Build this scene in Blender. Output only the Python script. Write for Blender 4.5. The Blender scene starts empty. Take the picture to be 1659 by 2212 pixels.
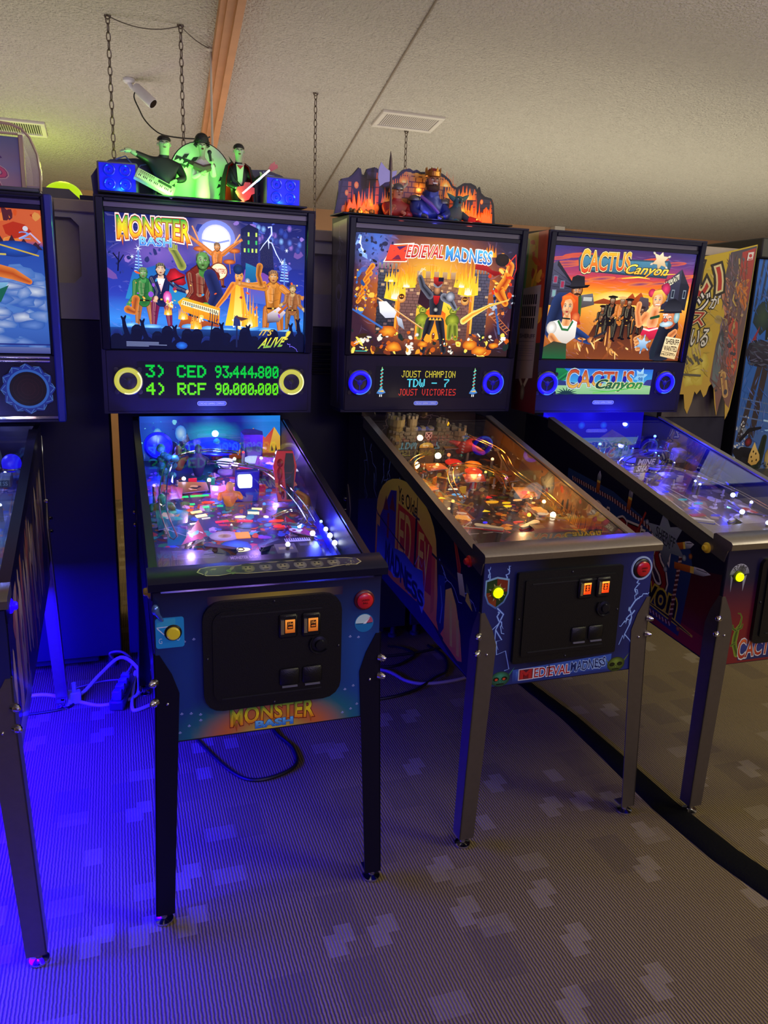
import bpy, bmesh, math, random
import numpy as np
from mathutils import Vector, Matrix
from mathutils.geometry import tessellate_polygon

SC = bpy.context.scene
COL = SC.collection
PI = math.pi

# ------------------------------------------------------------------ camera, world, exposure
cam_d = bpy.data.cameras.new('camera')
cam_d.sensor_fit = 'AUTO'; cam_d.sensor_width = 36.0; cam_d.lens = 1672.8 / 2212 * 36.0
cam_d.clip_start = 0.05
cam = bpy.data.objects.new('camera', cam_d); COL.objects.link(cam)
def camera_matrix(head, pitch, roll):
    cp, sp, st, ct = math.cos(pitch), math.sin(pitch), math.sin(head), math.cos(head)
    r = Vector((ct, -st, 0)); f = Vector((st * cp, ct * cp, -sp)); u = Vector((st * sp, ct * sp, cp))
    cr, sr = math.cos(roll), math.sin(roll)
    a = cr * r + sr * u; b = -sr * r + cr * u
    return Matrix(((a.x, b.x, -f.x, 0), (a.y, b.y, -f.y, 0), (a.z, b.z, -f.z, 1.5011), (0, 0, 0, 1)))
cam.matrix_world = camera_matrix(0.335, 0.23875, 0.03258)
SC.camera = cam

w = bpy.data.worlds.new('room_air'); SC.world = w; w.use_nodes = True
w.node_tree.nodes['Background'].inputs[0].default_value = (0.34, 0.29, 0.92, 1)
w.node_tree.nodes['Background'].inputs[1].default_value = 0.07
SC.view_settings.view_transform = 'Standard'; SC.view_settings.look = 'None'
SC.view_settings.exposure = 0.0; SC.view_settings.gamma = 1.0
SC.view_settings.use_curve_mapping = False

def lin(h):
    h = h.lstrip('#'); o = []
    for i in (0, 2, 4):
        c = int(h[i:i + 2], 16) / 255
        o.append(c / 12.92 if c <= .04045 else ((c + .055) / 1.055) ** 2.4)
    return tuple(o)
def light(name, kind, loc, col, power, size=.1, size_y=None, rot=None, parent=None, spot=None):
    d = bpy.data.lights.new(name, kind); d.color = col; d.energy = power
    if kind == 'AREA':
        d.size = size
        if size_y: d.shape = 'RECTANGLE'; d.size_y = size_y
    else:
        d.shadow_soft_size = size
    if spot: d.spot_size = spot; d.spot_blend = .6
    o = bpy.data.objects.new(name, d); COL.objects.link(o); o.location = loc
    if rot: o.rotation_euler = rot
    if parent: o.parent = parent
    return o
# added fills: this pair faces up behind the rear row, lighting the ceiling
light('rear_ceiling_fill', 'AREA', (-.6, 4.7, 1.45), (1, .90, .90), 24, 4.0, 1.2, (PI, 0, 0))
light('rear_ceiling_fill', 'AREA', (3.6, 4.7, 1.45), (1, .97, .76), 36, 4.0, 1.2, (PI, 0, 0))
light('front_ceiling_fill', 'AREA', (2.6, .4, 1.60), (1, .93, .86), 96, 5.0, 3.0, (PI, 0, 0))  # added upward fill that evens out the ceiling brightness
light('warm_floor_fill', 'AREA', (4.0, -.5, 3.0), (1, .95, .50), 62, 1.6, 1.2, (0.1, .25, 0))  # unseen warm fill added to brighten the carpet
light('side_ceiling_light', 'AREA', (4.6, 1.7, 2.85), (1, .93, .70), 46, 1.2, 1.2, (0, .25, 0))
light('violet_front_fill', 'AREA', (.6, -3.0, 2.45), (.27, .17, 1), 56, 6.0, 1.0, (PI / 2 - .30, 0, 0))  # violet fill added behind the camera to lift the dark fronts
light('warm_front_fill', 'AREA', (1.2, -2.7, 2.7), (1, .90, .55), 26, 1.2, .6, (PI / 2 - .55, 0, 0))  # added warm fill to brighten the printed cabinet fronts
light('rear_aisle_light', 'AREA', (.2, 5.7, 2.35), (1, .80, .55), 26, 2.0, .6, (0, 0, 0))

# ------------------------------------------------------------------ materials
MATS = {}
def nodes(m):
    m.use_nodes = True; nt = m.node_tree; return nt, nt.nodes['Principled BSDF']
def mat(name, col, rough=.5, metal=0., var=.08, scale=30., bump=0., bscale=200., emit=0., ecol=None, coat=0., spec=.5):
    if name in MATS: return MATS[name]
    m = bpy.data.materials.new(name); nt, b = nodes(m); L = nt.links
    c = lin(col) if isinstance(col, str) else col
    tc = nt.nodes.new('ShaderNodeTexCoord')
    n = nt.nodes.new('ShaderNodeTexNoise'); n.inputs['Scale'].default_value = scale; n.inputs['Detail'].default_value = 4
    L.new(tc.outputs['Object'], n.inputs['Vector'])
    r = nt.nodes.new('ShaderNodeMix'); r.data_type = 'RGBA'
    r.inputs[6].default_value = (*[x * (1 - var) for x in c], 1); r.inputs[7].default_value = (*[min(1, x * (1 + var)) for x in c], 1)
    L.new(n.outputs['Fac'], r.inputs[0]); L.new(r.outputs[2], b.inputs['Base Color'])
    b.inputs['Roughness'].default_value = rough; b.inputs['Metallic'].default_value = metal
    b.inputs['Specular IOR Level'].default_value = spec
    b.inputs['Coat Weight'].default_value = coat; b.inputs['Coat Roughness'].default_value = .08
    if bump:
        n2 = nt.nodes.new('ShaderNodeTexNoise'); n2.inputs['Scale'].default_value = bscale; n2.inputs['Detail'].default_value = 3
        L.new(tc.outputs['Object'], n2.inputs['Vector'])
        bp = nt.nodes.new('ShaderNodeBump'); bp.inputs['Strength'].default_value = bump; bp.inputs['Distance'].default_value = .01
        L.new(n2.outputs['Fac'], bp.inputs['Height']); L.new(bp.outputs['Normal'], b.inputs['Normal'])
    if emit:
        e = lin(ecol) if isinstance(ecol, str) else (ecol or c)
        b.inputs['Emission Color'].default_value = (*e, 1); b.inputs['Emission Strength'].default_value = emit
    MATS[name] = m; return m
def art_mat(name, lit=0., rough=.35, coat=0.):
    """print: colour comes from the shape's own painted colours; lit > 0: a back-lit print or a screen"""
    if name in MATS: return MATS[name]
    m = bpy.data.materials.new(name); nt, b = nodes(m); L = nt.links
    a = nt.nodes.new('ShaderNodeAttribute'); a.attribute_name = 'Col'
    b.inputs['Roughness'].default_value = rough; b.inputs['Coat Weight'].default_value = coat; b.inputs['Coat Roughness'].default_value = .06
    if lit:
        b.inputs['Base Color'].default_value = (.01, .01, .01, 1); b.inputs['Specular IOR Level'].default_value = .12
        L.new(a.outputs['Color'], b.inputs['Emission Color']); b.inputs['Emission Strength'].default_value = lit
    else:
        L.new(a.outputs['Color'], b.inputs['Base Color'])
    MATS[name] = m; return m
def glass_mat(name='clear_glass', ior=1.56, tint=(.97, .98, 1)):
    if name in MATS: return MATS[name]
    m = bpy.data.materials.new(name); nt, b = nodes(m); nt.nodes.remove(b); L = nt.links
    # Schlick reflectance of both faces of the sheet, the same from either side
    ge = nt.nodes.new('ShaderNodeNewGeometry'); dt = nt.nodes.new('ShaderNodeVectorMath'); dt.operation = 'DOT_PRODUCT'
    L.new(ge.outputs['Normal'], dt.inputs[0]); L.new(ge.outputs['Incoming'], dt.inputs[1])
    def mth(op, a, v):
        n = nt.nodes.new('ShaderNodeMath'); n.operation = op
        if op in ('ABSOLUTE',): L.new(a, n.inputs[0])
        elif op == 'SUBTRACT': n.inputs[0].default_value = v; L.new(a, n.inputs[1])
        else: L.new(a, n.inputs[0]); n.inputs[1].default_value = v
        return n.outputs[0]
    f0 = 2 * ((ior - 1) / (ior + 1)) ** 2
    pw = mth('POWER', mth('SUBTRACT', mth('ABSOLUTE', dt.outputs['Value'], 0), 1.0), 5.0)
    fr = nt.nodes.new('ShaderNodeMath'); fr.operation = 'MULTIPLY_ADD'; L.new(pw, fr.inputs[0]); fr.inputs[1].default_value = 1 - f0; fr.inputs[2].default_value = f0
    t = nt.nodes.new('ShaderNodeBsdfTransparent'); t.inputs[0].default_value = (*tint, 1)
    g = nt.nodes.new('ShaderNodeBsdfGlossy'); g.inputs['Roughness'].default_value = .012
    mx = nt.nodes.new('ShaderNodeMixShader')
    L.new(fr.outputs[0], mx.inputs[0]); L.new(t.outputs[0], mx.inputs[1]); L.new(g.outputs[0], mx.inputs[2])
    L.new(mx.outputs[0], nt.nodes['Material Output'].inputs[0])
    MATS[name] = m; return m

# ------------------------------------------------------------------ geometry helpers
class MB:
    def __init__(s): s.v = []; s.f = []; s.mi = []; s.cm = 0; s.M = None
    def add(s, vs, fs):
        k = len(s.v)
        s.v += [tuple(s.M @ Vector(p)) if s.M else tuple(p) for p in vs]
        for q in fs: s.f.append([i + k for i in q]); s.mi.append(s.cm)
        return s
    def box(s, x0, x1, y0, y1, z0, z1, R=None):
        vs = [(x, y, z) for z in (z0, z1) for y in (y0, y1) for x in (x0, x1)]
        if R: vs = [R @ Vector(p) for p in vs]
        return s.add(vs, [(0, 2, 3, 1), (4, 5, 7, 6), (0, 1, 5, 4), (2, 6, 7, 3), (0, 4, 6, 2), (1, 3, 7, 5)])
    def bbox(s, x0, x1, y0, y1, z0, z1, b=.004):
        """box with chamfered edges"""
        def ring(z, i): return [(x0 + b + i, y0 + i, z), (x1 - b - i, y0 + i, z), (x1 - i, y0 + b + i, z), (x1 - i, y1 - b - i, z), (x1 - b - i, y1 - i, z), (x0 + b + i, y1 - i, z), (x0 + i, y1 - b - i, z), (x0 + i, y0 + b + i, z)]
        rs = [ring(z0, b), ring(z0 + b, 0), ring(z1 - b, 0), ring(z1, b)]
        rs[0] = [(min(max(x, x0 + b), x1 - b), min(max(y, y0 + b), y1 - b), z) for x, y, z in ring(z0, 0)]
        rs[3] = [(min(max(x, x0 + b), x1 - b), min(max(y, y0 + b), y1 - b), z) for x, y, z in ring(z1, 0)]
        vs = sum(rs, []); fs = [tuple(range(7, -1, -1)), tuple(range(24, 32))]
        for k in range(3):
            for i in range(8): j = (i + 1) % 8; fs.append((k * 8 + i, k * 8 + j, k * 8 + 8 + j, k * 8 + 8 + i))
        return s.add(vs, fs)
    def prism(s, pts, a, b, ax='x'):
        """extrude a 2D outline: ax='x' pts=(y,z); 'y' pts=(x,z); 'z' pts=(x,y)"""
        n = len(pts)
        def P(p, t): return (t, p[0], p[1]) if ax == 'x' else (p[0], t, p[1]) if ax == 'y' else (p[0], p[1], t)
        vs = [P(p, a) for p in pts] + [P(p, b) for p in pts]
        fs = [(i, (i + 1) % n, n + (i + 1) % n, n + i) for i in range(n)]
        tr = tessellate_polygon([[Vector((p[0], p[1], 0)) for p in pts]])
        fs += [tuple(t) for t in tr] + [tuple(n + i for i in reversed(t)) for t in tr]
        return s.add(vs, fs)
    def tube(s, pts, r, n=8, cap=True):
        pts = [Vector(p) for p in pts]; m = len(pts); rr = r if hasattr(r, '__len__') else [r] * m
        vs = []; up = None
        for i, p in enumerate(pts):
            t = (pts[min(i + 1, m - 1)] - pts[max(i - 1, 0)]).normalized()
            if up is None: up = Vector((0, 0, 1)) if abs(t.z) < .9 else Vector((1, 0, 0))
            a = t.cross(up).normalized(); b = a.cross(t).normalized(); up = b
            vs += [p + rr[i] * (math.cos(2 * PI * k / n) * a + math.sin(2 * PI * k / n) * b) for k in range(n)]
        fs = [(i * n + k, i * n + (k + 1) % n, (i + 1) * n + (k + 1) % n, (i + 1) * n + k) for i in range(m - 1) for k in range(n)]
        if cap: fs += [tuple(range(n - 1, -1, -1)), tuple(range((m - 1) * n, m * n))]
        return s.add(vs, fs)
    def cyl(s, p0, p1, r0, r1=None, n=16): return s.tube([p0, p1], [r0, r0 if r1 is None else r1], n)
    def sph(s, c, r, nu=12, nv=8, z0=-1., z1=1.):
        rx, ry, rz = (r, r, r) if not hasattr(r, '__len__') else r
        vs = []; a0, a1 = math.asin(z0), math.asin(z1)
        for j in range(nv + 1):
            t = a0 + (a1 - a0) * j / nv
            vs += [(c[0] + rx * math.cos(t) * math.cos(2 * PI * i / nu), c[1] + ry * math.cos(t) * math.sin(2 * PI * i / nu), c[2] + rz * math.sin(t)) for i in range(nu)]
        fs = [(j * nu + i, j * nu + (i + 1) % nu, (j + 1) * nu + (i + 1) % nu, (j + 1) * nu + i) for j in range(nv) for i in range(nu)]
        fs += [tuple(range(nu - 1, -1, -1)), tuple(range(nv * nu, nv * nu + nu))]
        return s.add(vs, fs)
    def lathe(s, c, prof, axis='z', n=24):
        """prof: list of (radius, height) about an axis through c"""
        vs = []
        for r, h in prof:
            for i in range(n):
                a = 2 * PI * i / n; x, y = r * math.cos(a), r * math.sin(a)
                vs.append((c[0] + x, c[1] + y, c[2] + h) if axis == 'z' else (c[0] + x, c[1] - h, c[2] + y) if axis == 'y' else (c[0] + h, c[1] + x, c[2] + y))
        m = len(prof)
        fs = [(j * n + i, j * n + (i + 1) % n, (j + 1) * n + (i + 1) % n, (j + 1) * n + i) for j in range(m - 1) for i in range(n)]
        fs += [tuple(range(n - 1, -1, -1)), tuple(range((m - 1) * n, m * n))]
        return s.add(vs, fs)
    def torus(s, c, R, r, axis='z', n=28, k=8, a0=0., a1=2 * PI):
        full = abs(a1 - a0 - 2 * PI) < 1e-6; m = n if full else n + 1
        vs = []
        for i in range(m):
            a = a0 + (a1 - a0) * i / n
            for j in range(k):
                b = 2 * PI * j / k; q = R + r * math.cos(b); x, y, z = q * math.cos(a), q * math.sin(a), r * math.sin(b)
                vs.append((c[0] + x, c[1] + y, c[2] + z) if axis == 'z' else (c[0] + x, c[1] - z, c[2] + y) if axis == 'y' else (c[0] + z, c[1] + x, c[2] + y))
        fs = [(i * k + j, ((i + 1) % m) * k + j, ((i + 1) % m) * k + (j + 1) % k, i * k + (j + 1) % k) for i in range(n) for j in range(k)]
        return s.add(vs, fs)
    def build(s, name, mats, parent=None, smooth=40, Mx=None):
        me = bpy.data.meshes.new(name); me.from_pydata(s.v, [], s.f)
        mats = mats if isinstance(mats, (list, tuple)) else [mats]
        for m in mats: me.materials.append(m)
        if len(mats) > 1: me.polygons.foreach_set('material_index', s.mi)
        bm = bmesh.new(); bm.from_mesh(me); bmesh.ops.recalc_face_normals(bm, faces=bm.faces); bm.to_mesh(me); bm.free()
        if smooth:
            me.polygons.foreach_set('use_smooth', [True] * len(me.polygons)); me.set_sharp_from_angle(angle=math.radians(smooth))
        o = bpy.data.objects.new(name, me); COL.objects.link(o)
        if parent: o.parent = parent
        if Mx is not None: o.matrix_local = Mx
        return o

def C(c): return lin(c) if isinstance(c, str) else c
def mixc(a, b, t): a, b = C(a), C(b); return tuple(a[i] + (b[i] - a[i]) * t for i in range(3))
TXT = {}
def text_geo(s, off=0.):
    k = (s, off)
    if k not in TXT:
        cu = bpy.data.curves.new('t', 'FONT'); cu.body = s; cu.size = 1; cu.offset = off; cu.resolution_u = 3
        ob = bpy.data.objects.new('t', cu); COL.objects.link(ob)
        dg = bpy.context.evaluated_depsgraph_get(); dg.update()
        me = bpy.data.meshes.new_from_object(ob.evaluated_get(dg))
        v = [(p.co.x, p.co.y) for p in me.vertices]; f = [tuple(p.vertices) for p in me.polygons]
        bpy.data.objects.remove(ob); bpy.data.curves.remove(cu); bpy.data.meshes.remove(me)
        TXT[k] = (v, f)
    return TXT[k]
GLY = {'0': '0e11131519110e', '1': '040c040404040e', '3': '1f02040201110e', '4': '02060a121f0202', '7': '1f010204080808', '8': '0e11110e11110e', '9': '0e11110f01020c',
       'A': '0e11111f111111', 'C': '0e11101010110e', 'D': '1c12111111121c', 'E': '1f10101e10101f', 'F': '1f10101e101010', 'H': '1111111f111111', 'I': '0e04040404040e',
       'J': '0702020202120c', 'M': '111b1515111111', 'N': '11111915131111', 'O': '0e11111111110e', 'P': '1e11111e101010', 'R': '1e11111e141211', 'S': '0f10100e01011e',
       'T': '1f040404040404', 'U': '1111111111110e', 'V': '1111111111' + '0a04', 'W': '1111111515150a', ')': '08040202020408', ',': '000000000c0408', '-': '0000001f000000', ' ': '00000000000000'}
class Art:
    """flat print built of small coloured shapes laid over each other (local x right, y up, z out)"""
    def __init__(s, W=1., H=1., x0=0., y0=0., dz=5e-6):
        s.W, s.H, s.x0, s.y0, s.dz = W, H, x0, y0, dz; s.clip = False; s.v = []; s.f = []; s.c = []; s.z = 0.
    def P(s, u, v): return (s.x0 + u * s.W, s.y0 + (1 - v) * s.H)        # unit coordinates, v counted downwards
    def add(s, vs, fs, cs):
        k = len(s.v); s.z += s.dz
        if s.clip: vs = [(min(max(u, 0.), 1.), min(max(v, 0.), 1.)) for u, v in vs]
        for (u, v) in vs: x, y = s.P(u, v); s.v.append((x, y, s.z))
        for q in fs: s.f.append(tuple(i + k for i in q))
        s.c += [C(c) for c in cs]
    def poly(s, pts, col, col2=None):
        tr = tessellate_polygon([[Vector((p[0], p[1], 0)) for p in pts]])
        if col2 is None: cs = [col] * len(pts)
        else:
            lo = min(p[1] for p in pts); hi = max(p[1] for p in pts)
            cs = [mixc(col, col2, (p[1] - lo) / max(1e-6, hi - lo)) for p in pts]
        s.add(pts, tr, cs)
    def rect(s, a, b, c, d, col, col2=None): s.poly([(a, b), (c, b), (c, d), (a, d)], col, col2)
    def grid(s, nx, ny, fn, a=0., b=0., c=1., d=1.):
        vs = [(a + (c - a) * i / nx, b + (d - b) * j / ny) for j in range(ny + 1) for i in range(nx + 1)]
        fs = [(j * (nx + 1) + i, j * (nx + 1) + i + 1, (j + 1) * (nx + 1) + i + 1, (j + 1) * (nx + 1) + i) for j in range(ny) for i in range(nx)]
        s.add(vs, fs, [fn(*p) for p in vs])
    def blob(s, u, v, ru, rv, c0, c1=None, n=14, rot=0., jit=0., hl=(0, 0), rnd=random):
        c1 = c1 or c0; ca, sa = math.cos(rot), math.sin(rot); vs = [(u + hl[0] * ru, v + hl[1] * rv)]
        asp = s.W / s.H
        for i in range(n):
            a = 2 * PI * i / n; k = 1 + jit * (rnd.random() - .5); x, y = ru * asp * math.cos(a) * k, rv * math.sin(a) * k
            vs.append((u + (x * ca - y * sa) / asp, v + x * sa + y * ca))
        s.add(vs, [(0, 1 + i, 1 + (i + 1) % n) for i in range(n)], [c0] + [c1] * n)
    def limb(s, pts, col, col2=None):
        """tapering rounded limb; pts = (u, v, r) with r in heights; lighter along the middle when col2 is given"""
        col2 = col2 or col; asp = s.W / s.H
        for i, (u, v, r) in enumerate(pts):
            s.blob(u, v, r / asp, r, col, col2, 10)
        for (u0, v0, r0), (u1, v1, r1) in zip(pts, pts[1:]):
            dx, dy = (u1 - u0) * asp, v1 - v0; L = math.hypot(dx, dy) or 1e-6; nx, ny = -dy / L, dx / L
            s.add([(u0 + nx * r0 / asp, v0 + ny * r0), (u0, v0), (u0 - nx * r0 / asp, v0 - ny * r0), (u1 - nx * r1 / asp, v1 - ny * r1), (u1, v1), (u1 + nx * r1 / asp, v1 + ny * r1)],
                  [(0, 1, 4, 5), (1, 2, 3, 4)], [col2, col, col2, col2, col, col2])
    def line(s, pts, wd, col):
        asp = s.W / s.H; P = [(u * asp, v) for u, v in pts]; n = len(P); vs = []
        ws = wd if hasattr(wd, '__len__') else [wd] * n
        for i, p in enumerate(P):
            q0, q1 = P[max(i - 1, 0)], P[min(i + 1, n - 1)]; dx, dy = q1[0] - q0[0], q1[1] - q0[1]; L = math.hypot(dx, dy) or 1e-6
            nx, ny = -dy / L * ws[i] / 2, dx / L * ws[i] / 2
            vs += [((p[0] + nx) / asp, p[1] + ny), ((p[0] - nx) / asp, p[1] - ny)]
        s.add(vs, [(2 * i, 2 * i + 1, 2 * i + 3, 2 * i + 2) for i in range(n - 1)], [col] * len(vs))
    def text(s, t, a, b, c, d, col, off=0., shear=0., warp=None, vert=False):
        """lettering fitted in the box a..c, b..d; col a colour or f(tu, tv)"""
        v0, _ = text_geo(t, 0.); v, f = text_geo(t, off)
        xs = [p[0] for p in v0]; ys = [p[1] for p in v0]; X0, X1, Y0, Y1 = min(xs), max(xs), min(ys), max(ys)
        vs = []; cs = []
        for x, y in v:
            p, q = (x - X0) / (X1 - X0), (y - Y0) / (Y1 - Y0)
            cs.append(col(p, 1 - q) if callable(col) else col)
            if warp: p, q = warp(p, q)
            vs.append((a + (c - a) * p + shear * (q - .5), d - (d - b) * q))
        s.add(vs, f, cs)
    def dots(s, t, u, v, pw, ph, col, gap=.12, adv=6):
        vs = []; fs = []
        for i, ch in enumerate(t):
            g = GLY[ch]
            for r in range(7):
                bits = int(g[2 * r:2 * r + 2], 16)
                for k in range(5):
                    if bits >> (4 - k) & 1:
                        x, y = u + (i * adv + k) * pw, v + r * ph; n = len(vs)
                        vs += [(x, y), (x + pw * (1 - gap), y), (x + pw * (1 - gap), y + ph * (1 - gap)), (x, y + ph * (1 - gap))]; fs.append((n, n + 1, n + 2, n + 3))
        s.add(vs, fs, [col] * len(vs))
    def bolt(s, u0, v0, u1, v1, wd, col, seed=1, jit=.12, br=2):
        r = random.Random(seed); n = 9; asp = s.W / s.H
        dx, dy = (u1 - u0), (v1 - v0); L = math.hypot(dx * asp, dy)
        pts = [(u0 + dx * i / n + (r.random() - .5) * jit * L / asp * (0 < i < n), v0 + dy * i / n + (r.random() - .5) * jit * L * (0 < i < n)) for i in range(n + 1)]
        s.line(pts, [wd * (1 - .6 * i / n) for i in range(n + 1)], col)
        for b in range(br):
            k = r.randint(2, n - 2); p = pts[k]; e = (p[0] + (r.random() - .5) * L * .5 / asp, p[1] + dy * .25 + (r.random() - .5) * L * .2)
            mid = ((p[0] + e[0]) / 2 + (r.random() - .5) * .05 * L, (p[1] + e[1]) / 2)
            s.line([p, mid, e], [wd * .6, wd * .5, wd * .2], col)
    def flame(s, u, v, w_, h_, c0='#fff2a0', c1='#ff9a18', c2='#c83208', seed=0):
        r = random.Random(seed)
        for k, (sc, ca, cb) in enumerate(((1, c1, c2), (.68, '#ffc030', c1), (.36, c0, '#ffd048'))):
            pts = [(u - w_ / 2 * sc, v)]; n = 5
            for i in range(n):
                x = u - w_ / 2 * sc + w_ * sc * (i + .5) / n; hh = h_ * sc * (.55 + .45 * math.sin(PI * (i + .5) / n)) * (.75 + .5 * r.random())
                pts.append((x - w_ * sc * .03, v - hh * .45)); pts.append((x + (r.random() - .5) * w_ * .08, v - hh)); pts.append((x + w_ * sc * .08, v - hh * .3))
            pts.append((u + w_ / 2 * sc, v)); pts.append((u, v + h_ * .06 * sc))
            s.poly(pts, cb, ca)
    def speckle(s, n, cols, a=0., b=0., c=1., d=1., r0=.004, r1=.02, seed=3, asp=1., fade=None):
        r = random.Random(seed)
        for _ in range(n):
            q = r0 + (r1 - r0) * r.random() ** 2; k = r.choice(cols)
            s.blob(a + (c - a) * r.random(), b + (d - b) * r.random(), q * asp * (.5 + r.random()), q * (.5 + r.random()), k, mixc(k, fade, .6) if fade else None, 7, r.random() * 3, .5, rnd=r)
    def build(s, name, m, parent=None, Mx=None):
        me = bpy.data.meshes.new(name); me.from_pydata(s.v, [], s.f); me.materials.append(m)
        a = me.color_attributes.new('Col', 'FLOAT_COLOR', 'POINT')
        a.data.foreach_set('color', np.array([(*c, 1.) for c in s.c], np.float32).ravel())
        nrm = np.empty(len(me.polygons) * 3, np.float32); me.polygons.foreach_get('normal', nrm)
        bad = [i for i in range(len(me.polygons)) if nrm[3 * i + 2] < 0]
        if bad:
            bm = bmesh.new(); bm.from_mesh(me); bm.faces.ensure_lookup_table()
            bmesh.ops.reverse_faces(bm, faces=[bm.faces[i] for i in bad]); bm.to_mesh(me); bm.free()
        o = bpy.data.objects.new(name, me); COL.objects.link(o)
        if parent: o.parent = parent
        if Mx is not None: o.matrix_local = Mx
        return o

def tag(o, label=None, cat=None, group=None, kind=None):
    if label: o['label'] = label
    if cat: o['category'] = cat
    if group: o['group'] = group
    if kind: o['kind'] = kind
    return o
def thing(name, label, cat, loc=(0, 0, 0), rz=0., group=None):
    o = bpy.data.objects.new(name, None); COL.objects.link(o); o.location = loc; o.rotation_euler = (0, 0, rz); o.empty_display_size = .1
    return tag(o, label, cat, group)
def frame(o, ex, ey):
    """matrix with origin o and x, y axes along ex, ey"""
    ex = Vector(ex).normalized(); ey = Vector(ey).normalized(); ez = ex.cross(ey).normalized(); ey = ez.cross(ex)
    return Matrix(((ex.x, ey.x, ez.x, o[0]), (ex.y, ey.y, ez.y, o[1]), (ex.z, ey.z, ez.z, o[2]), (0, 0, 0, 1)))
def skin(name, pts, edges, mats, parent, level=2, Mx=None, root=0):
    """one continuous body grown over a skeleton: pts = (x, y, z, r)"""
    me = bpy.data.meshes.new(name); me.from_pydata([p[:3] for p in pts], edges, [])
    o = bpy.data.objects.new(name, me); COL.objects.link(o)
    o.modifiers.new('s', 'SKIN'); sv = me.skin_vertices[0].data
    for i, p in enumerate(pts):
        r = p[3]; sv[i].radius = r if hasattr(r, '__len__') else (r, r); sv[i].use_root = (i == root)
    m = o.modifiers.new('d', 'SUBSURF'); m.levels = level; m.render_levels = level
    dg = bpy.context.evaluated_depsgraph_get(); dg.update()
    new = bpy.data.meshes.new_from_object(o.evaluated_get(dg)); bpy.data.objects.remove(o); bpy.data.meshes.remove(me)
    new.name = name; new.materials.clear()
    for q in (mats if isinstance(mats, list) else [mats]): new.materials.append(q)
    new.polygons.foreach_set('use_smooth', [True] * len(new.polygons))
    o = bpy.data.objects.new(name, new); COL.objects.link(o)
    if parent: o.parent = parent
    if Mx is not None: o.matrix_local = Mx
    return o
def copy_tree(o, parent=None):
    c = o.copy(); COL.objects.link(c)
    if parent: c.parent = parent
    for ch in list(o.children): copy_tree(ch, c)
    return c

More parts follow.
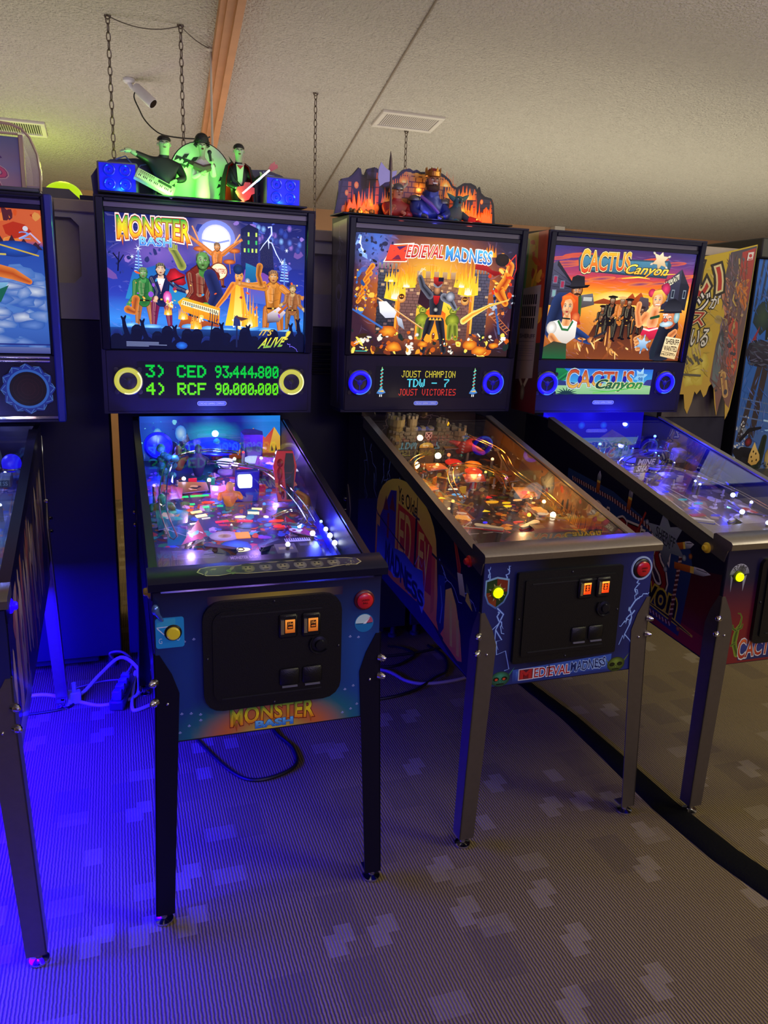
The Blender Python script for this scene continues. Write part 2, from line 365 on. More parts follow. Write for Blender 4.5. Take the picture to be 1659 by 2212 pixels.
# ------------------------------------------------------------------ room shell
def CZ(y): return 3.3 - .1331 * y
CORDX, CORDY = .50, 4.165
def carpet():
    m = bpy.data.materials.new('ribbed_carpet'); nt, b = nodes(m); L = nt.links; N = nt.nodes.new
    tc = N('ShaderNodeTexCoord'); sp = N('ShaderNodeSeparateXYZ'); L.new(tc.outputs['Object'], sp.inputs[0])
    def mth(op, a, b_=None, c_=None):
        n = N('ShaderNodeMath'); n.operation = op
        for i, q in enumerate((a, b_, c_)):
            if q is None: continue
            if isinstance(q, (int, float)): n.inputs[i].default_value = q
            else: L.new(q, n.inputs[i])
        return n.outputs[0]
    wob = N('ShaderNodeTexNoise'); wob.inputs['Scale'].default_value = 60; L.new(tc.outputs['Object'], wob.inputs['Vector'])
    xw = mth('MULTIPLY_ADD', wob.outputs['Fac'], .004, sp.outputs['X'])
    rib = mth('SINE', mth('MULTIPLY', xw, 2 * PI / .0085)); rib01 = mth('MULTIPLY_ADD', rib, .5, .5)
    def patch(cx, cy, ox, oy, th, fx, fy):
        a = mth('MULTIPLY_ADD', sp.outputs['X'], 1 / cx, ox); c = mth('MULTIPLY_ADD', sp.outputs['Y'], 1 / cy, oy)
        v = N('ShaderNodeCombineXYZ'); L.new(mth('FLOOR', a), v.inputs[0]); L.new(mth('FLOOR', c), v.inputs[1])
        wn = N('ShaderNodeTexWhiteNoise'); wn.noise_dimensions = '2D'; L.new(v.outputs[0], wn.inputs['Vector'])
        inx = mth('LESS_THAN', mth('FRACT', a), fx); iny = mth('LESS_THAN', mth('FRACT', c), fy)
        return mth('MULTIPLY', mth('GREATER_THAN', wn.outputs['Value'], th), mth('MULTIPLY', inx, iny)), wn.outputs['Value']
    p1, _ = patch(.115, .17, .3, .1, .76, .42, .42); p2, _ = patch(.115, .17, .02, -.12, .80, .40, .36); p3, _ = patch(.21, .19, .1, .3, .70, .42, .34)
    dk, _ = patch(.17, .23, .45, .2, .62, .6, .7)
    pat = mth('MINIMUM', mth('ADD', mth('ADD', p1, p2), mth('MULTIPLY', p3, .6)), 1.)
    n = N('ShaderNodeTexNoise'); n.inputs['Scale'].default_value = 420; n.inputs['Detail'].default_value = 2; L.new(tc.outputs['Object'], n.inputs['Vector'])
    n3 = N('ShaderNodeTexNoise'); n3.inputs['Scale'].default_value = 2.2; n3.inputs['Detail'].default_value = 5; L.new(tc.outputs['Object'], n3.inputs['Vector'])
    def mx(f, a, c):
        q = N('ShaderNodeMix'); q.data_type = 'RGBA'
        if hasattr(f, 'links'): L.new(f, q.inputs[0])
        else: q.inputs[0].default_value = f
        for s_, k in ((a, 6), (c, 7)):
            if isinstance(s_, tuple): q.inputs[k].default_value = (*s_, 1)
            else: L.new(s_, q.inputs[k])
        return q.outputs[2]
    base = mx(mth('POWER', rib01, .8), lin('#332b1e'), lin('#938058'))
    base = mx(mth('MULTIPLY', dk, .35), base, lin('#4c4038'))
    base = mx(mth('MULTIPLY', mth('SUBTRACT', n3.outputs['Fac'], .35), 1.2), base, lin('#665638'))
    base = mx(mth('MULTIPLY', pat, .28), base, lin('#a79a80'))
    base = mx(mth('MULTIPLY', mth('SUBTRACT', n.outputs['Fac'], .3), .6), base, lin('#38322a'))
    L.new(base, b.inputs['Base Color']); b.inputs['Roughness'].default_value = .95; b.inputs['Specular IOR Level'].default_value = .15
    bp = N('ShaderNodeBump'); bp.inputs['Strength'].default_value = .5; bp.inputs['Distance'].default_value = .003
    L.new(mth('ADD', rib01, mth('MULTIPLY', n.outputs['Fac'], .8)), bp.inputs['Height']); L.new(bp.outputs['Normal'], b.inputs['Normal'])
    return m
fl = MB().box(-5, 9, -4, 6.8, -.06, 0).build('floor', carpet(), smooth=0); fl['kind'] = 'structure'
ceil_m = mat('stippled_ceiling', '#c9bfb2', .9, var=.13, scale=70, bump=1.0, bscale=80)
nb = [n for n in ceil_m.node_tree.nodes if n.type == 'BUMP'][0]; nb.inputs['Distance'].default_value = .03
c_ = MB().prism([(-4, 3.83), (-4, 3.95), (6.8, CZ(6.8) + .12), (6.8, CZ(6.8))], -5, 9).build('ceiling', ceil_m, smooth=0); c_['kind'] = 'structure'
tan_m = mat('tan_wall_paint', '#b98a62', .8, scale=8)
w_ = MB().box(-5, 9, 6.68, 6.8, 0, 2.42).build('wall_back', tan_m, smooth=0); w_['kind'] = 'structure'
w_ = MB().box(-5.1, -5, -4, 6.8, 0, 3.9).build('wall_left', tan_m, smooth=0); w_['kind'] = 'structure'
w_ = MB().box(9, 9.1, -4, 6.8, 0, 3.9).build('wall_right', tan_m, smooth=0); w_['kind'] = 'structure'
# boxed wooden beam under the ceiling slope
wood_m = mat('peach_stained_wood', '#c48a5e', .55, var=.2, scale=9)
def beam():
    m = MB(); a, b = (.494, 3.0), (.612, 5.36)
    dx, dy = b[0] - a[0], b[1] - a[1]; L = math.hypot(dx, dy); nx, ny = dy / L, -dx / L
    for u0, u1, h in ((-.045, -.022, .05), (-.022, .012, .075), (.012, .045, .105)):
        vs = []
        for (px, py) in (a, b):
            for u in (u0, u1):
                x, y = px + nx * u, py + ny * u
                vs += [(x, y, CZ(y) + .002), (x, y, CZ(y) - h)]
        m.add(vs, [(0, 1, 3, 2), (4, 6, 7, 5), (0, 4, 5, 1), (2, 3, 7, 6), (1, 5, 7, 3), (0, 2, 6, 4)])
    o = m.build('trim_1', wood_m, smooth=0); o['kind'] = 'structure'
beam()
con_m = mat('white_conduit', '#cfc4b4', .5)
o = MB().cyl((CORDX, CORDY, CZ(CORDY)), (CORDX, CORDY, 2.02), .0055, n=8).lathe((CORDX, CORDY, CZ(CORDY)), [(.018, .002), (.018, -.006), (.008, -.014)], n=12).build('hanging_cable', con_m); tag(o, 'straight pale cable hanging from the ceiling beside the peach beam', 'cable')
o = MB().bbox(3.86, 3.97, 6.60, 6.68, 1.6, 2.418).build('downpipe', con_m); tag(o, 'white pipe casing on the tan back wall under the ceiling', 'pipe')
# black edging strip laid over the carpet seam
strip_m = mat('black_rubber_edging', '#08080a', .85, spec=.08, bump=.3, bscale=160)
def strip():
    cl = [(1.50, 3.3, .05), (1.56, 3.0, .055), (1.62, 2.7, .06), (1.645, 2.4, .07), (1.64, 2.1, .085), (1.63, 1.8, .10), (1.645, 1.55, .108), (1.70, 1.25, .115), (1.76, .95, .12), (1.83, .6, .125)]
    m = MB(); prof = [(-.5, .001), (-.44, .006), (-.2, .010), (.2, .010), (.44, .006), (.5, .001)]
    vs = [(x + u * wd, y, z) for x, y, wd in cl for u, z in prof]; k = len(prof)
    m.add(vs, [(i * k + j, i * k + j + 1, (i + 1) * k + j + 1, (i + 1) * k + j) for i in range(len(cl) - 1) for j in range(k - 1)])
    o = m.build('trim_2', strip_m); o['kind'] = 'structure'
strip()
# registers in the ceiling
vent_m = mat('white_vent_enamel', '#cfc6bb', .45); ventd_m = mat('vent_dark', '#2c2a2b', .8)
def vent(name, cx, cy, wx, wy, label):
    root = thing(name, label, 'vent', (cx, cy, CZ(cy)))
    ang = math.atan(-.1331); R = Matrix.Rotation(ang, 4, 'X')
    m = MB(); b = .028
    for a in ((-wx / 2, wx / 2, -wy / 2, -wy / 2 + b), (-wx / 2, wx / 2, wy / 2 - b, wy / 2), (-wx / 2, -wx / 2 + b, -wy / 2 + b, wy / 2 - b), (wx / 2 - b, wx / 2, -wy / 2 + b, wy / 2 - b)):
        m.bbox(*a, -.014, .002, .003)
    m.build('vent_frame', vent_m, root, Mx=R)
    MB().box(-wx / 2 + b, wx / 2 - b, -wy / 2 + b, wy / 2 - b, -.001, .001).build('duct_opening', ventd_m, root, Mx=R)
    n = 26; sl = MB(); T = Matrix.Rotation(.6, 4, 'Y'); sl.box(-.0035, .0035, -wy / 2 + b, wy / 2 - b, -.0008, .0008, T)
    first = sl.build('louvre_blade', vent_m, root, smooth=0)
    for i in range(n):
        o = first if i == 0 else first.copy()
        if i: COL.objects.link(o); o.parent = root
        o.matrix_local = R @ Matrix.Translation((-wx / 2 + b + (wx - 2 * b) * (i + .5) / n, 0, -.006))
vent('ceiling_vent', 1.71, 4.71, .385, .235, 'white ceiling vent with dark louvres above the flaming castle topper')
vent('ceiling_vent', -.52, 5.47, .385, .235, 'white ceiling vent partly hidden behind the clear plastic topper')
# chains hung from the ceiling
iron_m = mat('dull_chain_steel', '#6e6258', .45, .8)
def chain(x, y, z0, z1, label):
    m = MB(); p = .034; n = int((z0 - z1) / p)
    for i in range(n):
        z = z0 - p * (i + .5); a = i % 2 * PI / 2 + .35
        pts = []
        for k in range(11):
            t = 2 * PI * k / 10; u = .0085 * math.cos(t); h = .021 * math.sin(t)
            pts.append((x + u * math.cos(a), y + u * math.sin(a), z + h))
        m.tube(pts, .0026, 5, False)
    m.cyl((x, y, z0 - .006), (x, y, z0 + .03), .004, n=6); m.torus((x, y, z0 - .004), .012, .003, 'y', 12, 5)
    o = m.build('hanging_chain', iron_m); tag(o, label, 'chain', 'chains hung from the ceiling')
chain(.039, 3.99, 2.768, 1.98, 'long chain hung from the ceiling left of the small white camera')
chain(.347, 3.98, 2.770, 1.98, 'long chain from the ceiling between small white camera and peach beam')
chain(1.095, 4.493, 2.702, 1.85, 'chain hung from the ceiling between the musician topper and the castle topper')
chain(1.756, 4.858, 2.653, 1.95, 'short chain hanging from ceiling vent down behind the castle topper')
wire_m = mat('grey_wire', '#5a5048', .6); blackw_m = mat('black_cable', '#0d0d10', .45); greyc_m = mat('grey_cord', '#8d8078', .55); whitec_m = mat('white_cord', '#c9c9d4', .5)
def sag(a, b, s, n=12):
    return [tuple(a[k] + (b[k] - a[k]) * i / n - (s * 4 * (i / n) * (1 - i / n) if k == 2 else 0) for k in range(3)) for i in range(n + 1)]
def smooth(pts, n=6):
    P = [Vector(p) for p in pts]; out = []
    for i in range(len(P) - 1):
        p0, p1, p2, p3 = P[max(i - 1, 0)], P[i], P[i + 1], P[min(i + 2, len(P) - 1)]
        for k in range(n):
            t = k / n; out.append(.5 * ((2 * p1) + (p2 - p0) * t + (2 * p0 - 5 * p1 + 4 * p2 - p3) * t * t + (3 * p1 - p0 - 3 * p2 + p3) * t ** 3))
    return out + [P[-1]]
o = MB().tube(sag((.04, 3.99, 2.765), (.347, 3.98, 2.765), .03) + sag((.347, 3.98, 2.765), (.50, 4.165, 2.745), .012)[1:], .0022, 6).build('hook_wire', wire_m)
tag(o, 'thin wire swagged between the two left chain hooks and the pale cable', 'wire')
o = MB().tube([(1.30, 2.7, CZ(2.7) - .004), (1.361, 3.452, CZ(3.452) - .004), (1.48, 5.0, CZ(5) - .004), (1.597, 6.545, CZ(6.545) - .004)], .0055, 6).build('ceiling_cable', mat('dusty_cable', '#8a7c6c', .7))
tag(o, 'thin dusty cable stapled straight along the ceiling past the vent', 'cable')
# small camera
def camera_unit():
    r = thing('security_camera', 'small white bullet security camera fixed to the ceiling', 'camera', (.135, 4.62, CZ(4.62)))
    wm = mat('white_camera_plastic', '#d6d3d6', .4); dk = mat('lens_black', '#141416', .15)
    MB().lathe((0, 0, 0), [(.030, .002), (.030, -.010), (.022, -.018)], n=20).build('mount_plate', wm, r)
    MB().tube([(0, 0, -.015), (.012, 0, -.035), (.035, -.01, -.05)], [.012, .011, .013], 10).build('bracket', wm, r)
    d = Vector((.62, -.35, -.60)).normalized(); p = Vector((.03, -.008, -.035)); q = p + d * .115
    MB().tube([p - d * .004, p, p + d * .008, p + d * .09, q, q + d * .012], [.010, .022, .026, .027, .028, .026], 18).build('camera_body', wm, r)
    MB().tube([q + d * .0122, q + d * .0135], [.024, .023], 18).build('lens_cover', dk, r)
camera_unit()
o = MB().tube(smooth([(0.16, 4.6, 2.62), (0.157, 4.58, 2.589), (0.177, 4.56, 2.537), (0.2, 4.5, 2.476), (0.243, 4.45, 2.422), (0.289, 4.4, 2.391), (0.378, 4.3, 2.366), (0.462, 4.2, 2.353), (0.488, 4.165, 2.357)]), .0035, 6).build('camera_cable', blackw_m)
tag(o, 'thin black cable looping from the white security camera to the hanging pale cable', 'cable')

# ------------------------------------------------------------------ pinball machines
steel = mat('brushed_steel', '#9c948c', .32, .9, var=.12, scale=120)
darksteel = mat('dull_leg_steel', '#7c746c', .42, .85, var=.1, scale=60)
chrome = mat('chrome', '#d8d8dc', .12, 1., var=.03)
blackp = mat('gloss_black_powdercoat', '#121026', .28, coat=.0, spec=.25)
blackm = mat('matt_black_laminate', '#1f1b38', .5, spec=.2)
black_side = mat('cabinet_black', '#1c1836', .42, var=.2, scale=6, spec=.3)
navy = mat('navy_enamel', '#141a52', .3, coat=.3)
doorm = mat('coin_door_black', '#0a0a0e', .38, bump=.15, bscale=400)
rubber = mat('white_rubber_ring', '#d8d0c8', .6)
postm = mat('clear_amber_post', '#c8b8a8', .25)
clear = glass_mat('clear_plastic', 1.6, (.93, .95, .97))
glass = glass_mat()
PRINT = art_mat('printed_decal', 0, .32, .25); PRINTM = art_mat('printed_playfield', 0, .3, .3)
LIT = art_mat('backlit_print', 1.32, .25); SCREEN = art_mat('dot_screen', 1.1, .3); PLAST = art_mat('printed_plastic', 0, .3, .2)
def glow(name, col, s): return mat('glow_' + name, (.02, .02, .02), .4, emit=s, ecol=col)
LC = lambda c: tuple(lin(c))

class Machine: pass
def machine(name, label, pose, g, side_m, leg_m, rail_m, bar_m, group, skirt=.034, lip=.022, pane=None):
    K = Machine(); W, Hb, Hl, zr, yb, Wb, z0, z1, sx, sy, lean = g
    K.g = g; hw = W / 2; K.hw = hw
    r = thing(name, label, 'pinball machine', (pose[0], pose[1], 0), pose[2], group); K.root = r
    L_ = 1.31; kz = (zr - Hl) / yb; zb = lambda y: Hb + .068 * y
    zt = lambda y: min(Hl - .012 + kz * y, zr - .012)
    m = MB(); T = .018
    prof = [(0, zb(0)), (0, zt(0)), (yb, zt(yb)), (L_, zt(yb)), (L_, zb(L_))]
    m.prism(prof, -hw, -hw + T); m.prism(prof, hw - T, hw)
    m.box(-hw + T, hw - T, 0, T, zb(0), zt(0) - .004); m.box(-hw + T, hw - T, L_ - T, L_, zb(L_), zt(yb))
    m.prism([(T, zb(0) + .01), (T, zb(0) + .022), (L_ - T, zb(L_) + .022), (L_ - T, zb(L_) + .01)], -hw + T, hw - T)
    m.box(-hw + T, hw - T, yb + .13, L_ - T, zt(yb) - .018, zt(yb) - .001)
    m.build('cabinet', side_m, r, smooth=0)
    # rails and lockdown bar
    for s in (-1, 1):
        q = MB(); e = .0035
        pr = [(-.002, zt(0) + .006), (yb - .02, zt(yb) + .006), (yb - .02, zt(yb) - skirt), (.01, zt(0) - skirt)]
        a, b = (s * hw, s * (hw + e)); q.prism(pr, min(a, b), max(a, b))
        a, b = (s * (hw - lip), s * (hw + e)); q.prism([(.03, zt(.03) + .002), (.03, zt(.03) + .008), (yb - .02, zt(yb) + .008), (yb - .02, zt(yb) + .002)], min(a, b), max(a, b))
        q.build('side_rail', rail_m, r)
    q = MB(); zt0 = zt(0)
    q.prism([(-.022, Hl - .002), (-.024, Hl + .016), (-.018, Hl + .022), (.050, Hl + .034), (.058, Hl + .030), (.058, Hl + .004), (-.012, Hl - .006)], -hw - .010, hw + .010)
    q.build('lock_bar', bar_m, r, smooth=50)
    # playfield glass
    q = MB(); gz = lambda y: zt(y) + .001
    q.prism([(.05, gz(.05)), (.05, gz(.05) + .004), (yb + .1, zt(yb) + .012 + .1 * kz), (yb + .1, zt(yb) + .008 + .1 * kz)], -hw + .02, hw - .02)
    q.v = [(x, y, z) for x, y, z in q.v]
    MB().add([(-hw + .021, .054, gz(.054) + .003), (hw - .021, .054, gz(.054) + .003), (hw - .021, yb + .12, zt(0) + .004 + kz * (yb + .12)), (-hw + .021, yb + .12, zt(0) + .004 + kz * (yb + .12))], [(0, 1, 2, 3)]).build('playfield_glass', pane or glass, r, smooth=0)
    # legs
    def leg(s, yc, d, zt_):
        lp = MB(); ztop = zt_; nz = 9; t = .0035
        zs = [ztop, ztop - .012, ztop - .05, ztop - .10] + [ztop - .10 - (ztop - .13) * i / 5 for i in range(1, 6)]
        ws = [.014, .020, .040, .056] + [.056 - .010 * i / 5 for i in range(1, 6)]
        cx = [s * (hw + .004 + (sx + .004) * max(0, ztop - .1 - z) / (ztop - .1)) for z in zs]
        cy = [yc + d * (.004 + abs(sy + .012) * max(0, ztop - .1 - z) / (ztop - .1)) for z in zs]
        for ax in (0, 1):
            vs = []
            for i, z in enumerate(zs):
                x, y = cx[i], cy[i]
                if ax == 0: vs += [(x, y, z), (x - s * ws[i], y, z), (x - s * ws[i], y - d * t, z), (x, y - d * t, z)]
                else: vs += [(x, y, z), (x, y - d * ws[i], z), (x - s * t, y - d * ws[i], z), (x - s * t, y, z)]
            fs = [(i * 4 + a, i * 4 + (a + 1) % 4, i * 4 + 4 + (a + 1) % 4, i * 4 + 4 + a) for i in range(nz - 1) for a in range(4)] + [(3, 2, 1, 0), tuple(range((nz - 1) * 4, nz * 4))]
            lp.add(vs, fs)
        x, y = cx[-1] - s * .014, cy[-1] - d * .014
        lp.box(min(x, x - s * .03), max(x, x - s * .03), min(y, y - d * .03), max(y, y - d * .03), .03, .034)
        o = lp.build('leg', leg_m, r, smooth=25)
        MB().lathe((x - s * .006, y - d * .006, 0), [(.022, 0), (.024, .002), (.023, .006), (.012, .009), (.008, .011), (.008, .034)], n=18).build('levelling_foot', chrome, o)
        for k, zz in enumerate((ztop - .068, ztop - .118)):
            p = Vector((s * (hw + .004), yc + d * .004, zz)); dd = Vector((s, d, 0)).normalized()
            b = MB().tube([p - dd * .004, p + dd * .004, p + dd * .0045, p + dd * .011, p + dd * .016], [.010, .010, .0085, .0075, .003], 10); b.build('leg_bolt', chrome, o)
        if d < 0: MB().sph((cx[3] - s * .028, cy[3] + d * .001, ztop - .125), .004, 8, 5).build('leg_screw', chrome, o)
        return o
    for s in (-1, 1): leg(s, 0, -1, .735); leg(s, L_, 1, .83)
    # flipper buttons
    K.zt = zt; K.zb = zb; K.kz = kz
    # backbox
    B = frame((0, yb, z0), (1, 0, 0), (0, lean, z1 - z0)); K.B = B; FL = math.hypot(lean, z1 - z0); K.FL = FL
    q = MB(); bw = Wb / 2; yr0, yr1 = yb + .155, yb + .165
    side = [(yb, z0), (yb + lean, z1), (yr1, z1 + .012), (yr0, z0)]
    q.prism(side, -bw, -bw + .018); q.prism(side, bw - .018, bw)
    q.prism([(yb + lean, z1 - .018), (yb + lean, z1), (yr1, z1 + .012), (yr1, z1 - .006)], -bw + .018, bw - .018)
    q.prism([(yb, z0), (yb - .0, z0 + .018), (yr0, z0 + .018), (yr0, z0)], -bw + .018, bw - .018)
    q.prism([(yr0 - .012, z0 + .018), (yr1 - .012, z1 - .006), (yr1, z1 - .006), (yr0, z0 + .018)], -bw + .018, bw - .018)
    K.backbox = q.build('backbox', blackm, r, smooth=0)
    f = MB(); e = .006     # door frame around translite, in face coordinates
    f.bbox(-bw + .004, -.340, .222, FL - .006, -.012, e, .003); f.bbox(.340, bw - .004, .222, FL - .006, -.012, e, .003)
    f.bbox(-.340, .340, .700, FL - .006, -.012, e, .003); f.bbox(-.340, .340, .668, .684, -.014, -.004, .002)
    f.build('translite_frame', blackp, r, Mx=B)
    MB().box(-.34, .34, .684, .700, -.016, -.010).build('lift_channel', mat('channel_aluminium', '#5a5560', .3, .9), r, Mx=B)
    p = MB().bbox(-bw + .012, bw - .012, .006, .222, -.014, .002, .003); K.panel = p.build('speaker_panel', blackm, r, Mx=B)
    MB().box(-.345, .345, .224, .700, -.0195, -.0185).build('translite_glass_backing', blackm, r, Mx=B, smooth=0)
    return K
def speaker(K, x, y, style):
    pr = K.panel
    if style == 'yellow':
        ring, cone, em = glow('speaker_yellow', '#dcd850', .80), mat('speaker_cone_dark', '#23222c', .6), None; hot = glow('speaker_yellow_hot', '#fffcb8', 1.2)
    else:
        ring, cone = glow('speaker_blue', '#1a08ff', .95), mat('speaker_cone_blue', '#08062c', .6, emit=.35, ecol='#1400e0'); hot = glow('speaker_blue_hot', '#3c78ff', 1.3)
    b = MB().lathe((x, y, .002), [(.051, 0), (.051, .003), (.047, .005)], n=28)
    for a in (45, 135, 225, 315):
        c, s_ = math.cos(math.radians(a)), math.sin(math.radians(a)); b.lathe((x + .055 * c, y + .055 * s_, .002), [(.0085, 0), (.0085, .003), (.005, .0035)], n=10)
    o = b.build('speaker_bezel', mat('smoky_bezel', '#2c2a38', .3), pr)
    R = MB().torus((x, y, .009), .0385, .0085, n=36, k=10).build('light_ring', ring, o)
    MB().torus((x, y, .013), .0425, .0042, n=20, k=6, a0=-1.9, a1=.75).build('bright_crescent', hot, o)  # stronger side of the ring's light, put in as a glowing arc
    c = MB().lathe((x, y, .004), [(.031, .002), (.026, .0025), (.012, .0015), (.010, .004), (.001, .0065)], n=24)
    for k in range(3):
        a = k * 2 * PI / 3 + .5; c.box(-.002, .029, -.002, .002, .006, .009); c.v[-8:] = [(x + px * math.cos(a) - py * math.sin(a), y + px * math.sin(a) + py * math.cos(a), pz) for px, py, pz in c.v[-8:]]
    c.build('speaker_cone', cone, o)
def badge(K, x=0., y=.036):
    MB().M
    q = MB(); n = 8; pts = []
    for k in range(2 * n):
        a = PI / 2 + PI * k / (n - 1) if k < n else -PI / 2 + PI * (k - n) / (n - 1)
        pts.append((x + (-.044 if k < n else .044) + .0085 * math.cos(a), y + .0085 * math.sin(a)))
    q.prism(pts, .002, .0045, 'z'); o = q.build('maker_badge', mat('badge_blue', '#3a4ad0', .3, emit=.35, ecol='#4a5ef0'), K.panel)
    A = Art(.105, .017, x - .0525, y - .0085)
    A.line([(.08, .10), (.92, .10)], .07, '#dfe6ff'); A.line([(.08, .90), (.92, .90)], .07, '#dfe6ff')
    for s, a0 in ((.08, 90), (.92, -90)):
        A.line([(s + .075 * math.cos(math.radians(a0 + 18 * k)), .5 + .42 * math.sin(math.radians(a0 + 18 * k))) for k in range(11)], .07, '#dfe6ff')
    A.text('CHICAGO GAMING COMPANY', .07, .30, .93, .70, '#f2f6ff', shear=.012)
    A.build('badge_print', art_mat('badge_print', .7), o, Mx=Matrix.Translation((0, 0, .0047)))
def flip_button(K, s, col, emit=0., y=.086, z=None):
    z = z or .862; m = mat('button_' + col.lstrip('#'), col, .3, emit=emit, coat=.4)
    x = s * K.hw; q = MB(); pr = [(.017, 0), (.017, .006), (.013, .009), (.010, .009), (.010, .015), (.007, .018)]
    q.lathe((x, y, z), [(r_, s * h) for r_, h in pr], 'x', 18); q.build('flipper_button', m, K.root)
def front_button(K, x, z, r, col, emit=0., name='button', ring='#101014', ecol=None):
    b = MB().lathe((x, -.0015, z), [(r * 1.28, 0), (r * 1.28, .004), (r * 1.1, .007)], 'y', 24).build(name, mat('bezel_' + ring.lstrip('#'), ring, .35), K.root)
    MB().lathe((x, -.0015, z), [(r, .003), (r, .011), (r * .8, .014), (.001, .0145)], 'y', 24).build('plunger_cap', mat('cap_%s_%g' % (col.lstrip('#'), emit), col, .3, emit=emit, ecol=ecol or col, coat=.4), b)
    return b
def rrect(x0, x1, z0, z1, r, n=5):
    pts = []
    for cx, cz, a0 in ((x1 - r, z1 - r, 0), (x0 + r, z1 - r, 90), (x0 + r, z0 + r, 180), (x1 - r, z0 + r, 270)):
        for k in range(n): a = math.radians(a0 + 90 * k / (n - 1)); pts.append((cx + r * math.cos(a), cz + r * math.sin(a)))
    return pts
def coin_door(K, x0, x1, z0, z1, rad, slots, lamp, lampcol, lit):
    d = MB().prism(rrect(x0, x1, z0, z1, rad), -.0135, -.0005, 'y').build('coin_door', doorm, K.root, smooth=30)
    i = .022; q = MB().prism(rrect(x0 + i, x1 - i, z0 + i, z1 - i, max(.004, rad - i * .6)), -.018, -.013, 'y'); q.build('door_panel', doorm, d, smooth=30)
    for zz in (z1 - i - .012, z0 + i + .012): MB().box(x0 + i + .02, x1 - i - .03, -.0205, -.0175, zz - .0012, zz + .0012).build('pressed_rib', mat('door_rib', '#22222a', .3), d, smooth=0)
    for (sx_, sz) in slots:
        s_ = MB().bbox(sx_ - .026, sx_ + .020, -.026, -.017, sz - .030, sz + .030, .004).build('coin_slot', doorm, d)
        MB().box(sx_ - .022, sx_ - .014, -.029, -.025, sz - .018, sz + .018).build('slot_plate', chrome, s_, smooth=0)
        A = Art(.024, .034, sx_ - .011, -.016 + sz)
        A.rect(0, 0, 1, 1, lampcol[0], lampcol[1]); A.rect(.20, .16, .80, .72, '#1c0802'); A.text('25¢', .28, .22, .76, .44, lampcol[0]); A.rect(.3, .52, .74, .64, lampcol[1])
        if lit > 1:
            A.rect(0, 0, 1, .14, '#ffb040'); A.rect(.42, .22, .60, .68, lampcol[0]); 
            for k in range(5): A.rect(.02, .16 + .16 * k, .17, .22 + .16 * k, '#ff8a20')
        A.build('reject_button', art_mat('reject_lamp_%g' % lit, lit), s_, Mx=frame((0, -.0268, 0), (1, 0, 0), (0, 0, 1)))
    for xx in (x0 + .205 if x0 < -.1 else 0, x0 + .262):
        f_ = MB().bbox(xx - .025, xx + .025, -.024, -.017, z0 + .052, z0 + .095, .004).build('coin_return', doorm, d)
        MB().box(xx - .019, xx + .019, -.027, -.023, z0 + .048, z0 + .052).build('return_lip', mat('lip_grey', '#6a6a7a', .35), f_, smooth=0)
    q = MB().lathe((x1 - .058, -.017, (z0 + z1) / 2 + .012), [(.020, 0), (.020, .004), (.013, .006), (.011, .012), (.002, .013)], 'y', 20); q.torus((x1 - .058, -.022, (z0 + z1) / 2 + .012), .024, .003, 'y', 20, 6, 2.4, 5.6); q.build('door_lock', mat('lock_metal', '#2e2e38', .3, .7), d)
    q = MB()
    for px, pz in ((x0 + .01, (z0 + z1) / 2), (x1 - .008, (z0 + z1) / 2), ((x0 + x1) / 2, z1 - .008), ((x0 + x1) / 2, z0 + .008)): q.sph((px, -.0135, pz), .0035, 8, 5)
    q.build('door_screw', mat('screw_grey', '#4a4a54', .35, .8), d)
    return d
FRONT = lambda off=.0012: frame((0, -off, 0), (1, 0, 0), (0, 0, 1))
def side_frame(K, s, off=.0012): return frame((s * (K.hw + off), 0, 0), (0, s, 0), (0, 0, 1))
def rivets(A, pts, c='#8a98d8'):
    for x, y in pts:
        A.line([(x + .006 * math.cos(a), y + .010 * math.sin(a)) for a in (0.2, .9, 1.6, 2.3, 2.9)], .006, c); A.blob(x, y, .003, .005, '#c8d4ff', c, 6)

# ------------------------------------------------------------------ playfield furniture
def playfield(K, art_fn, rear=1.07):
    a0 = (0, .10, .80); ey = Vector((0, 1.03, .185)); P = frame(a0, (1, 0, 0), ey); K.P = P
    w_ = K.hw - .022
    pf = MB().box(-w_, w_, -.03, rear, -.014, 0).build('playfield', mat('playfield_wood', '#7a5a3a', .5), K.root, Mx=P, smooth=0); K.pf = pf
    A = Art(2 * w_, rear, -w_, 0, dz=1.2e-6); art_fn(A); A.build('playfield_print', PRINTM, pf, Mx=Matrix.Translation((0, 0, .0003)))
    K.A2 = None
    return pf
def insert(K, x, s, rx, ry, col, e, rot=0., shape='o'):
    n = 18 if shape == 'o' else 3 if shape == 't' else 4
    q = MB(); off = PI / 4 if shape == 'r' else PI / 2
    pts = []
    for k in range(n):
        a = 2 * PI * k / n + off; px, py = rx * math.cos(a), ry * math.sin(a)
        if shape == 'r': px *= 1.414; py *= 1.414
        pts.append((x + px * math.cos(rot) - py * math.sin(rot), s + px * math.sin(rot) + py * math.cos(rot)))
    q.prism(pts, -.001, .0026, 'z'); q.build('insert_lamp', glow('insert_%s_%g' % (col.lstrip('#'), e), col, e), K.pf, smooth=0)
def posts(K, pts, h=.028, ring=True):
    for (x, s) in pts:
        q = MB().lathe((x, s, 0), [(.0055, 0), (.0045, .004), (.0035, .010), (.0045, h - .004), (.003, h)], n=10); o = q.build('post', postm, K.pf)
        if ring: MB().torus((x, s, .012), .0055, .0026, n=12, k=6).build('rubber_ring', rubber, o)
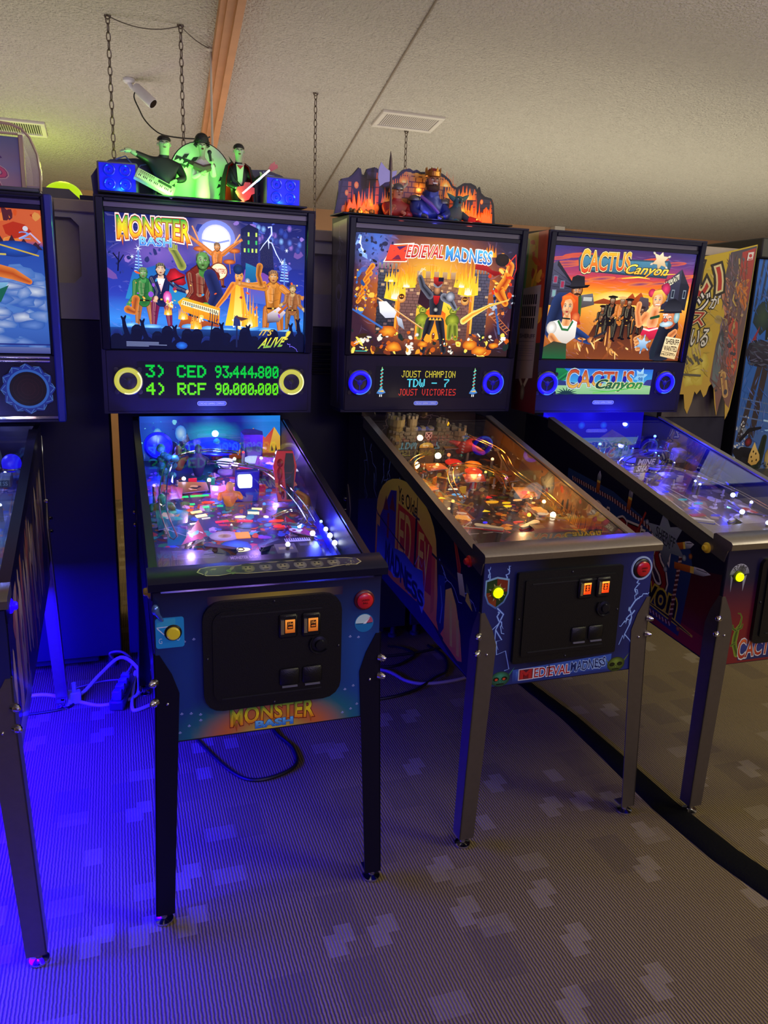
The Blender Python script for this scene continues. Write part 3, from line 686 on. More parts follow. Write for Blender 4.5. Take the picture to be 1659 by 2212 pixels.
def plastic(K, pts, h, paint, name='plastic_cover'):
    """printed clear plastic on posts: outline pts in playfield coordinates"""
    q = MB().prism(pts, h - .002, h - .0004, 'z').build(name, mat('plastic_edge', '#8c86a8', .25), K.pf, smooth=0)
    xs = [p[0] for p in pts]; ys = [p[1] for p in pts]
    A = Art(max(xs) - min(xs), max(ys) - min(ys), min(xs), min(ys), dz=4e-6)
    u = [((p[0] - min(xs)) / A.W, 1 - (p[1] - min(ys)) / A.H) for p in pts]
    A.poly(u, paint[0], paint[1]); r = random.Random(int(1e4 * abs(pts[0][0] + pts[0][1])))
    cx, cy = sum(p[0] for p in u) / len(u), sum(p[1] for p in u) / len(u)
    for k in range(7):
        a, t = r.random() * 6.3, r.random() * .22; A.blob(cx + t * math.cos(a), cy + t * math.sin(a), .10 * A.H / A.W * (.4 + r.random()), .10 * (.4 + r.random()), r.choice(paint[2:]), None, 7, r.random() * 3, .5, rnd=r)
    A.build('plastic_print', PLAST, q, Mx=Matrix.Translation((0, 0, h)))
    return q
def bulb(K, x, s, h, col, e, r=.006):
    o = MB().lathe((x, s, 0), [(.006, 0), (.006, max(.004, h - r)), (.004, h)], n=8).build('lamp_socket', mat('socket', '#8a8478', .4, .6), K.pf)
    MB().sph((x, s, h), r, 10, 6).build('lamp_bulb', glow('bulb_%s_%g' % (col.lstrip('#'), e), col, e), o)
def bumper(K, x, s, cap, e, skirt='#c8c0d8'):
    o = MB().lathe((x, s, 0), [(.030, 0), (.030, .006), (.018, .010), (.018, .034), (.026, .036)], n=20).build('pop_bumper', mat('bumper_' + skirt.lstrip('#'), skirt, .35), K.pf)
    MB().torus((x, s, .026), .029, .002, n=24, k=6).build('bumper_ring', chrome, o)
    MB().lathe((x, s, .036), [(.033, 0), (.034, .005), (.026, .010), (.008, .013), (.001, .0135)], n=20).build('bumper_cap', mat('bumpercap_%s_%g' % (cap.lstrip('#'), e), cap, .25, emit=e, ecol=cap), o)
def wire(K, pts, r=.0024, gap=.02, name='wire_ramp', m=None):
    P = smooth(pts, 6); q = MB(); m = m or chrome
    for sd in (-1, 1):
        L = []
        for i, p in enumerate(P):
            t = (P[min(i + 1, len(P) - 1)] - P[max(i - 1, 0)]).normalized(); nrm = Vector((-t.y, t.x, 0)).normalized(); L.append(p + nrm * sd * gap / 2)
        q.tube(L, r, 6)
    for i in range(0, len(P), 6):
        t = (P[min(i + 1, len(P) - 1)] - P[max(i - 1, 0)]).normalized(); nrm = Vector((-t.y, t.x, 0)).normalized()
        q.tube([P[i] + nrm * gap / 2, P[i] - Vector((0, 0, gap * .45)), P[i] - nrm * gap / 2], r * .8, 5)
    q.build(name, m, K.pf)
def chute(K, pts, wd=.045, hh=.022, name='clear_ramp', m=None):
    P = smooth(pts, 7); q = MB(); vs = []
    for i, p in enumerate(P):
        t = (P[min(i + 1, len(P) - 1)] - P[max(i - 1, 0)]).normalized(); nrm = Vector((-t.y, t.x, 0)).normalized()
        vs += [p + nrm * wd / 2 + Vector((0, 0, hh)), p + nrm * wd / 2, p - nrm * wd / 2, p - nrm * wd / 2 + Vector((0, 0, hh))]
    q.add(vs, [(i * 4 + a, i * 4 + a + 1, i * 4 + 5 + a, i * 4 + 4 + a) for i in range(len(P) - 1) for a in range(3)])
    q.build(name, m or clear, K.pf)
def flipper(K, x, s, ang, col='#e8e0d0', rub='#c02828'):
    L = .078; d = Vector((math.cos(ang), math.sin(ang), 0)); p = Vector((x, s, .004)); q = MB()
    pts = []
    n = Vector((-d.y, d.x, 0))
    for k in range(9): a = PI / 2 + PI * k / 8; pts.append(p + .012 * (math.cos(a) * d + math.sin(a) * n))
    for k in range(7): a = -PI / 2 + PI * k / 6; pts.append(p + d * L + .006 * (math.cos(a) * d + math.sin(a) * n))
    q.prism([(v.x, v.y) for v in pts], .004, .022, 'z'); o = q.build('flipper', mat('flip_' + col.lstrip('#'), col, .4), K.pf)
    q = MB(); c = [(v.x + (v.x - x - d.x * L / 2) * .03, v.y + (v.y - s - d.y * L / 2) * .03, .012) for v in pts]; q.tube(c + [c[0]], .0028, 6); q.build('flipper_rubber', mat('rub_' + rub.lstrip('#'), rub, .55), o)
def slingshot(K, side, x, s, paint):
    pts = [(x, s - .07), (x + side * .075, s - .12), (x + side * .012, s + .045)]
    plastic(K, pts, .032, paint, 'slingshot_plastic'); posts(K, [(x + side * .01, s - .055), (x + side * .06, s - .105), (x + side * .012, s + .03)], .03)
    q = MB().tube([(x + side * .012, s - .058, .014), (x + side * .064, s - .108, .014), (x + side * .016, s + .034, .014), (x + side * .012, s - .058, .014)], .0035, 6); q.build('slingshot_rubber', rubber, K.pf)
def apron(K, x1, paint_fn, edge='#10101a'):
    w_ = K.hw - .024
    pts = [(-w_, .315), (-w_ + .07, .30), (-.10, .25), (-.05, .222), (.05, .226), (.11, .262), (x1 - .012, .365), (x1, .36), (x1, -.03), (-w_, -.03)]
    q = MB().prism(pts, .020, .024, 'z').build('apron', mat('apron_' + edge.lstrip('#'), edge, .35), K.pf, smooth=0)
    A = Art(x1 + w_, .40, -w_, -.03); paint_fn(A, [((p[0] + w_) / A.W, 1 - (p[1] + .03) / .40) for p in pts]); A.build('apron_print', PLAST, q, Mx=Matrix.Translation((0, 0, .0243)))
def finish(K):
    """keep three levels: what stands on the playfield, door or panel becomes a part of the machine itself"""
    for c in list(K.root.children):
        n = c.name.split('.')[0]
        keep = {'playfield': ('playfield_print', 'insert_lamp', 'insert_emblem'), 'speaker_panel': ('score_display', 'lcd_screen'), 'coin_door': ('door_panel', 'pressed_rib', 'door_lock', 'door_screw')}.get(n)
        if keep is None: continue
        for g in list(c.children):
            if g.name.split('.')[0] in keep: continue
            m = c.matrix_basis @ g.matrix_basis; g.parent = K.root; g.matrix_basis = m
def target(K, x, s, ang, col):
    q = MB(); R = Matrix.Translation((x, s, 0)) @ Matrix.Rotation(ang, 4, 'Z'); q.M = R
    q.bbox(-.014, .014, -.0025, .0025, .006, .034, .0015); q.build('standup_target', mat('target_' + col.lstrip('#'), col, .35), K.pf)
def blade(K, s, paint, name='interior_blade'):
    """printed inside wall of the cabinet"""
    fr = frame((s * (K.hw - .0192), 0, K.zt(0) - .003), (0, -s, -s * K.kz), (0, 0, 1))
    A = Art(1.1, .14, -1.14 if s > 0 else .04, -.14, dz=4e-6); paint(A)
    A.build(name, PRINT, K.root, Mx=fr)

# ---------- painted scenes (generic stand-ins in the colours of the prints)
def person_art(A, u, v, h, body, skin_, hair, pose='stand', legs=None, arms=((-.5, .1), (.5, .1)), r=1.):
    """small painted figure: (u, v) = neck, h = body height in picture heights; lit from above left"""
    asp = A.W / A.H; k = h; du = lambda x: x / asp; rn = random.Random(int(u * 997 + v * 131))
    legs = legs or body; dk = lambda c, t=.55: mixc(c, '#080410', t); lt = lambda c, t=.45: mixc(c, '#fff0c0', t)
    def limb(pts, c):
        A.limb([(p[0], p[1], p[2] * 1.10) for p in pts], dk(c, .8), dk(c, .55)); A.limb(pts, dk(c, .5), c)
        A.limb([(p[0] - du(p[2] * .30), p[1] - p[2] * .25, p[2] * .38) for p in pts], c, lt(c, .16))
        for _ in range(2):
            i = rn.randrange(len(pts) - 1); t = rn.random(); x = pts[i][0] + (pts[i + 1][0] - pts[i][0]) * t; y = pts[i][1] + (pts[i + 1][1] - pts[i][1]) * t; q = pts[i][2]
            A.line([(x - du(q * .6), y - q * .2), (x + du(q * .1), y + q * .15), (x + du(q * .7), y)], [0, .012 * k, 0], dk(c, .65))
    for sd in (-1, 1):
        limb([(u + du(sd * .10 * k), v + .46 * k, .080 * k), (u + du(sd * .13 * k), v + .68 * k, .062 * k), (u + du(sd * .15 * k), v + .93 * k, .040 * k)], legs)
        A.blob(u + du(sd * .18 * k), v + .98 * k, du(.07 * k), .032 * k, dk(legs, .7), '#080608', 9)
    A.limb([(u, v + .11 * k, .165 * k * r), (u, v + .46 * k, .125 * k * r)], dk(body, .75), dk(body, .6))
    A.limb([(u, v + .11 * k, .150 * k * r), (u, v + .30 * k, .120 * k * r), (u, v + .46 * k, .112 * k * r)], dk(body, .55), body); A.limb([(u - du(.05 * k), v + .10 * k, .07 * k), (u - du(.045 * k), v + .30 * k, .05 * k)], body, lt(body, .2))
    for j in range(3): y = v + (.16 + .12 * j) * k; A.line([(u - du(.11 * k), y + .02 * k * rn.random()), (u, y + .03 * k), (u + du(.11 * k), y - .02 * k * rn.random())], [0, .012 * k, .002], dk(body, .45 + .2 * (j % 2)))
    A.line([(u, v + .06 * k), (u + du(.01 * k), v + .44 * k)], .010 * k, dk(body, .7)); A.line([(u - du(.11 * k), v + .44 * k), (u + du(.11 * k), v + .44 * k)], .030 * k, '#1c100c'); A.rect(u - du(.02 * k), v + .425 * k, u + du(.02 * k), v + .455 * k, '#d8b048')
    for (ax, ay), sd in zip(arms, (-1, 1)):
        limb([(u + du(sd * .16 * k), v + .07 * k, .062 * k), (u + du(ax * .62 * k), v + (ay * .6 + .05) * k, .048 * k), (u + du(ax * k), v + ay * k, .034 * k)], body)
        hx, hy = u + du(ax * k), v + ay * k; A.blob(hx, hy, du(.042 * k), .046 * k, lt(skin_, .2), dk(skin_, .4), 9)
        an = math.atan2(ay - .1, ax)
        for j in range(4): t = an + (j - 1.5) * .32; A.limb([(hx + du(.03 * k * math.cos(t)), hy + .03 * k * math.sin(t), .013 * k), (hx + du(.075 * k * math.cos(t)), hy + .075 * k * math.sin(t), .008 * k)], dk(skin_, .35), skin_)
    A.limb([(u, v - .03 * k, .048 * k), (u, v + .03 * k, .056 * k)], dk(skin_, .5), skin_); A.poly([(u - du(.06 * k), v + .02 * k), (u, v + .10 * k), (u + du(.06 * k), v + .02 * k)], skin_, dk(skin_, .4))
    A.blob(u, v - .12 * k, du(.095 * k), .122 * k, dk(hair, .3), dk(hair, .7), 14, 0, .15, rnd=rn); A.blob(u, v - .115 * k, du(.078 * k), .105 * k, lt(skin_, .25), dk(skin_, .45), 14, hl=(-.25, -.2))
    for sd in (-1, 1):
        A.blob(u + du(sd * .03 * k), v - .128 * k, du(.017 * k), .011 * k, '#f4ece0', None, 8); A.blob(u + du(sd * .03 * k), v - .127 * k, du(.008 * k), .010 * k, '#140808', None, 6); A.line([(u + du(sd * .012 * k), v - .146 * k), (u + du(sd * .05 * k), v - .155 * k)], .010 * k, dk(hair, .5)); A.blob(u + du(sd * .078 * k), v - .11 * k, du(.012 * k), .022 * k, skin_, dk(skin_, .4), 7)
    A.line([(u + du(.004 * k), v - .13 * k), (u + du(.014 * k), v - .09 * k), (u - du(.004 * k), v - .088 * k)], .007 * k, dk(skin_, .5)); A.poly([(u - du(.028 * k), v - .066 * k), (u, v - .072 * k), (u + du(.028 * k), v - .066 * k), (u, v - .045 * k)], '#601818', '#a83838')
    A.poly([(u - du(.085 * k), v - .12 * k), (u - du(.09 * k), v - .20 * k), (u - du(.03 * k), v - .245 * k), (u + du(.05 * k), v - .235 * k), (u + du(.09 * k), v - .18 * k), (u + du(.08 * k), v - .12 * k), (u + du(.055 * k), v - .175 * k), (u, v - .185 * k), (u - du(.05 * k), v - .17 * k)], lt(hair, .12), dk(hair, .5))
    for j in range(4): x = -.06 + .035 * j; A.line([(u + du(x * k), v - .17 * k), (u + du((x + .02) * k), v - .235 * k)], [0, .010 * k, 0][:2] + [] if False else .007 * k, lt(hair, .3))
def brush(A, n, fn, a=0., b=0., c=1., d=1., L=.04, w_=.008, seed=1, ang=0., spread=.6):
    """loose brush strokes coloured by fn(u, v)"""
    r = random.Random(seed); asp = A.W / A.H
    for _ in range(n):
        u, v = a + (c - a) * r.random(), b + (d - b) * r.random(); t = ang + (r.random() - .5) * spread * 2; l = L * (.4 + r.random()); k = fn(u, v); k = mixc(k, '#c8b8ff' if r.random() > .5 else '#000010', .02 + .10 * r.random())
        A.line([(u - l * math.cos(t) / asp, v - l * math.sin(t)), (u + (r.random() - .5) * l * .3, v + (r.random() - .5) * l * .3), (u + l * math.cos(t) / asp, v + l * math.sin(t))], [0, w_ * (.4 + r.random()), 0], k)
def title_band(A, a, b, c, d, glowc=True):
    """MONSTER BASH lettering, green to yellow to red with drips"""
    hh = d - b; top = (a, b, c, b + hh * .72)
    def warp(p, q): return p, q * (1 + .0 * p) - .10 * (1 - q) * (math.cos(p * 2 * PI)) * (1 if True else 0)
    col = lambda p, q: mixc(mixc('#1fa03c', '#ffe61e', min(1, q * 2.2)), '#f07818', max(0, q * 2.2 - 1.3))
    layers = ([(.105, '#ffd8c8'), (.085, '#fff6e6')] if glowc else []) + [(.06, '#c81e18' if glowc else '#8c1c20'), (.038, '#400808')]
    for o, k in layers: A.text('MONSTER', *top, k, off=o, warp=warp)
    for k in range(7):
        u = a + (c - a) * (.04 + .15 * k); L = hh * (.34 if k in (0, 6) else .14)
        A.poly([(u, b + hh * .66), (u + (c - a) * .045, b + hh * .66), (u + (c - a) * .03, b + hh * .72 + L)], '#d88a18' if glowc else '#a87818', '#c02818')
    A.text('MONSTER', *top, col, off=.028, warp=warp)
    bb = (a + (c - a) * .30, b + hh * .70, a + (c - a) * .74, d)
    A.text('BASH', *bb, '#0c2c88', off=.075); A.text('BASH', *bb, '#e8f4ff' if glowc else '#5ab8ff', off=.045); A.text('BASH', *bb, lambda p, q: mixc('#7ad8ff', '#2468d8', q), off=.022)
def face(A, u, v, r, skin_, lip='#b03030', iris='#1c3a2c', turn=0., brow='#3a1c10'):
    """painted face seen close: r = half height in picture heights"""
    asp = A.W / A.H; du = lambda x: x * r / asp; dk = lambda t: mixc(skin_, '#3a0c08', t); lt = lambda t: mixc(skin_, '#fff6d8', t)
    A.poly([(u + du(.72 * math.cos(t) * (1 - .22 * max(0, math.sin(t)))), v + r * math.sin(t)) for t in [2 * PI * k / 22 for k in range(22)]], dk(.05), dk(.45))
    A.blob(u - du(.22 + turn), v - .25 * r, du(.42), .45 * r, lt(.35), skin_, 14); A.blob(u - du(.34), v + .22 * r, du(.22), .22 * r, lt(.25), dk(.12), 10); A.blob(u + du(.34), v + .22 * r, du(.18), .22 * r, lt(.05), dk(.25), 10); A.blob(u, v + .80 * r, du(.22), .14 * r, lt(.15), dk(.35), 9)
    for sd in (-1, 1):
        x = u + du(sd * .32 + turn); A.blob(x, v - .10 * r, du(.20), .13 * r, dk(.55), dk(.3), 10); A.blob(x, v - .09 * r, du(.155), .085 * r, '#f6efe6', '#d8c8bc', 10); A.blob(x + du(turn * .3), v - .09 * r, du(.075), .085 * r, '#080606', iris, 9); A.blob(x - du(.03), v - .12 * r, du(.022), .025 * r, '#ffffff', None, 6)
        A.line([(x - du(.19), v - .12 * r), (x, v - .18 * r), (x + du(.19), v - .11 * r)], [.02 * r, .06 * r, .03 * r], '#1c0c08'); A.line([(x - du(.20), v - .28 * r), (x + du(sd * .02), v - .36 * r), (x + du(.20), v - .29 * r)], [.05 * r, .09 * r, .03 * r], brow)
    A.line([(u + du(.05 + turn), v - .10 * r), (u + du(.10 + turn), v + .20 * r), (u + du(turn), v + .30 * r)], [.02 * r, .06 * r, .05 * r], dk(.4)); A.line([(u + du(turn - .02), v - .1 * r), (u + du(turn), v + .2 * r)], [.02 * r, .07 * r], lt(.5)); A.blob(u + du(turn), v + .27 * r, du(.10), .06 * r, lt(.2), dk(.3), 8)
    A.poly([(u + du(turn - .24), v + .52 * r), (u + du(turn - .06), v + .45 * r), (u + du(turn), v + .47 * r), (u + du(turn + .06), v + .45 * r), (u + du(turn + .24), v + .52 * r), (u + du(turn), v + .66 * r)], mixc(lip, '#200408', .3), lip); A.line([(u + du(turn - .22), v + .52 * r), (u + du(turn), v + .54 * r), (u + du(turn + .22), v + .52 * r)], .025 * r, '#300808')
def scene_band(A):
    rnd = random.Random(4)
    def bg(u, v):
        c = mixc('#141c62', '#2c3cae', min(1, v * 1.6))
        c = mixc(c, '#7a5ab8', max(0, .9 - abs(u - .25) * 3.2 - abs(v - .28) * 4)); c = mixc(c, '#3a8ae8', max(0, .95 - abs(v - .78) * 5)); c = mixc(c, '#ffd9ff', max(0, .35 - math.hypot((u - .53) * 1.4, v - .14) * 1.6))
        c = mixc(c, '#0a1034', max(0, min(1, (v - .80) * 6))); c = mixc(c, '#0e1660', max(0, (u - .66) * 2.0) * max(0, 1 - v * 1.7)); return c
    A.grid(44, 30, bg); brush(A, 420, bg, L=.05, w_=.012, seed=2)
    A.speckle(90, ['#28348c', '#4858c0', '#6a4a9c', '#1a2468', '#8a6ac0'], 0, 0, 1, .55, .006, .03, 5)
    for k in range(26): A.blob(.68 + .3 * rnd.random(), .02 + .2 * rnd.random(), .015, .03, rnd.choice(['#5a7ad8', '#9a70c8', '#3048a8', '#88b8f0']), '#1c2a80', 7, rnd=rnd)
    for sc, a_ in ((1.5, '#7a88e0'), (1.15, '#d8d4ff'), (1, '#ffffff')): A.blob(.535, .145, .064 * sc, .092 * sc, '#ffffff' if sc < 1.3 else '#a8b0f0', a_, 24)
    A.line([(.46, .16), (.54, .175), (.60, .15)], .014, '#8c9ae0')
    A.poly([(.66, .06), (.70, .02), (.75, .05), (.75, .45), (.66, .45)], '#0c1140', '#141c68'); A.poly([(.76, .16), (.82, .12), (.84, .45), (.76, .45)], '#10164c')
    for k in range(12): A.rect(.675 + .02 * (k % 4), .08 + .06 * (k // 4), .684 + .02 * (k % 4), .11 + .06 * (k // 4), rnd.choice(['#38c060', '#181c50', '#c8e060']))
    A.bolt(.80, .035, .88, .30, .016, '#7a9cff', 7, .30); A.bolt(.80, .035, .88, .30, .008, '#f4f8ff', 7, .30)
    for u, v, r in ((.15, .25, .035), (.88, .29, .035), (.90, .20, .02), (.12, .31, .02)):
        for k in range(6): a = k * PI / 3; A.line([(u - .6 * r * math.cos(a), v - r * math.sin(a)), (u, v), (u + .6 * r * math.cos(a), v + r * math.sin(a))], [0, .006, 0], '#e8f4ff')
    for u0, sgn in ((.15, 1), (.89, -1)):
        for k in range(7): A.line([(u0 - .012 - .002 * k, .30 + .022 * k), (u0 + .012 + .002 * k, .305 + .022 * k)], .009, '#9ac8ff')
        A.line([(u0, .26), (u0, .47)], .010, '#5a80d0')
    A.line([(.05, .42), (.055, .34), (.03, .29)], .010, '#0a0c30'); A.line([(.055, .36), (.08, .30)], .008, '#0a0c30'); A.line([(.055, .34), (.06, .28)], .007, '#0a0c30')
    # drums and drummer
    A.poly([(.08, .62), (.12, .42), (.24, .36), (.40, .44), (.44, .66)], '#1a5ab0', '#2c88c0'); A.poly([(.64, .60), (.68, .36), (.78, .38), (.95, .52), (.98, .66)], '#7a3a9c', '#3a6ac8')
    A.poly([(.685, .31), (.74, .34), (.74, .50), (.68, .48)], '#1c78a8', '#0e4888')
    for u, v in ((.45, .225), (.625, .225), (.60, .31), (.47, .31)): A.blob(u, v, .032, .020, '#f0842c', '#8a2c14', 12); A.line([(u, v), (u + .005, v + .09)], .006, '#c07830')
    person_art(A, .538, .235, .27, '#e07a28', '#e88a38', '#5a1c14', arms=((-.74, -.34), (.66, -.32)), legs='#8a3a1c')
    A.line([(.415, .06), (.445, .16)], .010, '#ff9a5a'); A.line([(.655, .10), (.625, .17)], .010, '#ffb070')
    A.blob(.546, .385, .043, .062, '#fff6d8', '#f8e0a8', 24); A.line([(.546 + .043 * math.cos(k * PI / 12), .385 + .062 * math.sin(k * PI / 12)) for k in range(25)], .008, '#7a2a18')
    A.text('MONSTERS', .512, .365, .580, .40, '#c03018', off=.02)
    # players
    person_art(A, .17, .47, .36, '#2c7a3a', '#4a9a50', '#2a6a38', arms=((-.3, .5), (.25, .55)), legs='#b06a3a'); A.limb([(.13, .62, .03), (.12, .72, .02), (.09, .70, .03)], '#8a3a20', '#d88030')
    person_art(A, .255, .44, .40, '#1a2258', '#f0c0a0', '#0a0a20', arms=((-.1, .42), (.5, .28)), legs='#7a1c50'); A.poly([(.235, .46), (.255, .56), (.275, .46)], '#ffffff', '#f0a0b0')
    A.blob(.335, .45, .05, .055, '#e82434', '#7a0c1c', 12, .5, .5); A.line([(.30, .48), (.37, .44)], .012, '#2a0810')
    A.blob(.285, .60, .022, .05, '#ff9ae0', '#c02880', 10); A.blob(.285, .61, .010, .02, '#ffffff', '#ff90e0', 8)
    A.limb([(.36, .36, .035), (.33, .27, .028), (.315, .235, .03)], '#4a5a20', '#a8a850')
    for k in range(4): A.limb([(.310 + .008 * k, .235, .010), (.300 + .012 * k, .195 + .008 * abs(k - 1), .007)], '#6a7a30', '#b8b858')
    person_art(A, .465, .385, .58, '#7a2418', '#4a8a3c', '#1c3a20', arms=((-.22, .40), (.10, .48)), legs='#182040', r=1.25); A.limb([(.50, .42, .05), (.535, .56, .05), (.50, .68, .035)], '#141c48', '#26306a')
    A.limb([(.475, .66, .035), (.50, .68, .02)], '#2c6a2c', '#58a848')
    face(A, .465, .312, .062, '#5a9a48', '#3a4a20', '#181808', 0, '#101c0c')
    A.poly([(.335, .63), (.365, .595), (.55, .665), (.545, .79), (.36, .70)], '#ffb428', '#d87810'); A.poly([(.36, .615), (.545, .685), (.540, .725), (.352, .648)], '#fff0c0')
    for k in range(17): u = .363 + .0103 * k; A.rect(u, .622 + .0040 * k, u + .0045, .645 + .0040 * k, '#281408')
    A.poly([(.36, .72), (.55, .80), (.50, .88), (.33, .84)], '#c85a18', '#5a2a30')
    # singer in long gown
    A.poly([(.615, .46), (.665, .46), (.685, .62), (.725, .80), (.575, .80), (.60, .62)], '#e87a18', '#ffd030'); A.poly([(.632, .48), (.655, .48), (.668, .80), (.615, .80)], '#ffb428', '#fff080')
    A.limb([(.618, .48, .022), (.575, .58, .018), (.535, .655, .014)], '#b85818', '#ffa040'); A.limb([(.662, .48, .022), (.72, .475, .017), (.785, .455, .013)], '#b85818', '#ffa040')
    A.blob(.648, .42, .021, .048, '#ffa848', '#b85a20', 12); face(A, .650, .42, .046, '#f0a048', '#7a1c18', '#281408', .06); A.blob(.645, .362, .026, .040, '#183a70', '#0c1c48', 12, .4); A.line([(.695, .45), (.69, .70)], .006, '#c8c0b0'); A.blob(.694, .45, .014, .026, '#d8dce8', '#687088', 8)
    person_art(A, .83, .46, .44, '#d8842c', '#e0903a', '#7a3a14', arms=((-.62, .02), (.50, .22)), legs='#c06a24'); A.limb([(.765, .47, .022), (.75, .40, .02), (.757, .33, .026)], '#7a3c14', '#d88830')
    A.poly([(.80, .70), (.86, .64), (.90, .68), (.86, .76), (.80, .77)], '#f0e0e8', '#3a2a48'); A.line([(.86, .69), (.95, .56)], .020, '#b85a1c')
    person_art(A, .935, .53, .30, '#a86838', '#d8b070', '#604020', arms=((-.3, .3), (.3, .4)), legs='#88582c')
    A.speckle(46, ['#ff9a38', '#e85a28', '#3a9ad8', '#8a4ac8', '#ffd060', '#a02c48'], .08, .42, .96, .80, .004, .016, 9, .8)
    for u, v, r_ in ((.66, .80, .10), (.30, .66, .05), (.43, .80, .06), (.72, .74, .05)): A.blob(u, v, r_ * .25, r_ * .30, '#fffbe0', '#ffd860', 14); A.speckle(14, ['#ffe890', '#ffb040', '#fff8e0'], u - r_ * .6, v - r_, u + r_ * .6, v + r_ * .4, .003, .010, int(u * 100))
    for k in range(9): u = .10 + .10 * k; A.blob(u, .815 + .01 * (k % 3), .05, .018, '#9ad8ff', '#3a88e0', 10, 0, .4, rnd=rnd)
    # fires and crowd
    for u, v, w_, h_, sd in ((.425, .84, .06, .18, 1), (.705, .80, .09, .26, 2), (.36, .76, .05, .14, 3), (.285, .73, .04, .10, 4)): A.flame(u, v, w_, h_, '#fff6d0', '#ffb030', '#c05a30', sd)
    A.grid(30, 3, lambda u, v: mixc('#1c4a9c', '#0a0e30', min(1, (v - .80) * 9)), 0, .835, 1, 1)
    for k in range(20):
        u = .03 + .95 * k / 19; v = .90 + .04 * math.sin(k * 2.3); A.blob(u, v, .030, .052, '#10163e', '#0a0e2c' if k % 3 else '#1a2c78', 10, rnd=rnd); A.limb([(u, v + .03, .05), (u, 1.0, .06)], '#0a0d2c')
    for u, v in ((.07, .78), (.16, .80), (.32, .84), (.56, .81), (.70, .82), (.93, .80), (.97, .76)): A.limb([(u + .02, .94, .022), (u, v + .05, .016), (u - .004, v, .012)], '#0a0e30'); A.limb([(u - .004, v, .012), (u - .014, v - .025, .006)], '#0a0e30'); A.limb([(u - .004, v, .012), (u + .006, v - .03, .006)], '#0a0e30')
    A.line([(.635, .97), (.637, .78)], .012, '#1a2250'); A.poly([(.618, .80), (.622, .735), (.637, .715), (.652, .735), (.656, .80)], '#28326c'); A.line([(.49, .98), (.51, .77)], .010, '#0c1030')
    for k in range(4): A.line([(.495 + .012 * k, .78), (.50 + .012 * k, .70)], .006, '#182050')
    A.blob(.35, .965, .03, .03, '#2a7ae8', '#1a3a98', 10); A.poly([(.62, .72), (.70, .74), (.66, .76)], '#503038')
    title_band(A, .055, .025, .40, .225)
    for o, c in ((.022, '#ffe860'), (.012, '#1a1440')): A.text("IT'S", .765, .825, .825, .870, c, off=o, shear=.02); A.text('ALIVE', .765, .895, .885, .975, c, off=o, shear=.03, warp=lambda p, q: (p, q + .25 * p)); A.text('!', .90, .83, .918, .90, c, off=o, shear=.02)
    A.text("IT'S", .765, .825, .825, .870, '#f0c040', shear=.02); A.text('ALIVE', .765, .895, .885, .975, lambda p, q: mixc('#ffe840', '#48b048', q), off=.01, shear=.03, warp=lambda p, q: (p, q + .25 * p)); A.text('!', .90, .83, .918, .90, '#ffd840', shear=.02)
    for k in range(4): A.line([(.075, .945 + .010 * k), (.235 + .04 * (k == 2) - .05 * (k == 3), .945 + .010 * k)], .0042, '#8c96c8')
    A.bolt(.91, .93, .97, .995, .006, '#7a68ff', 3, .2, 0)
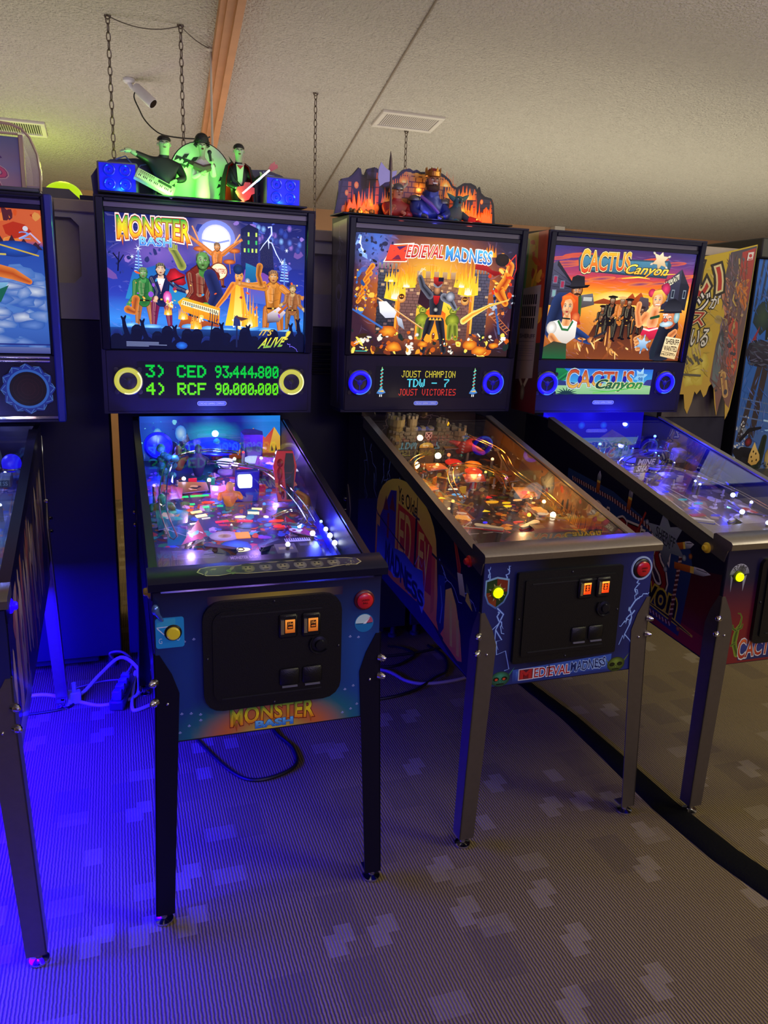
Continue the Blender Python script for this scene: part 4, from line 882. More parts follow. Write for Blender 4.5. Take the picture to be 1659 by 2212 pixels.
def scene_castle(A):
    rnd = random.Random(8)
    def bg(u, v):
        d = math.hypot((u - .49) * 1.25, (v - .40))
        c = mixc('#ffd040', '#e87818', min(1, d * 2.6)); c = mixc(c, '#3a2030', min(1, max(0, d * 2.8 - .75))); c = mixc(c, '#141838', min(1, max(0, .5 - v * 1.8 + abs(u - .5) * .7)))
        c = mixc(c, '#4a78e0', max(0, .9 - math.hypot((u - .12) * 2.2, v - .10) * 3)); c = mixc(c, '#2c1c18', max(0, min(1, (v - .84) * 5))); return c
    A.grid(44, 32, bg); brush(A, 420, bg, L=.05, w_=.014, seed=3, ang=.8, spread=1.4)
    A.line([(.03, .02), (.02, .09), (.05, .17), (.10, .22)], [.02, .05, .04, .01], '#88b0ff'); A.line([(.035, .03), (.028, .09), (.06, .17)], [.01, .02, .006], '#e8f2ff')
    A.speckle(60, ['#2a3478', '#1c2048', '#4a5aa8', '#141428'], 0, 0, .22, .3, .005, .02, 2)
    for k in range(26): u = .30 + .44 * rnd.random(); A.flame(u, .40 + .08 * rnd.random(), .05 + .05 * rnd.random(), .10 + .12 * rnd.random(), '#fffac0', '#ffc828', '#e86a10', k)
    def wall(a, b, c, d, lit, dark, cren, sd):
        A.rect(a, b, c, d, lit, dark); n = 5; r = random.Random(sd)
        for k in range(n): u = a + (c - a) * k / n; A.rect(u, b - cren, u + (c - a) / n * .58, b + .004, mixc(lit, '#fff0c0', .25), lit)
        rows = int((d - b) / .026)
        for j in range(rows):
            v = b + .026 * j; A.line([(a, v), (c, v)], .0035, mixc(dark, '#000000', .45))
            k = a + (.012 if j % 2 else .0) 
            while k < c - .008: A.line([(k, v), (k, v + .026)], .004, mixc(dark, '#000000', .4)); k += .028 + .012 * r.random()
        for _ in range(int(60 * (c - a) / .4)): u, v = a + (c - a) * r.random(), b + (d - b) * r.random(); A.rect(u, v, min(c, u + .020), v + .020, mixc(lit, r.choice(['#ffcf90', '#604038', '#8a5a48']), .45))
    wall(.145, .28, .265, .80, '#4a4a5c', '#2a2832', .05, 1); wall(.735, .28, .835, .82, '#5a5468', '#33303e', .05, 2)
    A.line([(.262, .30), (.262, .80)], .02, '#ff9a2c'); A.line([(.738, .30), (.738, .80)], .02, '#ffb040')
    wall(.285, .40, .715, .86, '#8a6058', '#5c3e3c', .0, 3); wall(.375, .34, .635, .44, '#a8744c', '#7a5444', .06, 4)
    for u, v, w_, h_, sd in ((.25, .52, .13, .34, 31), (.315, .42, .11, .16, 32), (.70, .46, .13, .30, 33), (.655, .40, .1, .14, 34), (.22, .38, .08, .1, 35)): A.flame(u, v, w_, h_, '#fffde0', '#ffd838', '#f08018', sd)
    for u in (.29, .685):
        A.blob(u, .515, .026, .038, '#f0c878', '#c87830', 12); A.blob(u, .50, .016, .024, '#4a2410', None, 9); A.blob(u - .006, .50, .004, .007, '#ffb040', None, 6); A.blob(u + .006, .50, .004, .007, '#ffb040', None, 6)
    A.poly([(.385, .86), (.385, .60), (.42, .53), (.50, .50), (.58, .53), (.615, .60), (.615, .86)], '#ffd840', '#ff7a18'); A.poly([(.43, .86), (.43, .63), (.50, .56), (.57, .63), (.57, .86)], '#e83c14', '#ffb028')
    # siege ladder, beams, left climbers
    for k in range(5): A.limb([(.03 + .012 * k, .56 - .06 * k, .016), (.06 + .012 * k, .50 - .06 * k, .022)], '#c0541a', '#f0a028')
    A.speckle(50, ['#e88a20', '#3a6ab8', '#7a3418', '#ffc048', '#2a4a88'], .01, .30, .14, .66, .004, .02, 12)
    A.line([(.0, .62), (.20, .78)], .016, '#3a68b8'); A.blob(.205, .79, .018, .026, '#0c0c18', '#2a3a68', 10)
    A.line([(.845, .62), (.985, .80)], .008, '#b8603a'); A.line([(.875, .60), (1.0, .76)], .008, '#b8603a')
    for k in range(8): A.line([(.85 + .017 * k, .63 + .021 * k), (.88 + .016 * k, .615 + .02 * k)], .006, '#c87840')
    A.line([(.865, .42), (.93, .80)], .022, '#3a5a98'); A.speckle(28, ['#2a3448', '#e8823c', '#b0b8c8', '#1c2030'], .86, .40, 1, .62, .006, .022, 14)
    # winged lizard breathing fire
    A.poly([(.74, .16), (.80, .20), (.84, .24), (.92, .26), (.86, .29), (.80, .25), (.73, .24)], '#c01c18', '#7a0c14'); A.limb([(.90, .12, .03), (.96, .20, .035), (.94, .32, .045), (.90, .42, .05), (.95, .52, .03)], '#a82c10', '#ffa030')
    A.blob(.90, .15, .045, .055, '#281410', '#0c0810', 14); A.line([(.93, .20), (.985, .10), (1.0, .22), (.98, .30)], [.01, .016, .012, .004], '#d8281c'); A.flame(.81, .13, .10, .11, '#fff0a0', '#ff9a20', '#d85a10', 41); A.speckle(30, ['#ff8a28', '#d83818', '#ffd060'], .82, .22, .98, .45, .005, .018, 15)
    A.limb([(.685, .69, .030), (.74, .63, .024), (.84, .55, .012), (.97, .49, .004)], '#ff8a10', '#fff080')
    # fighter in dark armour seen from the front, arm up; two green guards
    for u, s_ in ((.425, 1), (.615, -1)):
        A.blob(u, .69, .045, .06, '#b0b838', '#4a5a18', 12); A.blob(u, .61, .024, .035, '#c0c048', '#56681c', 11); A.poly([(u - .03, .60), (u - .045, .56), (u - .02, .59)], '#8a9828'); A.poly([(u + .03, .60), (u + .045, .56), (u + .02, .59)], '#8a9828')
        A.limb([(u - .01, .74, .03), (u - .012, .84, .024)], '#48541a', '#9aa438'); A.limb([(u + .02, .74, .03), (u + .03, .84, .024)], '#48541a', '#9aa438'); A.blob(u, .605, .004, .006, '#180808'); A.line([(u - .012, .628), (u + .012, .628)], .006, '#2a1808')
    A.poly([(.41, .36), (.39, .55), (.45, .60), (.52, .50)], '#18121c', '#3a1c28')
    A.limb([(.475, .70, .042), (.455, .82, .034), (.442, .96, .026)], '#0c0c14', '#34343e'); A.limb([(.535, .70, .042), (.555, .82, .034), (.575, .96, .026)], '#0c0c14', '#34343e')
    A.limb([(.505, .50, .072), (.505, .64, .055)], '#101018', '#3a3a46'); A.limb([(.462, .48, .034), (.415, .41, .028), (.395, .335, .024)], '#1a1a24', '#6a6a78'); A.limb([(.55, .49, .036), (.60, .53, .028), (.625, .58, .022)], '#1a1a24', '#8a8a98')
    A.blob(.59, .485, .030, .045, '#c8c8d4', '#4a4a58', 10); A.blob(.505, .43, .024, .045, '#d89868', '#5a3020', 12); A.blob(.505, .385, .027, .03, '#2a2a34', '#8a8a98', 10)
    A.poly([(.475, .325), (.54, .325), (.535, .375), (.507, .405), (.48, .375)], '#c82820', '#2a1420'); A.rect(.507, .325, .54, .36, '#18182c')
    A.poly([(.483, .48), (.525, .48), (.517, .54), (.504, .56), (.49, .54)], '#c02020', '#801018'); A.line([(.46, .655), (.55, .655)], .02, '#f08828')
    for k in range(4): A.poly([(.465 + .021 * k, .69), (.485 + .021 * k, .69), (.475 + .021 * k, .665)], '#ffb838')
    A.blob(.505, .60, .014, .02, '#d8d0c0', '#3a3a44', 10)
    A.line([(.385, .31), (.40, .26), (.425, .27)], .010, '#d8c8a8'); A.line([(.395, .29), (.42, .25)], .006, '#ffe0a0')
    A.line([(.145, .52), (.435, .77)], .014, '#c07840'); A.line([(.15, .52), (.43, .762)], .005, '#ffd898'); A.poly([(.155, .55), (.20, .545), (.265, .63), (.255, .68), (.20, .685), (.165, .64)], '#ffffff', '#c8c8d8'); A.poly([(.265, .665), (.30, .69), (.32, .78), (.28, .74)], '#d0d4e0', '#7a8094')
    A.speckle(150, ['#ff9a28', '#c85a18', '#3a2414', '#ffd858', '#1c2a28', '#e8e0d0', '#7a3420'], .0, .80, 1, .985, .005, .026, 17)
    for u, v, r in ((.22, .80, .05), (.26, .93, .05), (.74, .90, .05), (.81, .95, .05), (.90, .90, .03), (.44, .90, .03)): A.blob(u, v, r, r * .9, '#ffb030', '#b84814', 12, 0, .35, rnd=rnd)
    for u, v in ((.37, .90), (.10, .88), (.87, .82), (.40, .82)): A.blob(u, v, .012, .016, '#fff8ec', '#b8a8a0', 8)
    for k in range(8): A.line([(.55 + .015 * k, .86 + .018 * k), (.558 + .015 * k, .868 + .018 * k)], .016, '#2a2028')
    A.rect(.945, .82, .975, .85, '#f0f0f4'); A.bolt(.02, .91, .09, .87, .006, '#d8e8ff', 3)
    A.line([(.03, .972), (.10, .972)], .006, '#3ac0b0')
    # lettering
    A.poly([(.165, .225), (.225, .075), (.345, .055), (.305, .215)], '#fff0d8'); A.poly([(.175, .217), (.23, .083), (.335, .066), (.298, .208)], '#e8641c', '#c02818')
    A.poly([(.195, .20), (.24, .095), (.32, .078), (.288, .195)], '#3a1860', '#781838')
    A.text('M', .20, .09, .31, .195, '#f04028', off=.05, shear=.02)
    wp = lambda p, q: (p, q + .10 * math.sin(p * PI))
    for o, c in ((.07, '#fff4ec'), (.02, '#501010'), (.012, None)): A.text('EDIEVAL', .305, .075, .525, .175, c or (lambda p, q: mixc('#f04a30', '#b81c1c', q)), off=o, shear=.012, warp=lambda p, q: (p, q + .10 * p))
    wp2 = lambda p, q: (p, q - .22 * p + .05 * math.sin(p * 40))
    for o, c in ((.07, '#fff8f4'), (.022, '#0c2858'), (.014, None)): A.text('MADNESS', .54, .068, .83, .175, c or (lambda p, q: mixc('#58c0f0', '#1c58b8', q)), off=o, warp=wp2)
def scene_western(A):
    rnd = random.Random(5)
    def bg(u, v):
        if v < .47:
            t = v / .47; c = mixc('#33245e', '#6a2c6e', min(1, t * 3)); c = mixc(c, '#d83a24', min(1, max(0, t * 2.6 - .7))); c = mixc(c, '#f8901c', min(1, max(0, t * 3 - 1.6))); c = mixc(c, '#ffc83c', min(1, max(0, t * 4 - 3))); return mixc(c, '#2c3c8c', max(0, abs(u - .5) * 1.6 - .45) * (1 - t))
        t = (v - .47) / .53; c = mixc('#f8b040', '#d87a28', min(1, t * 3)); c = mixc(c, '#7a3c20', min(1, max(0, t * 1.5 - .45))); return mixc(c, '#ffcf70', max(0, .5 - abs(u - .47) * 2.2) * (1 - t))
    A.grid(40, 36, bg); brush(A, 260, bg, 0, .04, 1, .46, L=.10, w_=.010, seed=4, spread=.15); brush(A, 260, bg, 0, .50, 1, 1, L=.05, w_=.010, seed=5, ang=.25, spread=.5)
    for k in range(16): u, v = rnd.random(), .06 + .32 * rnd.random(); A.blob(u, v, .10, .010 + .012 * rnd.random(), mixc('#d84828', '#5a2a6a', rnd.random()), mixc('#c03a30', '#ff9030', v * 2), 10, -.1, rnd=rnd)
    A.blob(.50, .45, .20, .08, '#fff0a0', '#ffb838', 20)
    A.poly([(.30, .48), (.38, .44), (.45, .46), (.55, .42), (.58, .38), (.60, .42), (.64, .37), (.67, .43), (.72, .46), (.72, .49), (.30, .49)], '#b84a1c', '#8a3a18')
    # false-front houses
    A.poly([(.0, .16), (.04, .13), (.145, .30), (.155, .42), (.03, .52), (.0, .52)], '#4a4860', '#302e40'); A.poly([(.04, .13), (.145, .30), (.15, .33), (.035, .17)], '#1c1a28')
    for k in range(6): A.line([(.0, .20 + .05 * k), (.14, .31 + .02 * k)], .004, '#24222e')
    for u, v in ((.02, .26), (.07, .30), (.02, .38)): A.rect(u, v, u + .03, v + .07, '#6a6a80'); A.rect(u + .005, v + .008, u + .025, v + .06, '#9a2c48' if v < .35 else '#7aa0a0')
    A.poly([(.78, .30), (.91, .14), (.985, .30), (.98, .50), (.80, .52)], '#3a3a50', '#2a2838'); A.poly([(.91, .14), (.985, .30), (.98, .52), (.92, .50)], '#23222e'); A.poly([(.795, .275), (.895, .185), (.90, .235), (.80, .335)], '#d8d0b0')
    A.text('SALOON', .80, .20, .893, .30, '#1c1a28', off=.03, warp=lambda p, q: (p, q * .55 + .45 * p))
    for u, v in ((.82, .36), (.86, .33), (.945, .33)): A.rect(u, v, u + .022, v + .08, '#7a8490'); A.rect(u + .004, v + .01, u + .018, v + .07, '#1c2230')
    A.poly([(.22, .42), (.30, .40), (.32, .50), (.22, .54)], '#6a6a70', '#4a3c38'); A.rect(.24, .435, .30, .47, '#b8b8b0'); A.poly([(.64, .41), (.70, .42), (.72, .56), (.62, .52)], '#5a4a50', '#3a2c30')
    # street figures and their long shadows
    for u, h_ in ((.36, .20), (.43, .26), (.51, .25), (.56, .24), (.63, .18), (.66, .18)):
        A.poly([(u - .018, .68), (u + .02, .68), (u + .05 + (u - .47) * .5, .98), (u - .06 + (u - .47) * .5, .98)], '#4a2418', '#7a3c1e')
    for u, v, h_, c, hd in ((.385, .56, .24, '#2c1c18', '#1c1210'), (.445, .49, .34, '#181210', '#14100e'), (.515, .49, .32, '#d8782c', '#e0b068'), (.565, .50, .30, '#201410', '#181010'), (.635, .54, .22, '#3a2a24', '#3a2a24'), (.665, .55, .20, '#3a2a24', '#302020')):
        person_art(A, u, v, h_, c, '#8a5030', hd, arms=((-.28, .35), (.28, .35)), legs='#1c1412'); A.blob(u, v - .17 * h_ - .01, .032 * h_ / .3, .012, hd, None, 10)
    A.poly([(.385, .76), (.33, .80), (.36, .81), (.45, .78)], '#5a3020')
    # man in black hat and red haired woman, left
    A.limb([(.09, .50, .10), (.05, .70, .12)], '#141c38', '#2a3a68'); A.limb([(.18, .46, .07), (.20, .60, .05)], '#1c2a1c', '#3a5a30'); A.blob(.185, .38, .040, .062, '#b86a3a', '#4a2414', 12); A.blob(.190, .42, .025, .02, '#3a1c10', '#1c0c08', 8)
    face(A, .188, .385, .062, '#c07a48', '#7a2c20', '#2c1808', .05, '#14080a'); A.line([(.17, .415), (.19, .408), (.212, .415)], .012, '#1c0c08')
    A.poly([(.09, .345), (.27, .325), (.255, .35), (.16, .37)], '#0c0a10'); A.poly([(.135, .35), (.145, .265), (.175, .245), (.225, .255), (.235, .34)], '#181418', '#2a2830')
    A.limb([(.19, .74, .05), (.27, .80, .045), (.32, .83, .032)], '#142248', '#2c4480'); A.blob(.33, .82, .028, .032, '#e89a58', '#8a4420', 9); A.line([(.345, .795), (.43, .735)], .020, '#2a2a34'); A.line([(.345, .80), (.335, .84)], .02, '#5a3018')
    A.poly([(.09, .44), (.14, .40), (.20, .44), (.215, .60), (.24, .68), (.18, .70), (.11, .62)], '#e8581c', '#a02c1c'); A.blob(.135, .53, .038, .072, '#ffc890', '#c0703c', 14); A.blob(.12, .515, .006, .006, '#1c2a20'); A.blob(.15, .515, .006, .006, '#1c2a20'); A.line([(.125, .572), (.148, .572)], .010, '#b82838'); A.line([(.135, .525), (.132, .552)], .004, '#a0502c')
    A.limb([(.14, .60, .035), (.14, .68, .05)], '#c87840', '#ffc088'); face(A, .135, .53, .078, '#f0b078', '#c02838'); A.poly([(.088, .50), (.10, .43), (.15, .425), (.185, .47), (.175, .50), (.15, .455), (.115, .47), (.10, .56)], '#ff7a28', '#b83818'); A.blob(.20, .62, .030, .05, '#f08848', '#b84020', 10); A.line([(.105, .63), (.165, .635)], .014, '#1c2a24')
    A.poly([(.05, .66), (.09, .645), (.12, .70), (.16, .70), (.18, .64), (.215, .66), (.215, .80), (.16, .86), (.09, .85), (.03, .78)], '#f4f0e8', '#c8bcb0'); A.poly([(.09, .645), (.12, .72), (.155, .725), (.18, .645), (.19, .66), (.16, .745), (.115, .74), (.078, .66)], '#2a6a38'); A.blob(.045, .72, .035, .06, '#fffaf0', '#b8b0a8', 12)
    A.limb([(.05, .80, .035), (.09, .86, .035), (.12, .88, .03)], '#a85c30', '#f0a868'); A.poly([(.0, .90), (.07, .84), (.16, .86), (.17, 1.0), (.0, 1.0)], '#3a3428', '#1c5a34')
    # woman in pink dress and old sheriff, right
    A.limb([(.76, .50, .05), (.70, .62, .06)], '#e8a050', '#ffd888'); A.blob(.775, .40, .055, .075, '#f0b048', '#b8702c', 14); A.blob(.715, .37, .028, .04, '#f04868', '#a01c3c', 10); A.blob(.81, .33, .034, .06, '#e83c6c', '#901c40', 10); A.blob(.765, .435, .038, .070, '#ffb078', '#c8642c', 14)
    A.blob(.752, .425, .006, .006, '#20202c'); A.blob(.782, .425, .006, .006, '#20202c'); A.line([(.752, .475), (.785, .47)], .014, '#fff4e8'); A.line([(.752, .483), (.785, .478)], .006, '#c82838')
    face(A, .765, .435, .074, '#ffb880', '#d82840', '#1c4a8a', -.05, '#a8602c'); A.line([(.752, .474), (.785, .471)], .009, '#fff6ee'); A.poly([(.715, .42), (.73, .35), (.78, .335), (.815, .38), (.815, .43), (.79, .375), (.755, .38)], '#ffd060', '#c8802c')
    A.limb([(.76, .54, .05), (.75, .64, .065)], '#c86830', '#ffb880'); A.limb([(.695, .58, .04), (.655, .66, .034), (.63, .55, .028), (.635, .48, .03)], '#c86a34', '#ffa868')
    A.poly([(.69, .70), (.80, .68), (.80, .78), (.73, .82), (.67, .78)], '#e82c50', '#a01830'); A.line([(.69, .70), (.735, .715), (.80, .69)], .016, '#ffd8d0'); A.limb([(.735, .60, .012), (.79, .58, .014)], '#1c3a24', '#2a5a34')
    A.limb([(.88, .68, .11), (.84, .92, .12)], '#10121c', '#242838'); A.poly([(.80, .70), (.83, .78), (.80, .98), (.77, .98)], '#1c2430')
    A.blob(.875, .60, .055, .095, '#e88858', '#9a4428', 14); face(A, .865, .61, .088, '#e08858', '#8a3028', '#28506a', -.12, '#e8ecec'); A.blob(.855, .65, .05, .028, '#e8f0f4', '#8ab0c0', 12, -.1); A.blob(.925, .58, .022, .06, '#c8d8d8', '#5a98a0', 10); A.poly([(.78, .545), (.80, .53), (.95, .515), (.96, .54), (.87, .55)], '#1c1a24'); A.poly([(.815, .535), (.84, .43), (.89, .41), (.945, .45), (.955, .525)], '#14141c', '#34343e')
    A.blob(.838, .585, .010, .010, '#fffaf0', None, 8); A.blob(.84, .585, .005, .007, '#103050'); A.line([(.82, .565), (.855, .56)], .012, '#e8ecec'); A.blob(.845, .615, .018, .02, '#e86a50', '#a83c28', 9)
    A.limb([(.90, .76, .035), (.93, .72, .028)], '#a8582c', '#f0a060'); A.blob(.70, .84, .055, .080, '#f0a060', '#a0502c', 12)
    for k in range(4): A.limb([(.645 + .008 * k, .80 + .03 * k, .022), (.675 + .008 * k, .775 + .035 * k, .018)], '#b0642c', '#f8b070')
    def star(u, v, r, c0, c1, n=6, rr=.45):
        pts = []
        for k in range(2 * n): a = PI * k / n - PI / 2 + .15; q = r if k % 2 == 0 else r * rr; pts.append((u + q * math.cos(a) * A.H / A.W, v + q * math.sin(a)))
        A.poly(pts, c0, c1)
        for k in range(0, 2 * n, 2): A.blob(pts[k][0], pts[k][1], r * .12 * A.H / A.W, r * .12, '#e8f0f0', c1, 7)
    star(.705, .845, .085, '#1c3450', '#1c3450'); star(.705, .845, .075, '#c8e0f0', '#3a78b0', rr=.5)
    A.poly([(.87, .765), (.985, .785), (.965, .985), (.85, .955)], '#f8e0b0', '#d8b880')
    for t, v in (('SHERIFF', .785), ('WANTED', .85), ('PRONTO', .925)): A.text(t, .875 - (v - .785) * .12, v, .975 - (v - .785) * .12, v + (.05 if v < .9 else .022), '#281810', off=.02, shear=-.006, warp=lambda p, q: (p, q - .25 * p))
    A.line([(.86, .91), (.95, .93)], .005, '#4a3420')
    A.speckle(36, ['#ffcf80', '#e8a050', '#8a4420'], .22, .80, .62, .99, .003, .012, 19, 3)
    # lettering
    A.poly([(.165, .10), (.185, .06), (.50, .085), (.80, .075), (.82, .11), (.80, .235), (.52, .225), (.18, .21)], '#2c4c60', '#1c3448'); A.poly([(.175, .105), (.19, .075), (.50, .098), (.79, .09), (.79, .215), (.52, .21), (.19, .195)], '#4a86a0', '#2c5a78')
    for k in range(14): A.line([(.19 + .045 * k, .10), (.205 + .045 * k, .20)], .004, '#3a7088')
    ct = (.185, .035, .525, .215); wc = lambda p, q: (p, (q - .5) * (1.18 - .75 * p * (1.35 - p)) + .5 + .10 * p)
    for o, c in ((.075, '#1c1420'), (.05, '#ffe8a0'), (.022, '#3a1008'), (.012, None)): A.text('CACTUS', *ct, c or (lambda p, q: mixc('#ffb428', '#d83018', q)), off=o, warp=wc)
    star(.735, .075, .105, '#2a2018', '#4a3c28'); star(.735, .075, .095, '#ffe8c0', '#c09860', rr=.5)
    cn = (.50, .125, .80, .235)
    for o, c in ((.06, '#140e0c'), (.018, None)): A.text('Canyon', *cn, c or (lambda p, q: mixc('#ffe858', '#f09018', q)), off=o, shear=-.045 * -1)
    A.line([(.48, .255), (.60, .235), (.68, .245)], [.004, .014, .004], '#ffd840'); A.line([(.77, .20), (.86, .19)], [.014, .004], '#ffc830')

def star_pts(u, v, ru, rv, n=6, rr=.5, a0=-PI / 2):
    return [(u + (1 if k % 2 == 0 else rr) * ru * math.cos(a0 + PI * k / n), v + (1 if k % 2 == 0 else rr) * rv * math.sin(a0 + PI * k / n)) for k in range(2 * n)]
def set_translite(K, paint, m=None):
    A = Art(.676, .444, -.338, .225); A.clip = True; paint(A); o = A.build('translite', m or LIT, K.root, Mx=K.B @ Matrix.Translation((0, 0, -.0155)))
    MB().add([(-.338, .224, -.004), (.338, .224, -.004), (.338, .67, -.004), (-.338, .67, -.004)], [(0, 1, 2, 3)]).build('translite_glass', glass_mat('translite_pane', 1.12), K.root, Mx=K.B, smooth=0)

GRP = 'pinball machines in the front row'
# ================================================================== machine with the green score text
G0 = (.5505, .5041, .8992, 1.1434, 1.1492, .7407, 1.1622, 1.8794, .0164, -.0074, -.052)
K = machine('pinball_machine', 'black-legged pinball machine with yellow speaker rings and green score text', (.33067, 1.74511, .003), G0, black_side, blackp, blackp, mat('lockbar_dark', '#141430', .35, .2, spec=.3), GRP, .022, .015, glass_mat('low_reflection_glass', 1.32))
M0 = K
speaker(K, -.287, .116, 'yellow'); speaker(K, .292, .116, 'yellow'); badge(K)
A = Art(.5, .12, -.25, .06); A.rect(-.01, -.02, 1.01, 1.04, '#0b0a20')
for t, v, c in (('3) CED', .06, '#00c83c'), ('4) RCF', .58, '#62e010')):
    A.dots(t, .045, v, .0118, .050, c, -.30)
for t, v, c in (('93,444,800', .06, '#00c83c'), ('90,000,000', .58, '#62e010')):
    u = .525
    for ch in t: A.dots(ch, u - (.012 if ch == ',' else 0), v, .0085, .050, c, -.34); u += .0215 if ch == ',' else .0535
A.build('score_display', SCREEN, K.panel, Mx=Matrix.Translation((0, 0, .0032)))
set_translite(K, scene_band)
fd = Art(.548, .377, -.274, .508)
def fbg(u, v):
    c = mixc('#0e1450', '#123a8c', max(0, 1 - abs(u - .12) * 3)); c = mixc(c, '#164a9c', max(0, 1 - abs(u - .9) * 3.4)); c = mixc(c, '#0c0f3c', max(0, 1 - v * 2.4))
    d = math.hypot((u - .50) * 1.25, (v - 1.04) * 1.6); c = mixc(c, '#1c7a78', max(0, 1 - abs(d - .42) * 5) * .8); c = mixc(c, '#d8702c', max(0, 1 - abs(d - .27) * 5.5)); return mixc(c, '#f0d23c', max(0, min(1, 1.3 - d * 5.2)))
fd.grid(30, 22, fbg)
fd.grid(12, 2, lambda u, v: mixc('#b8a03c', '#2a1848', min(1, abs(u - .52) * 3.6) ** 1.5), .22, .045, .82, .10)
rivets(fd, [(.06, .82), (.10, .81), (.14, .815), (.18, .83), (.04, .97), (.09, .94), (.13, .90), (.18, .87), (.12, .32), (.16, .31), (.86, .40), (.90, .41), (.84, .78), (.88, .76), (.93, .73), (.83, .95), (.87, .93), (.90, .90), (.94, .86)])
title_band(fd, .31, .825, .69, .985, False)
fd.build('front_art', PRINT, K.root, Mx=FRONT())
coin_door(K, -.167, .171, .578, .857, .045, [(.037, .785), (.094, .784)], '', ('#ff9a3c', '#b85818'), .9)
front_button(K, .231, .828, .0205, '#d81828', name='launch_button', ring='#5c1018')
A = Art(.03, .03, .216, .813); A.text('LAUNCH', .18, .30, .82, .46, '#600810', off=.03); A.text('BALL', .28, .56, .72, .72, '#600810', off=.03); A.build('button_lettering', PRINT, K.root, Mx=FRONT(.0164))
q = MB().prism(rrect(-.272, -.208, .752, .826, .006), -.004, -.0008, 'y').build('start_plate', mat('cyan_plate', '#1c86c8', .35, emit=.10, ecol='#1c86c8'), K.root, smooth=0)
A = Art(.064, .074, -.272, .752); A.rect(.05, .02, .70, .28, '#38b0d8'); A.line([(.04, .30), (.70, .28)], .03, '#d8f0ff'); A.line([(.06, .32), (.30, .55)], .035, '#d8f0ff'); A.text('G', .10, .66, .22, .84, '#c8e8f8'); A.text('U', .72, .60, .84, .78, '#c8e8f8'); A.build('plate_print', PRINT, q, Mx=FRONT(.0044))
front_button(K, -.233, .789, .0155, '#d8c028', name='start_button', emit=.12)
MB().tube([(-.256, -.006, .822), (-.266, -.020, .842), (-.270, -.022, .852)], [.004, .0055, .008], 10).sph((-.271, -.022, .855), (.009, .009, .013), 10, 7).build('lever_switch', mat('lever_blue_chrome', '#6a90d8', .2, .7), K.root)
A = Art(.05, .05, .208, .741)
A.blob(.5, .5, .5, .5, '#1478b8', None, 28); A.poly([(.5 + .46 * math.cos(a), .5 + .46 * math.sin(a)) for a in [PI + k * PI / 12 for k in range(10)]] + [(.5, .52)], '#c8e8e8'); A.poly([(.5, .52)] + [(.5 + .46 * math.cos(a), .5 + .46 * math.sin(a)) for a in [1.75 * PI + k * PI / 36 for k in range(10)]], '#c05070')
A.line([(.08, .53), (.92, .53)], .03, '#0c2038'); A.poly([(.44, .55), (.82, .22), (.60, .55)], '#f4fbff'); A.build('gauge_decal', PRINT, K.root, Mx=FRONT(.002))
flip_button(K, -1, '#e0c020'); flip_button(K, 1, '#e0c020')
A = Art(.40, .056, -.175, .004)
op = [(0, .55), (.02, .25), (.07, .12), (.16, .10), (.22, .2), (.32, .06), (.84, .06), (.92, .12), (.985, .3), (1, .6), (.96, .85), (.88, .8), (.78, .95), (.28, .96), (.2, .85), (.12, .98), (.05, .92)]
A.poly(op, '#c8c088'); A.poly([(.5 + (u - .5) * .985, .5 + (v - .5) * .9) for u, v in op], '#3c3850', '#22203c')
rr_ = random.Random(3)
for k, c in enumerate(('#6a6440', '#5a5874', '#70706a', '#707080', '#5c5a68', '#6c6870')):
    u = .30 + .105 * k; A.blob(u, .5, .040, .36, '#a8a078', c, 12); A.blob(u - .012, .42, .007, .07, '#141424', None, 6); A.blob(u + .012, .42, .007, .07, '#141424', None, 6); A.line([(u - .014, .68), (u + .014, .68)], .08, '#28243a'); A.blob(u, .18, .036, .13, '#1c1c30', None, 8)
A.speckle(30, ['#5a7a3c', '#8a8468', '#38345a', '#20203c'], .03, .25, .26, .85, .01, .08, 4, .3); A.speckle(20, ['#5a6a6c', '#8a8468', '#38345a'], .88, .25, .97, .85, .01, .08, 6, .3)
A.build('lock_bar_decal', PRINT, K.root, Mx=frame((0, -.0186, G0[2] + .0222), (1, 0, 0), (0, .068, .012)))
A = Art(.9, .34, -.96, .57); A.poly([(0, .98), (.0, .05), (.5, .36), (.98, .66), (.98, .98)], '#141634', '#1a1c50')
A.build('side_art', PRINT, K.root, Mx=side_frame(K, -1))
def side_dark(A_):
    A_.poly([(0, .98), (.0, .62), (.45, .34), (1, .03), (1, .9)], '#101230', '#16183c'); A_.bolt(.62, .25, .66, .6, .012, '#3a4a98', 4); A_.bolt(.75, .22, .70, .7, .01, '#34428c', 6)
A = Art(.95, .40, .03, .555); side_dark(A); A.build('side_art', PRINT, K.root, Mx=side_frame(K, 1))
